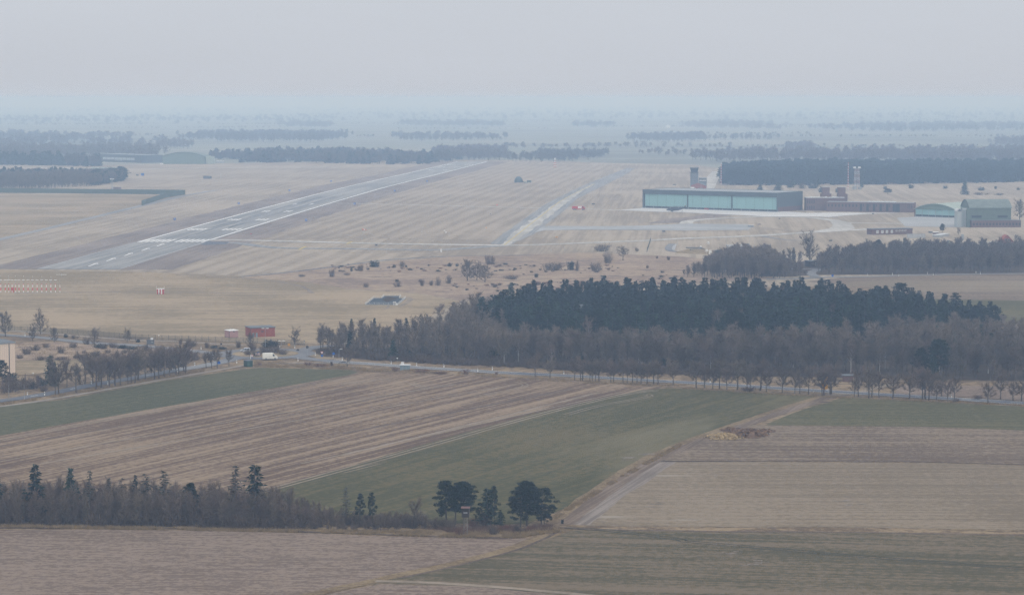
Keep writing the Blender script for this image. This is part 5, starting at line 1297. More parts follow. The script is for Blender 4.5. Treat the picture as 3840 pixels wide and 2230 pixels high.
vehicle('parked_car', 'silver van-like car entering the roundabout behind the bushes', 'car', p, pi + .04, 4.2, 1.8, CARP, 'silver', [[(-1.85, 1.08), (-.65, 1.08), (-.65, 1.6), (-1.72, 1.6)], [(-.55, 1.08), (.25, 1.08), (.2, 1.6), (-.55, 1.6)], [(.35, 1.08), (1.02, 1.1), (.55, 1.55), (.35, 1.6)]], [(1.12, 1.14, .54, 1.67, 'windscreen')], [-1.25, 1.3], .33)
# airport fire engine
p = G('i', 1538, 878); k = .21429 / ppm(p)
t = vehicle('fire_engine', 'red and white airport fire engine by the taxiway', 'fire engine', (p[0], p[1], .22), rowdir(G('i', 1430, 875), G('i', 1650, 876)), 12.5, 3.0,
            [(-6.0, .8), (-6.1, 1.6), (-6.0, 3.3), (-5.7, 3.6), (-.9, 3.6), (-.8, 3.9), (3.9, 3.9), (4.6, 3.7), (5.6, 2.4), (6.0, 2.0), (6.1, .8)], 'red', [[(3.2, 2.0), (5.2, 2.0), (4.55, 3.3), (3.2, 3.4)]], [(5.55, 2.45, 4.65, 3.6, 'windscreen')], [-4.5, -2.9, 3.9, 5.3 - .4], .72)
s = MB(); s.box(-.6, 3.1, -1.53, -1.5, 1.5, 3.7); s.box(-.6, 3.1, 1.5, 1.53, 1.5, 3.7); s.obj('white_panel', M['white'], t)
s = MB(); s.tube((-2, 0, 3.7), (2.5, 0, 4.1), .12); s.cbox(3.2, 0, 4.05, .5, 1.4, .25); s.obj('roof_gear', M['grey'], t)
# white van behind the hangar and cars near the office building
def smallcar(label, p, rz, paint, sc=1.0):
    o = vehicle('parked_car', label, 'car', p, rz, 4.2, 1.8, CARP, paint, [[(-1.85, 1.08), (.9, 1.08), (.4, 1.6), (-1.72, 1.6)]], [(1.12, 1.14, .54, 1.67, 'windscreen')], [-1.25, 1.3], .33)
    o.scale = (sc, sc, sc); return o
A = G('b', 800, 404)
o = vehicle('parked_van', 'white van parked at the foot of the control tower', 'van', (A[0], A[1] - 12, .1), .1, 6, 2.0, VANP, 'white', [[(1.0, 1.5), (1.98, 1.5), (1.6, 2.05), (1.35, 2.25), (1.0, 2.25)]], [(2.22, 1.67, 1.58, 2.33, 'windscreen')], [-1.75, 1.9], .36)
M['darkcar'] = mat('dark_car_paint', (.035, .04, .05), .3, .1, 1, spec=.5)
smallcar('dark car parked before the right end of the brick offices', G('c', 1235, 708), .1, 'darkcar')
smallcar('dark car parked at the right corner of the long hangar', G('b', 1945, 722), 2.9, 'darkcar')
s_ = smallcar('red tow car before the middle hangar door', G('b', 1000, 696), .05, 'red'); 
# helicopter
p = G('b', 565, 722)
t = thing('helicopter', 'dark grey naval helicopter parked before the left hangar door', 'helicopter', (p[0], p[1], .25), pi + .12)
def loft(rings, n=12):
    s = MB(); vs = []; fs = []
    for (x, cz, ry, rz_) in rings:
        for k in range(n):
            a = 2 * pi * k / n; c, d = cos(a), sin(a)
            vs.append((x, ry * (abs(c) ** .8) * (1 if c > 0 else -1), cz + rz_ * (abs(d) ** .8) * (1 if d > 0 else -1)))
    for j in range(len(rings) - 1):
        for k in range(n): fs.append((j * n + k, j * n + (k + 1) % n, (j + 1) * n + (k + 1) % n, (j + 1) * n + k))
    fs += [tuple(range(n - 1, -1, -1)), tuple(range((len(rings) - 1) * n, len(rings) * n))]
    return s.add(vs, fs)
loft([(8.4, 1.9, .2, .2), (8.0, 1.9, .75, .7), (6.8, 2.05, 1.1, 1.1), (5.0, 2.2, 1.15, 1.3), (-2.0, 2.2, 1.15, 1.3), (-4.0, 2.5, .85, .95), (-7.5, 3.1, .4, .5), (-8.6, 3.3, .25, .4)]).obj('fuselage', M['heli'], t)
s = MB(); s.bbox(-2.0, 4.6, -.8, .8, 3.4, 4.5, .3); s.obj('engine_housing', M['heli'], t)
s = MB(); s.add([(7.9, -.62, 2.35), (7.9, .62, 2.35), (6.7, .8, 3.12), (6.7, -.8, 3.12)], [(0, 1, 2, 3)]); s.obj('windscreen', M['glass'], t)
s = MB(); s.prism([(-9.2, 3.0), (-7.8, 3.0), (-9.0, 5.6), (-9.9, 5.6)], -.15, .15); s.obj('tail_fin', M['heli'], t)
s = MB(); s.prism([(-9.7, 4.9), (-9.0, 4.9), (-9.15, 5.64), (-9.95, 5.64)], -.17, .17); s.obj('tail_marking', M['red'], t)
s = MB()
for k in range(5): 
    a = 2 * pi * k / 5; s.tube((-9.3, .45, 5.0), (-9.3 + 1.5 * cos(a), .45, 5.0 + 1.5 * sin(a)), .1, .06, 4)
s.obj('tail_rotor', M['darkgrey'], t)
s = MB(); s.tube((1.5, 0, 4.5), (1.5, 0, 5.2), .25); s.obj('rotor_mast', M['darkgrey'], t)
for k in range(5):
    a = pi + (k - 2) * .13; s = MB(); q = (1.5 + 9 * cos(a), 9 * sin(a), 4.7); s.tube((1.5, 0, 5.1), q, .2, .14, 4); s.obj('rotor_blade', M['darkgrey'], t)
for sd in (-1, 1):
    s = MB(); s.tube((3.2, sd * 1.1, 1.3), (3.2, sd * 2.2, .9), .2); s.bbox(2.0, 4.2, sd * 2.2 - .4, sd * 2.2 + .4, .6, 1.3, .2); s.obj('sponson', M['heli'], t)
    s = MB(); s.tube((3.2, sd * 2.05, .42), (3.2, sd * 2.35, .42), .42, n=12); s.obj('wheel', M['black'], t)
s = MB(); s.tube((-6.3, -.12, .35), (-6.3, .12, .35), .35, n=12); s.tube((-6.3, 0, .4), (-6.3, 0, 2.6), .1); s.obj('tail_wheel', M['black'], t)
for sd in (-1, 1): wins(t, [0, 2.2, 4.0], sd * 1.16, 2.5, 3.1, .7, fm='darkgrey', out_=sd)

# ---- brick office complex
A, B = G('c', 295, 698), G('c', 1280, 712)
loc, rz, Ln = frame(A, B); H = hgt(A, 'c', 592)
t = thing('brick_offices', 'long two-storey red-brown brick office building right of the long hangar', 'building', loc, rz)
s = MB(); s.box(0, Ln, 0, 14, 0, H); s.obj('wall', M['brick'], t)
s = MB(); s.box(.5, Ln - .5, .5, 13.5, H + .02, H + .2); s.obj('roof', M['roofgrey'], t)
s = MB(); s.box(Ln * .47, Ln * .78, 2, 12, H + .22, H + .8)
for i in range(7): s.lathe([(.9, H + .8), (.7, H + 1.2), (.2, H + 1.4)], 8, (Ln * .49 + i * 3.6, 5))
s.obj('skylight', M['rooflight'], t)
cols = [i for i in range(28)]
wins(t, [1.5 + i * (Ln * .36 / 9) for i in range(9)], 0, H * .50, H * .80, 1.5, fm='brick')
wins(t, [Ln * (.385 + .075 * i) for i in range(6)], 0, H * .1, H * .86, 2.3, fm='darkgrey')
wins(t, [Ln * (.42 + .075 * i) for i in range(5)], 0, H * .55, H * .85, 1.0, fm='brick')
s = MB(); s.box(Ln * .79, Ln * .84, -.08, 0, .3, H * .88); s.obj('entrance', M['glass'], t)
wins(t, [Ln * (.93 + .02 * i) for i in range(3)], 0, H * .4, H * .85, .7, fm='brick')
A, B = G('c', 96, 693), G('c', 548, 668)
A2 = G('c', 190, 690)
loc, rz, Ln = frame(A2, (A2[0] + 30, A2[1] + 2)); H = hgt(A2, 'c', 547)
t = thing('brick_wing', 'two-storey brick wing with white roof edge beside the long hangar', 'building', (loc[0] - 10, loc[1], 0), .03)
s = MB(); s.box(0, 36, 0, 12, 0, H); s.obj('wall', M['brick'], t)
s = MB(); s.box(-.2, 36.2, -.2, 12.2, H, H + .5)
for i in range(4): s.lathe([(1.0, H + .5), (.8, H + 1.0), (.2, H + 1.3)], 8, (5 + i * 7, 4))
s.obj('roof', M['rooflight'], t)
wins(t, [.8 + 2.0 * i for i in range(4)], 0, H * .12, H * .38, 1.0, fm='brick'); wins(t, [.8 + 2.0 * i for i in range(4)], 0, H * .56, H * .86, 1.0, fm='brick')
for (xa, xb, yt, yb, lb, xw, ym) in [(268, 347, 433, 690, 'left square brick stair tower above the office wing', 365, 505), (445, 526, 433, 690, 'right square brick stair tower above the office wing', 548, 507)]:
    P = G('c', xa, yb); k = .3333 / ppm(P); W_ = (xb - xa) * k; h1 = hgt(P, 'c', yt); h0 = hgt(P, 'c', ym)
    t = thing('stair_tower', lb, 'tower', (P[0], P[1] + 9, 0), .03)
    s = MB(); s.bbox(0, W_, 0, 7, 0, h1, .1); s.obj('wall', M['brick'], t)
    s = MB(); s.box(-1.0 if xa < 300 else 0, (xw - xa) * k, -.6, 9, 0, h0); s.obj('plinth', M['brick'], t)
    s = MB(); s.box(-.15, W_ + .15, -.15, 7.15, h1, h1 + .3); s.obj('roof', M['roofgrey'], t)

# ---- arched hangar
def arch(w_, zs, zt, n=14, x0=0.0):
    return [(x0 + w_ * i / n, zs + (zt - zs) * (1 - (2 * i / n - 1) ** 2)) for i in range(n + 1)]
A, B = G('c', 1285, 757), G('c', 1756, 774)
loc, rz, Ln = frame(A, B); zs = hgt(A, 'c', 668); zt = hgt(A, 'c', 606)
t = thing('arched_hangar', 'hangar with arched pale green roof and a row of pale doors', 'hangar', loc, rz)
s = MB(); s.prism([(0, zs - .2)] + arch(Ln, zs, zt) + [(Ln, zs - .2)], 0, .5); s.obj('gable', M['archend'], t)
s = MB(); pr = arch(Ln + 1.0, zs - .1, zt + .25, 16, -.5); s.prism(pr + [(x, z - .4) for x, z in pr[::-1]], -.6, 44); s.obj('roof', M['archroof'], t)
s = MB(); s.box(0, .7, 0, 43, 0, zs - .3); s.box(Ln - .7, Ln, 0, 43, 0, zs - .3); s.box(.7, Ln - .7, 42.5, 43, 0, zs - .3); s.obj('wall', M['brick'], t)
for j in range(6):
    a = .9 + (Ln - 1.8) * j / 6; b = .9 + (Ln - 1.8) * (j + 1) / 6
    s = MB(); s.box(a + .05, b - .05, .7 + .3 * (j % 2), .9 + .3 * (j % 2), 2.0, zs - .3); d = s.obj('door', M['hangdoor'], t)
    s = MB(); s.box(a + .05, b - .05, .7 + .3 * (j % 2), .85 + .3 * (j % 2), .4, 2.0); s.obj('window_strip', M['glass'], d)
    s = MB(); s.box(a - .12, a + .12, .5, .7, 0, zs - .3); s.obj('door_post', M['doorframe'], d)
s = MB(); s.box(.7, Ln - .7, .55, .68, 0, .4); s.obj('door_rail', M['doorframe'], t)

# ---- big green hangar at the right with brick annex
A, B = G('c', 1890, 888), G('c', 2392, 878)
A = G('c', 1927, 880)
loc, rz, Ln = frame(A, B); H = hgt(A, 'c', 662); RT = hgt(A, 'c', 592)
t = thing('green_hangar', 'tall olive green hangar with curved roof and open front at the right', 'hangar', loc, rz)
s = MB(); s.box(0, Ln, 5.0, 31, 0, H); s.obj('wall', M['green'], t)
prof = [(4.4 + 27.2 * i / 12, H + (RT - H + 1.5) * (1 - (2 * i / 12 - 1) ** 2)) for i in range(13)]
s = MB(); s.prism(prof + [(y, z - .35) for y, z in prof[::-1]], -.8, Ln + .5, 'x'); s.obj('roof', M['greenroof'], t)
for xa in (0.0, Ln - .4):
    s = MB(); s.prism([(5.0, H)] + [(min(31, max(5.0, y)), z - .36) for y, z in prof[1:-1]] + [(31, H)], xa, xa + .4, 'x'); s.obj('gable', M['green'], t)
wins(t, [1.2, Ln - 11.5], 5.0, H * .47, H * .62, 8.8, fm='green', fr=.25)
# front portal: column, frame and sliding-door pocket to the left
s = MB(); s.box(-3.0, 0, 3.4, 6.0, 0, H * .98); s.obj('column', M['green'], t)
for j in range(4):
    s = MB(); s.box(-1.0, -.6, 6.2 + j * 6, 12.1 + j * 6, 0, H * .95); s.obj('door', M['doorgrey'], t)
s = MB(); s.box(-6.4, -3.05, 4.0, 4.8, H * .9, H * 1.0)
for j in range(3): s.box(-6.2 + j * 1.2, -5.9 + j * 1.2, 4.05, 4.7, 0, H * .9)
s.obj('door_pocket', M['doorframe'], t)
s = MB(); pr = [(-10.6 + 4.2 * i / 8, H * .84 + 2.0 * (1 - (2 * i / 8 - 1) ** 2)) for i in range(9)]; s.prism(pr + [(x, z - .3) for x, z in pr[::-1]], 5, 14); s.obj('porch_roof', M['rooflight'], t)
s = MB(); s.box(-10.4, -6.6, 5.2, 13.8, 0, H * .84 - .3); s.obj('porch_wall', M['doorframe'], t)
B2 = G('c', 2500, 892); L2 = sqrt((B2[0] - A[0]) ** 2 + (B2[1] - A[1]) ** 2)
h2 = hgt(A, 'c', 803)
s = MB(); s.box(.3, L2, 0, 4.9, 0, h2); an = s.obj('annex', M['brick'], t)
s = MB(); s.box(.1, L2 + .2, -.2, 4.95, h2, h2 + .35); s.obj('annex_roof', M['slate'], an)
wins(t, [1.2 + (L2 - 3) * i / 14 for i in range(15)], 0, h2 * .3, h2 * .68, 1.7, fm='brick')

# ---- low brick building
A, B = G('k', 805, 92), G('k', 1266, 84)
loc, rz, Ln = frame(A, B); H = hgt(A, 'k', 30)
t = thing('brick_bungalow', 'low red brick building with white-framed windows before the far apron', 'building', loc, rz)
s = MB(); s.box(0, Ln, 0, 9, 0, H); s.obj('wall', M['brick'], t); s = MB(); s.box(-.3, Ln + .3, -.3, 9.3, H, H + .35); s.obj('roof', M['slate'], t)
wins(t, [Ln * .115, Ln * .235, Ln * .345, Ln * .465], 0, H * .28, H * .8, 1.9, gm='paleglass', fr=.28)
wins(t, [Ln * .585, Ln * .66, Ln * .73, Ln * .8], 0, H * .55, H * .8, 1.5, fr=.25)

# ---- small buildings in front of the right hangars
def hut(name, label, r, a, b, ytop, dp, wallm, roofm, roof_h=.3, over=.2, cat='hut', win=None, door=None, lift=0.0):
    A, B = G(r, *a), G(r, *b); loc, rz, Ln = frame(A, B); H = hgt(A, r, ytop) 
    t = thing(name, label, cat, loc, rz)
    s = MB(); s.bbox(0, Ln, 0, dp, lift, H, .03); s.obj('wall', M[wallm], t)
    if lift:
        s = MB()
        for x in (.2, Ln - .2):
            for y in (.2, dp - .2): s.tube((x, y, 0), (x, y, lift), .1, n=6)
        s.obj('stilts', M['darkgrey'], t)
    s = MB(); s.box(-over, Ln + over, -over, dp + over, H, H + roof_h); s.obj('roof', M[roofm], t)
    if win: wins(t, [Ln * f for f in win[0]], 0, H * win[1], H * win[2], win[3])
    if door:
        s = MB(); s.box(Ln * door[0], Ln * door[0] + door[1], -.05, 0, .05, door[2]); d = s.obj('door', M[door[3]], t)
        s = MB(); s.cbox(Ln * door[0] + door[1] - .15, -.09, door[2] * .5, .12, .08, .05); s.obj('handle', M['grey'], d)
    return t, Ln, H
hut('concrete_wall', 'pale grey concrete wall before the low brick building', 'k', (1205, 130), (1410, 126), 84, .5, 'sheetwhite', 'sheetwhite', .12, .05, 'wall')
hut('brick_shed', 'small brick shed with white edge near the broad green pine', 'k', (1505, 106), (1560, 106), 66, 4, 'brick', 'white', .5, .25)
hut('container', 'dark blue container left of the small brick shed', 'k', (1452, 72), (1498, 72), 56, 3, 'slate', 'darkgrey', .1, .02, 'container')
hut('canopy', 'flat pale canopy right of the small brick shed', 'k', (1562, 122), (1680, 104), 98, 5, 'sheetwhite', 'rooflight', .4, .3, 'canopy')
hut('cabinet', 'tall grey cabinet at the corner by the green hangar forecourt', 'k', (1816, 152), (1842, 152), 86, 2, 'grey', 'grey', .1, .03, 'cabinet')
# red-roofed house and its low wing
A, B = G('k', 2255, 195), G('k', 2400, 195); loc, rz, Ln = frame(A, B)
t = thing('brick_house', 'brick house with steep red roof above the right grove', 'house', loc, rz)
h_ = hgt(A, 'k', 165); rt = hgt(A, 'k', 92)
s = MB(); s.prism([(0, 0), (Ln, 0), (Ln, h_), (Ln * .62, rt - 1.2), (Ln * .38, rt - 1.2), (0, h_)], 0, 9); s.obj('wall', M['brickred'], t)
s = MB(); pr = [(-.5, h_ - .4), (Ln * .36, rt - 1), (Ln * .5, rt), (Ln * .64, rt - 1), (Ln + .5, h_ - .4)]; s.prism(pr + [(x, z - .3) for x, z in pr[::-1]], -.5, 9.5); s.obj('roof', M['roofred'], t)
wins(t, [Ln * .33, Ln * .55], 0, h_ + .2, h_ + 2.0, 1.6)
hut('house_wing', 'low wing with white eave left of the red-roofed house', 'k', (2165, 205), (2255, 204), 184, 8, 'brick', 'white', .5, .5, 'building')
# pale gabled hut
A, B = G('k', 1622, 268), G('k', 1748, 268); loc, rz, Ln = frame(A, B); rt = hgt(A, 'k', 158); e0 = hgt(A, 'k', 252)
t = thing('gabled_hut', 'steep pale yellow-green gable among the trees of the right grove', 'house', loc, rz)
s = MB(); s.prism([(0, 0), (Ln, 0), (Ln, e0), (Ln / 2, rt), (0, e0)], 0, 8); s.obj('wall', M['yelgreen'], t)
s = MB(); pr = [(-.6, e0 - .5), (Ln / 2, rt + .25), (Ln + .6, e0 - .5)]; s.prism(pr + [(x, z - .35) for x, z in pr[::-1]], .15, 8.5); s.obj('roof', M['slate'], t)
wins(t, [Ln * .36, Ln * .52], 0, e0 + 1.2, e0 + 2.6, 1.0); 
hut('dark_bungalow', 'low dark house with white windows behind the gravel yard', 'd', (1690, 575), (1900, 570), 505, 7, 'timber', 'slate', .4, .4, 'house', win=((.3, .55), .35, .75, 1.4))
# house inside the evergreen wood
A = HOUSE; W_, H1, H2 = 8.6, 5.0, 8.8
t = thing('brick_house', 'brick house with grey gabled roof half hidden in the evergreen wood', 'house', (A[0] - 4, A[1] + 2, 0), .45)
s = MB(); s.prism([(0, 0), (7.5, 0), (7.5, H1), (3.75, H2), (0, H1)], 0, 10, 'x'); 
s.obj('wall', mat('tan_brick', (.30, .215, .15), .9, .15, .8), t)
s = MB(); pr = [(-.6, H1 - .45), (3.75, H2 + .3), (8.1, H1 - .45)]; s.prism(pr + [(x, z - .3) for x, z in pr[::-1]], -.5, 10.5, 'x'); s.obj('roof', M['slate'], t)
s = MB(); s.box(4.6, 5.4, 3.2, 4.0, H2 - .2, H2 + 1.0); s.obj('chimney', M['brick'], t)
wins(t, [2, 6.5], 0, 1.2, 2.6, 1.4)
s = MB(); s.box(-.06, 0, 2.8, 4.2, 3.6, 4.9); s.obj('gable_window', M['glass'], t)
hut('garden_shed', 'dark red shed at the wood edge behind the main road', 'j', (525, 150), (640, 152), 85, 4, 'brick', 'slate', .25, .3, 'shed')

# ---- left far buildings
A, B = G('f', 1100, 136), G('f', 1548, 150); loc, rz, Ln = frame(A, B); H = hgt(A, 'f', 52)
t = thing('hangar', 'long dark flat-roofed hangar with pale window band far left', 'hangar', loc, rz)
s = MB(); s.box(0, Ln, 0, 34, 0, H); s.obj('wall', M['hangdark'], t); s = MB(); s.box(.5, Ln - .5, .5, 33.5, H + .02, H + .3); s.obj('roof', M['roofgrey'], t)
s = MB(); s.box(Ln * .07, Ln * .85, -.25, 0, H * .32, H * .62); f = s.obj('window_band', M['paleglass'], t)
s = MB()
for i in range(9): s.box(Ln * (.07 + .78 * i / 8) - .2, Ln * (.07 + .78 * i / 8) + .2, -.35, -.25, H * .3, H * .64)
s.obj('mullions', M['hangdark'], f)
s = MB(); s.box(Ln * .37, Ln * .55, -.3, 0, H * .22, H * .28); s.obj('lintel', M['sheetwhite'], t)
s = MB(); s.box(Ln + .02, Ln + 14, 2, 34, 0, H * 1.0); s.obj('end_block', M['hangdark'], t)
A, B = G('f', 1787, 160), G('f', 2312, 163); loc, rz, Ln = frame(A, B); zs = hgt(A, 'f', 75); zt = hgt(A, 'f', 30)
t = thing('arched_hangar', 'big grey-green arched hangar far left beyond the runway', 'hangar', loc, rz)
s = MB(); s.prism([(0, 0), (Ln * .88, 0)] + arch(Ln * .88, zs, zt)[::-1], 0, 30); s.obj('wall', M['archend'], t)
s = MB(); pr = arch(Ln * .88 + 2, zs - .2, zt + .3, 14, -1); s.prism(pr + [(x, z - .5) for x, z in pr[::-1]], -1, 31); s.obj('roof', M['green'], t)
s = MB(); s.box(Ln * .9, Ln, 1, 22, 0, zs * .98); s.obj('side_block', M['archroof'], t)
hut('hut', 'low white hut right of the arched far hangar', 'f', (2375, 150), (2458, 150), 130, 8, 'sheetwhite', 'white', .4, .2)
hut('hut', 'tiny white hut left of the arched far hangar', 'f', (1755, 166), (1790, 166), 155, 5, 'white', 'white', .3, .1)
A, B = G('f', 1050, 258), G('f', 1290, 258); loc, rz, Ln = frame(A, B); H = hgt(A, 'f', 212)
t = thing('airfield_shelter', 'low brick building with overhanging pale green roof behind the far left wood', 'building', loc, rz)
s = MB(); s.box(0, Ln, 0, 12, 0, H); s.obj('wall', M['brick'], t); s = MB(); s.box(-6.5, Ln + 1, -1, 15, H, H + 1.4); s.obj('roof', M['archroof'], t)
wins(t, [Ln * .2, Ln * .5, Ln * .7], 0, H * .3, H * .7, 3)
for (x, lb) in [(1030, 'left round dark tank beside the green-roofed building'), (1297, 'middle round dark tank beside the green-roofed building'), (1338, 'right round dark tank beside the green-roofed building')]:
    P = G('f', x, 258); h_ = hgt(P, 'f', 225); t = thing('tank', lb, 'tank', (P[0], P[1] - 2, 0)); s = MB(); s.lathe([(1.6, 0), (1.7, h_ * .5), (1.4, h_ * .85), (.5, h_)], 14); s.obj('shell', M['darkgrey'], t); s = MB(); s.tube((1.7, 0, 0), (1.7, 0, h_ * .8), .1); s.obj('pipe', M['grey'], t)
for (x, lb) in [(1003, 'dark post left of the green-roofed building'), (1367, 'dark post right of the green-roofed building')]:
    P = G('f', x, 262); h_ = hgt(P, 'f', 210); t = thing('post', lb, 'post', (P[0], P[1], 0)); s = MB(); s.tube((0, 0, 0), (0, 0, h_), .45, .4, 8); s.obj('pole', M['timber'], t); s = MB(); s.cbox(0, 0, h_, 1.4, 1.4, .3); s.obj('cap', M['darkgrey'], t)
hut('container', 'blue container on the grass right of the far left wood', 'f', (1550, 291), (1580, 291), 262, 3, 'blue', 'blue', .1, .02, 'container')
hut('container', 'low dark container left of the blue one on the far grass', 'f', (1492, 291), (1522, 291), 277, 3, 'slate', 'darkgrey', .1, .02, 'container')
hut('shed', 'solitary dark square shed on the far left grass', 'f', (2232, 322), (2294, 324), 294, 5, 'slate', 'darkgrey', .2, .2, 'shed')
hut('cabin', 'red-brown cabin under the three-lamp mast', 'f', (1242, 450), (1326, 450), 418, 4, 'brick', 'slate', .2, .15, 'cabin')
P = G('f', 1232, 450); h_ = hgt(P, 'f', 332)
t = thing('light_mast', 'lattice mast with three white lamps on the far left grass', 'mast', (P[0], P[1], 0))
s = MB()
for (x, y) in ((-1.2, 0), (1.2, 0), (0, 1.4)): s.tube((x, y, 0), (x * .7, y * .7, h_), .16)
for i in range(6):
    z = h_ * i / 6; z2 = h_ * (i + 1) / 6; s.tube((-1.1, 0, z), (1.0, 0, z2), .08, n=4); s.tube((1.1, 0, z), (-1.0, 0, z2), .08, n=4)
s.obj('lattice', M['grey'], t)
for x in (-1.7, 0, 1.7): s = MB(); s.bbox(x - .65, x + .65, -.6, .6, h_, h_ + 1.1, .15); s.obj('lamp', M['white'], t)
s = MB(); s.box(-1.8, 0, -.8, .8, 0, 1.6); s.obj('cabinet', M['darkgrey'], t)
# dark screen fence with a kink
def fence(name, label, pts, h, postm, panelm, gap=3.0, mode='slat', pitch=.14, bar=.035):
    t = thing(name, label, 'fence', (pts[0][0], pts[0][1], 0))
    c = [pts[0]]
    for a, b in zip(pts, pts[1:]):
        l = sqrt((a[0] - b[0]) ** 2 + (a[1] - b[1]) ** 2); k = max(1, int(l / gap))
        for j in range(1, k + 1): c.append((a[0] + (b[0] - a[0]) * j / k, a[1] + (b[1] - a[1]) * j / k))
    o = pts[0]
    s = MB()
    for a, b in zip(c, c[1:]):
        ax, ay, bx, by = a[0] - o[0], a[1] - o[1], b[0] - o[0], b[1] - o[1]
        l = sqrt((ax - bx) ** 2 + (ay - by) ** 2)
        if mode == 'solid':
            s.add([(ax, ay, .15), (bx, by, .15), (bx, by, h), (ax, ay, h), (ax, ay + .12, .15), (bx, by + .12, .15), (bx, by + .12, h), (ax, ay + .12, h)], [(0, 1, 2, 3), (7, 6, 5, 4), (3, 2, 6, 7), (4, 5, 1, 0)])
        else:
            n_ = int(l / pitch)
            for j in range(n_):
                x = ax + (bx - ax) * (j + .5) / n_; y = ay + (by - ay) * (j + .5) / n_
                s.add([(x - bar / 2, y, .05), (x + bar / 2, y, .05), (x + bar / 2, y, h), (x - bar / 2, y, h)], [(0, 1, 2, 3)])
            for z in (.1, h * .5, h - .05):
                s.tube((ax, ay, z), (bx, by, z), .03, n=4, cap=False)
    s.obj('wire_panel' if mode != 'solid' else 'screen_panel', M[panelm], t)
    for p in c[:100]:
        s = MB(); s.tube((p[0] - o[0], p[1] - o[1], 0), (p[0] - o[0], p[1] - o[1], h + .25), .06, n=5); s.obj('post', M[postm], t)
    return t
fence('screen_fence', 'long dark green screen fence with a sharp corner left of the runway', GS('f', [(-60, 478), (700, 484), (1400, 492), (2035, 498), (1830, 530)]) + GS('1', [(1045, 850)]), 5.2, 'darkgrey', 'armygreen', 22, 'solid')
fence('perimeter_fence', 'long dark wire fence between the airfield grass and the upper road', GS('4', [(-30, 470), (250, 481), (500, 497), (1000, 537), (1640, 557), (1900, 566), (2250, 581)]), 2.3, 'darkgrey', 'mesh', 3.1, 'slat', .15, .04)

# ---- radar tower, masts
P = G('c', 638, 452); h_ = hgt(P, 'c', 215); k = .3333 / ppm(P)
t = thing('lattice_tower', 'red and white lattice tower with lamp platform before the far conifer wood', 'tower', (P[0], P[1], 0), .2)
s = MB(); w_ = 2.6
for sx in (-1, 1):
    for sy in (-1, 1): s.tube((sx * w_, sy * w_, 0), (sx * w_ * .75, sy * w_ * .75, h_), .28, .22, 5)
for i in range(7):
    z, z2 = h_ * i / 7, h_ * (i + 1) / 7
    f0, f1 = w_ * (1 - .25 * i / 7), w_ * (1 - .25 * (i + 1) / 7)
    for sy in (-1, 1):
        s.tube((-f0, sy * f0, z), (f1, sy * f1, z2), .12, n=4); s.tube((f0, sy * f0, z), (-f1, sy * f1, z2), .12, n=4); s.tube((-f1, sy * f1, z2), (f1, sy * f1, z2), .12, n=4)
        s.tube((sy * f0, -f0, z), (sy * f1, f1, z2), .12, n=4)
s.obj('lattice', M['palelat'], t)
s = MB(); s.box(-4.2, 4.2, -2.6, 2.6, h_, h_ + .3); s.obj('platform', M['grey'], t)
for x in (-3.6, -2.2, 2.2, 3.6): s = MB(); s.bbox(x - .7, x + .7, -.7, .7, h_ + .3, h_ + 1.9, .15); s.obj('lamp', M['white'], t)
s = MB(); s.box(-5, -1, -3, 1, 0, 4); s.box(2, 5, -3, 1, 0, 3); s.obj('base_hut', M['grey'], t)
def mast(label, r, x, yb, yt, rad, m='redwhite', cat='mast', name='antenna_mast'):
    P = G(r, x, yb); h_ = hgt(P, r, yt); t = thing(name, label, cat, (P[0], P[1], 0))
    s = MB(); s.tube((0, 0, 0), (0, 0, h_), rad, rad * .7, 8); s.obj('pole', M[m], t)
    s = MB(); s.lathe([(rad * 2.4, 0), (rad * 2.4, .5), (rad * 1.5, .8)], 8); s.obj('base', M['grey'], t)
    s = MB(); s.tube((0, 0, h_), (0, 0, h_ * 1.04), rad * .35, n=5); s.obj('tip', M['grey'], t)
    return t, h_
mast('tall thin red and white mast left of the lattice tower', 'c', 540, 455, 150, .4)
mast('tall thin red and white mast right of the control tower', 'b', 1200, 352, 45, .42)
P = G('2', 1577, 566); h_ = hgt(P, '2', 497)
t = thing('antenna_mast', 'stocky red and white antenna mast near the runway end', 'mast', (P[0], P[1], 0))
for x in (-1.6, 0, 1.6): s = MB(); s.tube((x, 0, 0), (x * .8, 0, h_ * .6), .42, n=6); s.obj('leg', M['redwhite'], t)
s = MB(); s.tube((0, 0, h_ * .45), (0, 0, h_ * .9), .6); s.obj('stem', M['redwhite'], t)
s = MB(); s.bbox(-1.3, 1.3, -.8, .8, h_ * .8, h_, .1); s.obj('antenna_box', M['white'], t)
# canvas dome and its small vehicle
P = G('i', 487, 396); r_ = 70 * .21429 / ppm(P) * 1.06; h_ = hgt(P, 'i', 290)
t = thing('canvas_dome', 'blue-grey camouflaged dome standing on the airfield grass', 'dome', (P[0], P[1], 0))
s = MB(); s.lathe([(r_, 0), (r_ * 1.0, h_ * .35), (r_ * .86, h_ * .65), (r_ * .6, h_ * .88), (r_ * .25, h_ * .99), (.05, h_)], 18); s.obj('dome_shell', M['camo'], t)
s = MB(); s.prism([(r_ * .8, 0), (r_ * 1.35, 0), (r_ * .8, h_ * .5)], -1.5, 1.5); s.obj('entrance', M['camo'], t)
P = G('i', 650, 402)
t = thing('radar_trailer', 'low green trailer with mast right of the camouflaged dome', 'trailer', (P[0], P[1], 0))
s = MB(); s.bbox(-1.0, 4.2, -1.2, 1.2, .8, 3.4, .1); s.obj('cabin', M['armygreen'], t); s = MB(); s.box(-5, 4.4, -1.2, 1.2, .5, .8); s.bbox(-4.6, -1.6, -1.1, 1.1, .8, 2.0, .1); s.obj('bed', M['archroof'], t)
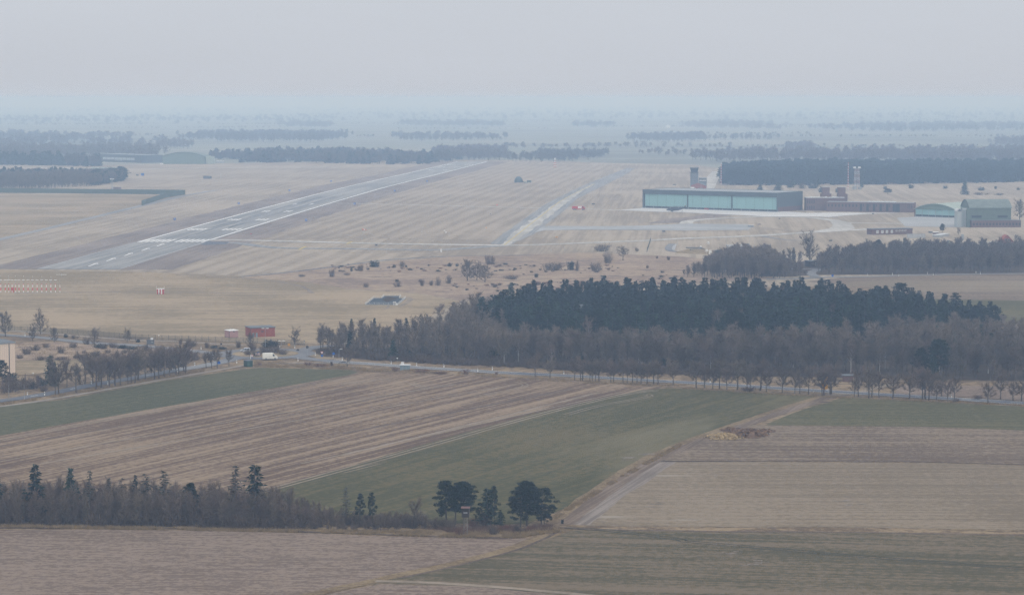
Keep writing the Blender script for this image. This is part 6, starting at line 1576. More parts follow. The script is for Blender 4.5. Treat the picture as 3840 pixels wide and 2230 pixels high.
for x in (-3.8, -.5, 3): 
    for y in (-1.2, 1.0): s = MB(); s.tube((x, y, .45), (x, y + .25, .45), .45, n=10); s.obj('wheel', M['black'], t)
s = MB(); s.tube((-1.4, 0, 2), (-1.4, 0, 5), .1); s.obj('mast', M['grey'], t)

# ---- antenna row, red cabinet, striped hut
xs = [10, 67, 110, 152, 195, 237, 293, 350, 407, 463, 520, 577, 633, 690]
PA = None
for i, x in enumerate(xs):
    P = G('e', x, 256); ht = hgt(P, 'e', 146); hb = hgt(P, 'e', 98)
    lab = 'banded antenna post with white bar, %s from left in its row' % ordw(i)
    if PA is None:
        t = thing('antenna_post', lab, 'antenna', (P[0], P[1], 0), 0, 'antenna posts before the runway')
        s = MB(); s.tube((0, 0, 0), (0, 0, ht), .26, .24, 8); s.obj('post', M['redwhite2'], t)
        s = MB(); s.tube((0, 0, ht), (0, 0, hb), .05, n=6); s.obj('rod', M['grey'], t)
        s = MB(); s.bbox(-.75, .75, -.14, .14, hb - .16, hb + .16, .04); s.obj('antenna_bar', M['white'], t)
        s = MB(); s.cbox(0, 0, .1, .7, .7, .2); s.obj('footing', M['sheetwhite'], t); PA = t
    else: dup(PA, P, 0, lab)
P = G('e', 746, 258); h_ = hgt(P, 'e', 80)
t = thing('monitor_post', 'red and white post without a bar ending the antenna row', 'antenna', (P[0], P[1], 0))
s = MB(); s.tube((0, 0, 0), (0, 0, 4.6), .17, .15, 8); s.obj('post', M['redwhite2'], t); s = MB(); s.tube((0, 0, 4.6), (0, 0, h_), .04, n=5); s.obj('rod', M['grey'], t)
P = G('e', 145, 253); h_ = hgt(P, 'e', 187)
t = thing('equipment_cabinet', 'orange-red cabinet standing in the antenna row', 'cabinet', (P[0], P[1] - .6, 0)); s = MB(); s.bbox(0, 1.3, -.5, .5, .1, h_, .05); s.obj('housing', M['orange'], t); s = MB(); s.box(.1, 1.2, -.53, -.5, .3, h_ - .2); s.obj('door', M['red'], t)
for (x, yt, lb) in [(10, 45, 'a'), (108, 48, 'b'), (194, 50, 'c'), (293, 52, 'd'), (405, 54, 'e'), (520, 56, 'f'), (633, 58, 'g')]:
    P = G('e', x, 150); h_ = hgt(P, 'e', yt); i = 'abcdefg'.index(lb)
    t = thing('light_pole', 'thin grey pole behind the antenna row, %s from the left' % ordw(i), 'pole', (P[0], P[1], 0), 0, 'thin poles behind the antenna row')
    s = MB(); s.tube((0, 0, 0), (0, 0, h_), .08, .06, 6); s.obj('pole', M['grey'], t); s = MB(); s.cbox(0, 0, h_, .3, .3, .25); s.obj('lamp', M['white'], t)
P = G('e', 765, 58)
t = thing('light_pole', 'white T-shaped light bar pole beyond the right end of the antenna row', 'pole', (P[0], P[1], 0)); s = MB(); s.tube((0, 0, 0), (0, 0, 2.2), .08); s.obj('pole', M['grey'], t); s = MB(); s.box(-3, 3, -.12, .12, 1.2, 1.4); s.obj('crossbar', M['white'], t)
A, B = G('e', 1950, 278), G('e', 2034, 278); loc, rz, Ln = frame(A, B); H = hgt(A, 'e', 212)
t = thing('striped_hut', 'small red and white striped equipment hut on the airfield grass', 'hut', loc, rz)
for j in range(5): s = MB(); s.box(Ln * j / 5, Ln * (j + 1) / 5, 0, 3, 0, H); s.obj('wall_stripe', M['red'] if j % 2 == 0 else M['white'], t)
s = MB(); s.box(-.1, Ln + .1, -.1, 3.1, H, H + .2); s.obj('roof', M['white'], t)
s = MB(); s.box(Ln * .28, Ln * .42, -.4, -.05, 0, 1.0); s.obj('meter_box', M['grey'], t)
for (x, lb) in [(-.25, 'left'), (Ln + .3, 'right')]:
    q = (loc[0] + cos(rz) * x, loc[1] + sin(rz) * x)
    o = thing('antenna_rod', 'thin white rod on the %s of the striped hut' % lb, 'antenna', (q[0], q[1] + .2, 0)); s = MB(); s.tube((0, 0, 0), (0, 0, H * 1.65), .05, n=6); s.obj('rod', M['white'], o); s = MB(); s.lathe([(.2, 0), (.2, .1)], 8); s.obj('foot', M['grey'], o)

# ---- fenced basin
BP = GS('n', [(660, 470), (1570, 480), (1785, 300), (1605, 292), (1660, 232), (1185, 232), (1112, 294), (900, 290)])
t = thing('water_basin', 'dark water basin ringed by white railings on the airfield grass', 'basin', (BP[0][0], BP[0][1], 0))
Q = [(x - BP[0][0], y - BP[0][1]) for x, y in BP]
s = MB(); s.add([(x, y, .24) for x, y in Q], [tuple(range(len(Q)))]); o = s.obj('water', M['water'], t)
s = MB()
for a, b in zip(Q, Q[1:] + Q[:1]):
    d = Vector((b[0] - a[0], b[1] - a[1], 0)).normalized() * .3; nrm = Vector((-d.y, d.x, 0))
    s.add([(a[0], a[1], 0), (b[0], b[1], 0), (b[0], b[1], .4), (a[0], a[1], .4), (a[0] + nrm.x, a[1] + nrm.y, .4), (b[0] + nrm.x, b[1] + nrm.y, .4), (a[0] + nrm.x, a[1] + nrm.y, 0), (b[0] + nrm.x, b[1] + nrm.y, 0)], [(0, 1, 2, 3), (3, 2, 5, 4), (4, 5, 7, 6)])
s.obj('rim', M['grey'], t)
s = MB()
for a, b in zip(Q, Q[1:] + Q[:1]):
    for z in (.85, 1.35): s.tube((a[0], a[1], z), (b[0], b[1], z), .035, n=5)
    l = sqrt((a[0] - b[0]) ** 2 + (a[1] - b[1]) ** 2); k = max(1, int(l / 2.4))
    for j in range(k): s.tube((a[0] + (b[0] - a[0]) * j / k, a[1] + (b[1] - a[1]) * j / k, .4), (a[0] + (b[0] - a[0]) * j / k, a[1] + (b[1] - a[1]) * j / k, 1.4), .04, n=5)
s.obj('railing', M['white'], t)
s = MB(); s.add([(Q[3][0] - 2, Q[3][1] - 8, .27), (Q[3][0] + .5, Q[3][1] - 2, .27), (Q[5][0] + 2, Q[5][1] - 2, .27), (Q[6][0] + 1, Q[6][1] - 10, .27), (Q[6][0] + 4, Q[6][1] - 24, .27)], [(0, 1, 2, 3, 4)]); s.obj('mud_bank', M['litter'], t)
P = G('n', 1438, 478)
o = thing('pump_cabinet', 'white pump cabinet at the near corner of the railed basin', 'cabinet', (P[0], P[1] - .2, 0)); s = MB(); s.bbox(0, 1.5, -.5, .5, 0, 1.9, .04); s.obj('housing', M['white'], o); s = MB(); s.bbox(1.55, 2.4, -.5, .3, 0, 1.0, .04); s.obj('side_box', M['white'], o); s = MB(); s.box(.15, 1.35, -.53, -.5, .2, 1.75); s.obj('door', M['sheetwhite'], o)

# ---- huts by the fence
A, M_, B = G('a', 325, 385), G('a', 455, 408), G('a', 624, 404)
loc, rz, Ln = frame(M_, B); H = hgt(M_, 'a', 284)
t = thing('transformer_hut', 'small pale pink hut with white flat roof behind the fence', 'hut', loc, rz)
dl = 5.2
s = MB(); s.box(-.02, Ln, 0, dl, .25, H); s.obj('wall', M['pinkwall'], t)
s = MB(); s.box(-.15, Ln + .15, -.15, dl + .15, H, H + .22); s.obj('roof', M['white'], t); s = MB(); s.box(-.04, Ln + .02, -.02, dl + .02, 0, .25); s.obj('plinth', M['darkgrey'], t)
s = MB(); s.box(-.08, .06, -.08, .06, .25, H); s.obj('corner_trim', M['darkgrey'], t); s = MB(); s.box(Ln * .4, Ln * .62, -.05, 0, H * .82, H * .93); s.obj('vent', M['darkgrey'], t)
A2 = G('a', 325, 385); t.rotation_euler[2] = rz + .28; t.location[0] += .3
A, M_, B = G('a', 762, 392), G('a', 925, 396), G('a', 1270, 384)
loc, rz, Ln = frame(M_, B); H = hgt(M_, 'a', 234)
t = thing('brick_building', 'red brick flat-roofed building behind the roundabout lamp', 'building', loc, rz + .05)
s = MB(); s.box(-2.0, Ln, 0, 9, 0, H); s.obj('wall', M['brickred'], t)
s = MB(); s.box(-2.3, Ln + .3, -.3, 9.3, H, H + .3); s.obj('roof', M['slate'], t)
s = MB(); s.box(Ln * .3, Ln * .42, -.08, 0, H * .55, H * .68); s.obj('vent', M['darkgrey'], t)
for xx in (-1.4, .1):
    s = MB(); s.box(xx, xx + .9, -.06, 0, .1, 2.1); d = s.obj('door', M['shelter'], t); s = MB(); s.cbox(xx + .75, -.1, 1.05, .12, .06, .05); s.obj('handle', M['grey'], d)
s = MB(); s.tube((-2.1, -.15, 0), (-2.1, -.15, H), .06); s.obj('downpipe', M['darkgrey'], t)
# green cabin beside the path
A, M_, B = G('a', 662, 905), G('a', 772, 918), G('a', 888, 914)
loc, rz, Ln = frame(M_, B); H = hgt(M_, 'a', 808)
t = thing('green_cabin', 'dark green utility cabin between path and roundabout', 'cabin', (loc[0], loc[1], .0), rz + .25)
s = MB(); s.bbox(0, 2.6, 0, 2.9, .1, H, .04); s.obj('housing', M['greencab'], t); s = MB(); s.box(-.12, 2.72, -.12, 3.02, H, H + .14); s.obj('roof', M['slate'], t)
s = MB(); s.box(.3, 1.2, -.04, 0, .25, H - .25); d = s.obj('door', mat('lighter_green_door', (.05, .10, .078), .6, .1, 1), t); s = MB(); s.cbox(1.05, -.08, 1.0, .12, .07, .06); s.obj('handle', M['grey'], d)
# second face seen on its left side is the same housing; bus shelters
A, B = G('4', 1084, 574), G('4', 1136, 574); loc, rz, Ln = frame(A, B); H = hgt(A, '4', 542)
t = thing('bus_shelter', 'dark bus shelter on the upper road by the white stop sign', 'bus shelter', loc, rz + .05)
s = MB(); s.box(0, Ln, 0, .1, .05, H); s.box(0, .1, .1, 1.8, .05, H); s.box(Ln - .1, Ln, .1, 1.8, .05, H); s.obj('wall', M['slate'], t); s = MB(); s.box(-.2, Ln + .2, -.2, 2.1, H, H + .15); s.obj('roof', M['darkgrey'], t); s = MB(); s.box(.3, Ln - .3, .5, .9, .4, .5); s.obj('bench', M['timber'], t); wins(t, [Ln * .55], 0, 1, H - .4, 1.2, gm='paleglass', fm='darkgrey')
A, B = G('l', 1588, 600), G('l', 1756, 600); loc, rz, Ln = frame(A, B); H = hgt(A, 'l', 512)
t = thing('bus_shelter', 'blue-grey bus shelter with pale sloping roof on the main road', 'bus shelter', loc, rz)
s = MB(); s.box(0, Ln, 0, .1, .05, H); s.box(0, .1, .1, 2.2, .05, H); s.box(Ln - .1, Ln, .1, 2.2, .05, H); s.obj('wall', M['shelter'], t)
s = MB(); s.add([(-.2, -.25, H + .05), (Ln + .25, -.25, H + .05), (Ln + .25, 1.7, H + .2), (-.2, 1.7, H + .2), (-.2, -.25, H + .2), (Ln + .25, -.25, H + .2), (Ln + .25, 1.7, H + .35), (-.2, 1.7, H + .35)], [(3, 2, 1, 0), (4, 5, 6, 7), (0, 1, 5, 4), (1, 2, 6, 5), (2, 3, 7, 6), (3, 0, 4, 7)]); s.obj('roof', M['rooflight'], t)
s = MB(); s.box(.3, Ln - .3, .6, 1.0, .4, .5); s.obj('bench', M['timber'], t); s = MB(); s.box(Ln * .25, Ln * .3, -.06, 0, .05, H); s.box(Ln * .6, Ln * .65, -.06, 0, .05, H); s.obj('wall_stud', M['grey'], t)
# beige hall at the left edge
A = G('h', 192, 537); B = G('h', -330, 585)
loc, rz, Ln = frame(B, A); H = hgt(A, 'h', 140)
t = thing('beige_hall', 'tall beige metal-clad hall with dark roof cut by the left edge', 'building', loc, rz)
s = MB(); s.box(0, Ln, 0, 16, 0, H); s.obj('wall', M['beige'], t)
s = MB(); s.add([(-.3, -.3, H), (Ln + .3, -.3, H), (Ln + .3, 8, H + .6), (-.3, 8, H + .6), (Ln + .3, 16.3, H), (-.3, 16.3, H)], [(0, 1, 2, 3), (3, 2, 4, 5)]); s.obj('roof', M['slate'], t)
s = MB(); s.box(Ln - 2.7, Ln - 2.45, -.14, 0, 0, H); s.obj('downpipe', M['darkgrey'], t); s = MB(); s.box(-.2, Ln + .2, -.25, 0, H - .35, H - .05); s.obj('gutter', M['grey'], t)

# ---- raised hide
P = G('8', 918, 724)
hb = hgt(P, '8', 580); ht = hgt(P, '8', 518); w_ = .5 * 56 * .50794 / ppm(P)
t = thing('raised_hide', 'raised wooden hunting hide with reddish roof on a lattice stand', 'hunting hide', (P[0], P[1], 0), -.06)
s = MB(); s.box(-w_, w_, -.8, .8, hb, hb + (ht - hb) * .42); s.box(-w_, w_, -.8, .8, hb + (ht - hb) * .68, ht); s.box(-w_, -w_ * .55, -.8, .8, hb + (ht - hb) * .42, hb + (ht - hb) * .68); s.box(w_ * .6, w_, -.8, .8, hb + (ht - hb) * .42, hb + (ht - hb) * .68); s.box(-w_ * .55, w_ * .6, .3, .8, hb + (ht - hb) * .42, hb + (ht - hb) * .68); cb = s.obj('cabin', M['timber'], t)
s = MB(); s.box(-w_ * .5, w_ * .55, -.86, -.8, hb + (ht - hb) * .40, hb + (ht - hb) * .58); s.obj('shutter', M['palewood2'], cb)
s = MB(); s.box(w_ - .02, w_ + .05, -.85, -.75, hb, ht); s.obj('corner_post', M['palewood'], cb)
s = MB(); s.add([(-w_ - .2, -1.05, ht + .02), (w_ + .2, -1.05, ht + .02), (w_ + .2, .95, ht + .14), (-w_ - .2, .95, ht + .14), (-w_ - .2, -1.05, ht + .1), (w_ + .2, -1.05, ht + .1), (w_ + .2, .95, ht + .22), (-w_ - .2, .95, ht + .22)], [(3, 2, 1, 0), (4, 5, 6, 7), (0, 1, 5, 4), (1, 2, 6, 5), (2, 3, 7, 6), (3, 0, 4, 7)]); s.obj('roof', M['dullred'], t)
for sx in (-1, 1):
    for sy in (-1, 1):
        s = MB(); s.tube((sx * .45, sy * .45, 0), (sx * .38, sy * .45, hb), .06, n=6); s.obj('leg', M['palewood'], t)
s = MB()
for i in range(7):
    z, z2 = hb * i / 7, hb * (i + 1) / 7
    for sy in (-.45, .45): s.tube((-.44, sy, z), (.42, sy, z2), .022, n=4); s.tube((.44, sy, z), (-.42, sy, z2), .022, n=4)
s.obj('bracing', M['palewood'], t)
s = MB(); s.box(-w_, w_, -.8, .8, hb - .12, hb - .01); s.obj('floor', M['timber'], t)

# ---- straw and dung heap
def heap(name, label, c, rx, ry, h, m, seed, cat='heap', chunks=240):
    rng = random.Random(seed); n, mr = 30, 9
    t = thing(name, label, cat, (c[0], c[1], .1))
    s = MB(); vs = [(0, 0, h * .9)]
    for j in range(1, mr + 1):
        f = j / mr
        for k in range(n):
            a = 2 * pi * k / n
            ed = 1 + .3 * mnoise.noise(Vector((cos(a) * 1.6 + seed, sin(a) * 1.6, 0)))
            z = h * (1 - f ** 1.7) * (.75 + .7 * mnoise.noise(Vector((f * 4 * cos(a) + seed, f * 4 * sin(a), 2)))) + rng.uniform(-.1, .14) * (1 - f)
            vs.append((rx * f * ed * cos(a), ry * f * ed * sin(a), max(0, z) if j < mr else -.1))
    fs = [(0, 1 + k, 1 + (k + 1) % n) for k in range(n)]
    for j in range(mr - 1):
        for k in range(n): fs.append((1 + j * n + k, 1 + (j + 1) * n + k, 1 + (j + 1) * n + (k + 1) % n, 1 + j * n + (k + 1) % n))
    s.add(vs, fs); s.obj('mound', M[m], t)
    s = MB()
    for _ in range(chunks):
        a = rng.uniform(0, 2 * pi); f = sqrt(rng.uniform(0, 1.15)); x, y = rx * f * cos(a), ry * f * sin(a); z = max(0, h * (1 - min(1, f) ** 1.7) * .8)
        r = rng.uniform(.12, .5); q = [(x + rng.uniform(-r, r) * 1.6, y + rng.uniform(-r, r) * 1.6, z + rng.uniform(-.1, r)) for _ in range(4)]
        s.add(q, [(0, 1, 2), (0, 2, 3), (0, 3, 1), (1, 3, 2)])
    s.obj('clods', M[m], t)
heap('straw_heap', 'pale yellow straw heap at the left of the dung pile on the brown field', G('6', 300, 1262), 5.6, 6.0, 1.5, 'straw', 3, chunks=420)
heap('dung_heap', 'dark brown dung heap behind and right of the straw on the brown field', G('6', 490, 1240), 5.8, 8, 2.0, 'dung', 8, chunks=420)
heap('dung_heap', 'low dark dung tail at the far left back of the straw heap', G('6', 370, 1212), 4, 5, 1.0, 'dung', 12, chunks=120)
heap('dung_heap', 'thin dark dung tail trailing off to the right of the big heap', G('6', 600, 1217), 3.4, 4, .7, 'dung', 15, chunks=90)
s = MB()
for _ in range(260):
    p = G('6', R.gauss(330, 110), R.gauss(1262, 32)); r = R.uniform(.08, .25); s.add([(p[0] + R.uniform(-r, r) * 1.8, p[1] + R.uniform(-r, r) * 1.8, .15 + R.uniform(0, r)) for _ in range(3)], [(0, 1, 2)])
o = s.obj('loose_straw', M['straw']); o['kind'] = 'stuff'; tag(o, 'loose straw scattered round the heaps', 'straw')

# ---- street lamps, signs, marker posts
def lamp(label, r, x, yb, yt, arms=2):
    P = G(r, x, yb); h_ = hgt(P, r, yt); t = thing('street_lamp', label, 'street lamp', (P[0], P[1], .2))
    s = MB(); s.tube((0, 0, 0), (0, 0, h_), .09, .06, 8); s.obj('pole', M['grey'], t)
    for sd in ((-1, 1) if arms == 2 else (1,)):
        s = MB(); s.tube((0, 0, h_), (sd * .5, 0, h_ + .1), .05); s.bbox(min(sd * .45, sd * 1.5), max(sd * .45, sd * 1.5), -.2, .2, h_ + .02, h_ + .26, .06); s.obj('lamp_head', M['white'], t)
lamp('tall double-armed street lamp behind the roundabout bushes', 'a', 1098, 610, 250)
lamp('single street lamp at the wood edge right of the roundabout', 'l', 520, 400, 240, 1)
lamp('small street lamp behind the roundabout by the dark shrubs', 'a', 1382, 560, 468)
def lantern(label, r, x, yb, yt):
    P = G(r, x, yb); h_ = hgt(P, r, yt); t = thing('lantern_post', label, 'lantern', (P[0], P[1], .1))
    s = MB(); s.tube((0, 0, 0), (0, 0, h_ - .5), .05, n=6); s.obj('pole', M['grey'], t); s = MB(); s.lathe([(.12, h_ - .5), (.2, h_ - .2), (.45, h_ - .12), (.1, h_)], 10); s.obj('lamp_head', M['white'], t)
lantern('white mushroom lantern by the main road left of the grey shelter', 'l', 1538, 500, 382)
lantern('white mushroom lantern beside the airfield fence', 'h', 1975, 120, 55)
lantern('white mushroom lantern on the meadow before the beige hall', 'h', 412, 560, 522)
lantern('white mushroom lantern close to the wall of the beige hall', 'h', 68, 600, 470)
def delin(label, p, h=1.1):
    global DEL
    if DEL is None:
        t = thing('marker_post', label, 'marker post', (p[0], p[1], .1), 0, 'white roadside marker posts')
        s = MB(); s.prism([(-.13, 0), (.13, 0), (.13, .95), (-.13, h)], -.08, .08); s.obj('post', M['white'], t)
        s = MB(); s.prism([(-.135, .68), (.135, .68), (.135, .82), (-.135, .9)], -.085, .085); s.obj('black_band', M['black'], t); DEL = t
    else: dup(DEL, (p[0], p[1], .1), 0, label, (1.25, 1.25, 1.25))
DEL = None
for i, q in enumerate([(342, 800), (555, 808), (1136, 668), (1340, 675), (2210, 520), (2422, 438)]): delin('white marker post on the lower left road, %s from the left' % ordw(i), G('h', *q))
for i, q in enumerate([(185, 515), (1373, 605), (1485, 612), (1438, 735), (1578, 700)]): delin('white marker post on the upper left road, %s from the left' % ordw(i), G('4', *q))
for i, q in enumerate([(108, 350), (578, 430), (672, 490), (1434, 497), (1877, 525), (2356, 552)]): delin('white marker post along the main road near the grey shelter, %s from the left' % ordw(i), G('l', *q))
for i, q in enumerate([(1115, 765), (1007, 778), (1643, 798)]): delin('white marker post along the main road before the wood, %s from the left' % ordw(i), G('5', *q))
for i, q in enumerate([(203, 862), (966, 928), (1065, 915), (1985, 970)]): delin('white marker post along the right main road, %s from the left' % ordw(i), G('6', *q))
for i, q in enumerate([(760, 553), (1040, 545), (1112, 560), (1434, 535), (1500, 550), (1980, 524), (2030, 538)]): delin('white marker post along the far right road, %s from the left' % ordw(i), G('k', *q))
for i, q in enumerate([(182, 730), (195, 835), (597, 850), (1252, 535), (1668, 815), (1610, 590), (1782, 500)]): delin('white marker post around the roundabout, %s from the left' % ordw(i), G('a', *q))
def sign(name, label, r, x, yb, yt, faces, cat='sign'):
    """faces: list of (kind, size, colour) from the top down"""
    P = G(r, x, yb); h_ = hgt(P, r, yt); t = thing(name, label, cat, (P[0], P[1], .1))
    s = MB(); s.tube((0, 0, 0), (0, 0, h_), .05, n=6); s.obj('pole', M['grey'], t)
    z = h_
    for (kd, sz, c, edge) in faces:
        for (nm, q, dy, cc) in (('sign_face', 1.0, 0, edge or c), ('sign_symbol', .68, .015, c)):
            if q < 1 and not edge: continue
            s = MB(); cz = z - sz / 2; a = sz / 2 * q
            if kd == 'disc': s.tube((0, -.06 - dy, cz), (0, -.09 - dy, cz), a, n=16)
            elif kd == 'tri': s.prism([(-a, cz - a * .8), (a, cz - a * .8), (0, cz + a * .9)], -.09 - dy, -.06)
            elif kd == 'yield': s.prism([(0, cz - a * .9), (a, cz + a * .8), (-a, cz + a * .8)], -.09 - dy, -.06)
            else: s.box(-a * (edge and 1 or 1), a, -.09 - dy, -.06, cz - a, cz + a)
            s.obj(nm, M[cc], t)
        z -= sz + .05
sign('give_way_sign', 'give-way triangle above a blue disc at the right road of the roundabout', 'l', 222, 395, 265, [('yield', 1.3, 'white', 'red'), ('disc', 1.0, 'blue', None)])
sign('cycle_sign', 'blue disc sign on a pole at the wood edge by the cycle path', 'l', 426, 395, 285, [('disc', 1.1, 'blue', None)])
sign('give_way_sign', 'give-way triangle with blue disc on the near side of the island', 'a', 866, 768, 700, [('yield', 1.1, 'white', 'red'), ('disc', .9, 'blue', None)])
sign('direction_sign', 'blue disc sign behind the chevron boards on the island', 'a', 972, 735, 645, [('disc', 1.0, 'blue', None)])
sign('warning_sign', 'white warning triangle on a pole left of the right roadside trees', '6', 197, 862, 803, [('tri', 1.3, 'white', None)])
sign('stop_sign', 'white bus stop plate above the dark shelter on the upper road', '4', 1122, 572, 525, [('box', 1.1, 'white', None)])
sign('stop_sign', 'white bus stop plate behind the grey shelter on the main road', 'l', 1632, 540, 452, [('box', 1.2, 'white', None)])
sign('blue_sign', 'blue disc sign low behind the small trees by the green cabin', 'a', 285, 870, 812, [('disc', 1.3, 'blue', None)])
sign('dark_sign', 'dark round sign back on a pole at the right exit of the roundabout', 'a', 1832, 770, 540, [('disc', 1.2, 'darkgrey', None)])
sign('dark_sign', 'dark round sign back on the splitter island of the right exit', 'a', 1665, 640, 595, [('disc', 1.2, 'darkgrey', None)])
sign('dark_sign', 'narrow dark sign on the verge left of the silver car', 'a', 325, 570, 498, [('box', .8, 'darkgrey', None)])
sign('blue_sign', 'small blue disc sign on the far right road junction', 'k', 366, 568, 537, [('disc', 1.4, 'blue', None)])
sign('yellow_sign', 'tall yellow-orange sign boards on a pole before the red shed', 'j', 325, 300, 92, [('box', 2.3, 'yellow', None), ('box', 2.3, 'yellow', None)])
sign('orange_sign', 'orange sign board by the fence right of the roundabout', 'a', 1512, 575, 505, [('box', 1.0, 'yellow', None)])
for (x, lb) in [(942, 'left'), (985, 'right')]:
    P = G('a', x, 745); t = thing('chevron_board', '%s red and white chevron board on the roundabout island' % lb, 'sign', (P[0], P[1], .5))
    s = MB(); s.box(-.45, .45, -.04, 0, .5, 1.3); s.obj('board', M['white'], t)
    s = MB()
    for k in range(2): 
        x0 = -.38 + k * .42; s.add([(x0, -.05, .55), (x0 + .18, -.05, .55), (x0 + .34, -.05, .9), (x0 + .18, -.05, 1.25), (x0, -.05, 1.25), (x0 + .16, -.05, .9)], [(0, 1, 2, 5), (5, 2, 3, 4)])
    s.obj('chevrons', M['red'], t); s = MB(); s.tube((-.3, .05, 0), (-.3, .05, .6), .04); s.tube((.3, .05, 0), (.3, .05, .6), .04); s.obj('posts', M['grey'], t)
for (r, x, yb, yt, lb) in [('a', 1352, 580, 540, 'yellowish marker post behind the island shrubs'), ('l', 416, 388, 343, 'yellowish post beside the blue cycle sign'), ('a', 838, 780, 700, 'leaning white post at the near edge of the island')]:
    P = G(r, x, yb); h_ = hgt(P, r, yt); t = thing('white_post', lb, 'post', (P[0], P[1], .1)); s = MB(); s.tube((0, 0, 0), (.15 if 'lean' in lb else 0, 0, h_), .13, n=8); s.obj('post', M['white'], t); s = MB(); s.lathe([(.15, h_ - .02), (.05, h_ + .08)], 8, (.15 if 'lean' in lb else 0, 0)); s.obj('cap', M['grey'], t)

# ---- numbered distance boards beside the runway
def textmesh(ch, size):
    cu = bpy.data.curves.new('digit', 'FONT'); cu.body = ch; cu.size = size; cu.align_x = 'CENTER'; cu.align_y = 'CENTER'; cu.extrude = .01
    ob = bpy.data.objects.new('digit', cu); COL.objects.link(ob)
    dg = bpy.context.evaluated_depsgraph_get(); dg.update()
    me = bpy.data.meshes.new_from_object(ob.evaluated_get(dg)); bpy.data.objects.remove(ob); bpy.data.curves.remove(cu)
    me.materials.clear(); me.materials.append(M['white']); return me
for (r, x, y, ch, sd) in [('1', 1290, 960, '7', 'left'), ('1', 1762, 843, '6', 'left'), ('1', 2137, 745, '5', 'left'), ('1', 2445, 676, '4', 'left'), ('1', 2260, 967, '7', 'right'), ('2', 98, 846, '6', 'right'), ('2', 394, 748, '5', 'right'), ('2', 633, 676, '4', 'right')]:
    P = G(r, x, y); t = thing('distance_board', 'blue distance board marked %s on the %s side of the runway' % (ch, sd), 'sign', (P[0], P[1], .1), 0, 'distance boards beside the runway')
    s = MB(); s.bbox(-1.0, 1.0, -.2, .2, .4, 2.4, .06); s.obj('board', M['blue'], t)
    o = put('digit', textmesh(ch, 2.0), t); o.location = (0, -.22, 1.4); o.rotation_euler = (pi / 2, 0, 0)
    for xx in (-.7, .7): s = MB(); s.tube((xx, 0, 0), (xx, 0, .4), .08); s.obj('leg', M['grey'], t)
# small boards and instruments on the grass
def board(label, r, x, y, w_, h, col, name='taxi_board', cat='sign'):
    P = G(r, x, y); t = thing(name, label, cat, (P[0], P[1], .1)); s = MB(); s.bbox(-w_ / 2, w_ / 2, -.2, .2, .3, .3 + h, .04); s.obj('board', M[col], t)
    for xx in (-w_ * .35, w_ * .35): s = MB(); s.tube((xx, 0, 0), (xx, 0, .3), .06, n=6); s.obj('leg', M['grey'], t)
board('black taxiway board beyond the fire engine', 'i', 1795, 786, 3.4, 1.0, 'darkgrey')
board('black taxiway board left of the low brick building', 'k', 345, 168, 2.4, .9, 'darkgrey')
board('black taxiway board on the grass inside the loop road', '3', 715, 950, 1.4, .9, 'darkgrey')
board('brown taxiway board right of the grey apron strip', '3', 566, 993, 2.4, .7, 'brick')
board('dark board on the grass below the grey apron strip', '2', 2380, 1046, 2.2, 1.0, 'darkgrey')
board('dark board before the brick offices', 'c', 820, 735, 2.0, .9, 'darkgrey')
board('dark board left of the long hangar on the far grass', '2', 2458, 700, 4.0, 1.2, 'darkgrey')
board('orange board on the striped grass before the link taxiway', '2', 1150, 850, 1.6, .9, 'orange')
board('yellow board in the middle of the striped grass', '2', 1070, 1020, 1.0, .9, 'yellow')
board('orange board on the grass right of the lower taxiway end', '2', 1590, 1088, 2.2, .8, 'yellow')
board('dark box beside the curved taxiway', '2', 258, 1147, 1.7, .8, 'darkgrey')
board('small red board at the dark grass edge of the runway', '1', 1853, 1064, 1.0, .7, 'red')
board('white board left of the lower taxiways', '2', 1100, 915, .9, .6, 'darkgrey')
P = G('2', 737, 1190); t = thing('white_box', 'white upright box on the grass below the taxiways', 'box', (P[0], P[1], 0)); s = MB(); s.bbox(-.6, .6, -.5, .5, .1, 1.9, .05); s.obj('housing', M['white'], t); s = MB(); s.cbox(0, 0, .05, 1.5, 1.3, .1); s.obj('footing', M['sheetwhite'], t)
P = G('2', 160, 1085); h_ = hgt(P, '2', 1024); t = thing('windsock', 'orange and white windsock on the striped grass', 'windsock', (P[0], P[1], 0)); s = MB(); s.tube((0, 0, 0), (0, 0, h_), .07); s.obj('pole', M['grey'], t)
for j in range(3): s = MB(); s.tube((-.4 + j * 1.0, 0, h_ - .1 * j), (.6 + j * 1.0, 0, h_ - .1 * (j + 1)), .55 - .1 * j, .45 - .1 * j, 10); s.obj('sock_band', M['orange'] if j != 1 else M['white'], t)
P = G('2', 762, 1050); t = thing('weather_station', 'small white weather instrument on the striped grass', 'instrument', (P[0], P[1], 0)); s = MB(); s.tube((0, 0, 0), (0, 0, 2.2), .08); s.tube((-.8, 0, 0), (0, 0, 1.5), .05); s.tube((.8, 0, 0), (0, 0, 1.5), .05); s.obj('tripod', M['grey'], t); s = MB(); s.bbox(-.5, .5, -.3, .3, 1.6, 2.3, .05); s.box(.6, 1.8, -.3, .3, .2, .8); s.obj('housing', M['white'], t)
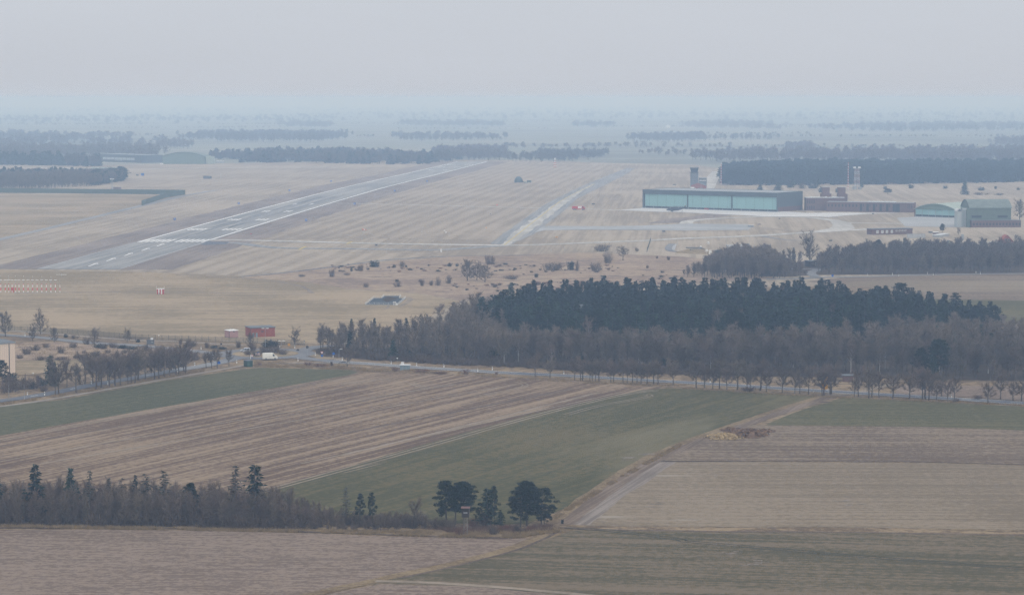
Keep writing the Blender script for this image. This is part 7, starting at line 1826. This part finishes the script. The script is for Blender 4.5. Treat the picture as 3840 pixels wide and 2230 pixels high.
for i, (r, x, yb, yt, lb) in enumerate([('2', 595, 1048, 1005, 'thin dark pole on the left striped grass'), ('2', 1008, 812, 795, 'short dark pole on the upper striped grass'), ('2', 1648, 1180, 1150, 'thin pole beside the track below the taxiway'), ('2', 1550, 1182, 1165, 'short white pole beside the track below the taxiway'), ('d', 708, 335, 230, 'tall thin pole right of the bunker mound'), ('d', 975, 370, 215, 'tallest thin pole beside the stacked frame'), ('d', 1040, 330, 262, 'thin pole right of the stacked frame'), ('d', 1340, 300, 258, 'thin pole beside the far lane'), ('d', 125, 300, 250, 'thin pole at the left of the bunker mound'), ('f', 2373, 165, 70, 'thin pale pole beside the low white hut'), ('f', 2428, 320, 268, 'thin pole on the far left grass')]):
    mast(lb, r, x, yb, yt, .09 if r != 'f' else .2, 'grey', 'pole', 'pole')
hut('marker_cabin', 'small grey cabin with white roof at the right end of the apron strip', 'd', (960, 100), (1010, 102), 75, 2.5, 'grey', 'white', .2, .1, 'cabin')
# ---- bunker compound
P = G('d', 370, 400); k = .31746 / ppm(P)
t = thing('earth_bunker', 'grassy bunker mound with dark slabs in the fenced compound', 'bunker', (P[0], P[1], 0))
s = MB(); s.lathe([(16, -.1), (12, 1.2), (7, 2.4), (3, 2.9), (.1, 3.0)], 26); s.obj('mound', M['olive'], t)
for (xa, xb, y0, z0, z1) in [(-8, 3, 2, 2.9, 3.5), (-6, 1, -6, 1.6, 2.7), (1.2, 4.2, -6, 1.5, 2.2), (1.2, 4.2, -3, 2.6, 3.2)]:
    s = MB(); s.box(xa, xb, y0, y0 + 2.2, z0, z1); s.obj('slab', M['slate'], t)
hut('green_hut', 'dark green cabin with small turret below the bunker mound', 'd', (570, 412), (636, 414), 375, 4, 'greencab', 'slate', .2, .15)
P = G('d', 945, 375); t = thing('stacked_frame', 'open steel frame with three dark decks in the compound', 'frame', (P[0], P[1], 0)); w_ = 30 * .31746 / ppm(P); h_ = hgt(P, 'd', 300)
for z in (.15, .5, .85): s = MB(); s.box(-w_, w_, -1.5, 1.5, h_ * z, h_ * z + .9); s.obj('deck', M['slate'], t)
for sx in (-1, 1):
    for y in (-1.4, 1.4): s = MB(); s.tube((sx * w_ * .95, y, 0), (sx * w_ * .95, y, h_ + .6), .12); s.obj('post', M['grey'], t)
hut('dark_hut', 'dark roofed hut between four posts in the compound', 'd', (1148, 342), (1226, 342), 318, 4, 'slate', 'darkgrey', .3, .1)
for i, x in enumerate((1148, 1228)):
    mast('%s post beside the dark compound hut' % ('left' if i == 0 else 'right'), 'd', x, 346, 292, .14, 'timber', 'post', 'post')
for (x, y, lb) in [(405, 362, 'middle white drum on the bunker mound'), (493, 312, 'upper right white drum on the bunker mound'), (312, 388, 'small white drum at the foot of the bunker mound')]:
    P = G('d', x, y + 6); t = thing('white_drum', lb, 'drum', (P[0], P[1], 1.2 if y < 380 else 0)); s = MB(); s.lathe([(.7, 0), (.75, .3), (.75, 1.4), (.5, 1.6)], 12); s.obj('drum', M['white'], t); s = MB(); s.lathe([(.78, .7), (.78, .8)], 12); s.obj('hoop', M['grey'], t)
P = G('d', 498, 418); t = thing('white_cabinet', 'pair of white cabinets at the road below the bunker mound', 'cabinet', (P[0], P[1], 0)); s = MB(); s.bbox(0, 1.8, -.6, .6, 0, 2.8, .05); s.obj('housing', M['white'], t); s = MB(); s.bbox(-2.0, -.4, 1, 2, 1.8, 3.2, .05); s.tube((-1.2, 1.5, 0), (-1.2, 1.5, 1.8), .1); s.obj('raised_box', M['white'], t)
ribbon('compound_road', GS('d', [(60, 300), (20, 350), (60, 385), (250, 398), (480, 408), (700, 400)]), 5, M['road'], .2, .3)
sheet('compound_yard', GS('d', [(700, 310), (890, 305), (900, 365), (720, 370)]), M['strip'], .19, .5)
sheet('compound_yard', GS('d', [(20, 305), (118, 302), (90, 390), (10, 385)]), M['strip'], .19, .5)
fence('compound_fence', 'wire fence round the bunker compound', GS('2', [(2255, 1195), (2285, 1105)]), 2.4, 'grey', 'mesh', 9, 'slat', .4, .03)
# far white building
P = G('2', 2412, 275)
t = thing('white_farm', 'lone white building shining in the far fields', 'building', (P[0], P[1], 0)); s = MB(); s.prism([(-7, 0), (7, 0), (7, 7), (0, 12), (-7, 7)], 0, 10); s.obj('wall', M['white'], t); s = MB(); pr = [(-7.4, 6.8), (0, 12.4), (7.4, 6.8)]; s.prism(pr + [(x, z - .6) for x, z in pr[::-1]], .5, 10.5); s.obj('roof', M['rooflight'], t)
# ---- dry grass and rough edges in the foreground
def tufts(name, label, polys, n, hs, m, seed):
    rng = np.random.default_rng(seed); V = []
    for poly in polys:
        xs = [p[0] for p in poly]; ys = [p[1] for p in poly]; k = 0; P = []
        while len(P) < n and k < n * 40:
            k += 1; q = (R.uniform(min(xs), max(xs)), R.uniform(min(ys), max(ys)))
            if inside(q, poly) and mnoise.noise(Vector((q[0] * .15, q[1] * .15, seed))) > -.18: P.append((q[0], q[1], .1))
        P = np.repeat(np.array(P), 3, 0); P[:, :2] += rng.normal(size=(len(P), 2)) * .15
        D = rng.normal(size=(len(P), 3)) * np.array([.5, .5, .2]) + np.array([0, 0, 1.0])
        V.append(slivers(P, D, rng.uniform(hs[0], hs[1], len(P)), rng.uniform(.06, .16, len(P)), rng))
    o = put(name, trimesh(name, V, m)); o['kind'] = 'stuff'; tag(o, label, 'grass')
M['drygrass'] = mat('dry_grass_blades', (.27, .20, .115), .95, .3, .4)
M['redgrass'] = mat('reddish_dead_stalks', (.15, .095, .068), .95, .3, .4)
tufts('dry_grass', 'tall dry grass along the foot of the near hedge and hide', [GS('7', [(-60, 652), (1000, 666), (2520, 695), (2520, 712), (1000, 685), (-60, 664)]), GS('8', [(0, 690), (800, 695), (1300, 700), (1560, 668), (1640, 700), (1300, 745), (900, 745), (0, 715)])], 4200, (.35, 1.0), M['drygrass'], 5)
tufts('dead_stalks', 'reddish dead stalks in the strip before the pines', [GS('8', [(640, 680), (1560, 655), (1560, 690), (1250, 715), (750, 705)])], 2600, (.4, 1.2), M['redgrass'], 6)
tufts('dry_grass', 'dry grass on the verges of the main road and paths', [GS('5', [(0, 740), (900, 785), (1900, 850), (2519, 880), (2519, 890), (1800, 866), (900, 805), (0, 762)]), GS('6', [(0, 890), (900, 950), (2520, 1020), (2520, 1032), (900, 962), (0, 905)]), GS('4', [(0, 1010), (700, 905), (1500, 755), (1520, 770), (700, 925), (0, 1030)]), GS('4', [(120, 570), (1400, 640), (1200, 690), (200, 690)]), GS('a', [(900, 820), (2500, 900), (2500, 960), (900, 920)])], 2600, (.35, .9), M['drygrass'], 7)
tufts('track_grass', 'dry grass strip between field track and green field', [GS('8', [(1560, 585), (2000, 320), (2500, 45), (2520, 62), (2020, 340), (1580, 610)])], 3000, (.3, .8), M['drygrass'], 9)

# ------------------------------------------------------------------ the hazy air
hm = bpy.data.materials.new('haze'); hm.use_nodes = True
n = hm.node_tree; n.nodes.clear()
ho = n.nodes.new('ShaderNodeOutputMaterial'); pv = n.nodes.new('ShaderNodeVolumePrincipled')
pv.inputs['Color'].default_value = (.50, .70, 1.0, 1)
pv.inputs['Density'].default_value = 2.25e-4
pv.inputs['Absorption Color'].default_value = (.57, .60, 1.0, 1)
pv.inputs['Anisotropy'].default_value = 0.0
n.links.new(pv.outputs[0], ho.inputs['Volume'])
s = MB(); s.box(-14500, 14500, -450, 46500, -1.0, 112.0)
hz = s.obj('haze', hm); hz['kind'] = 'stuff'
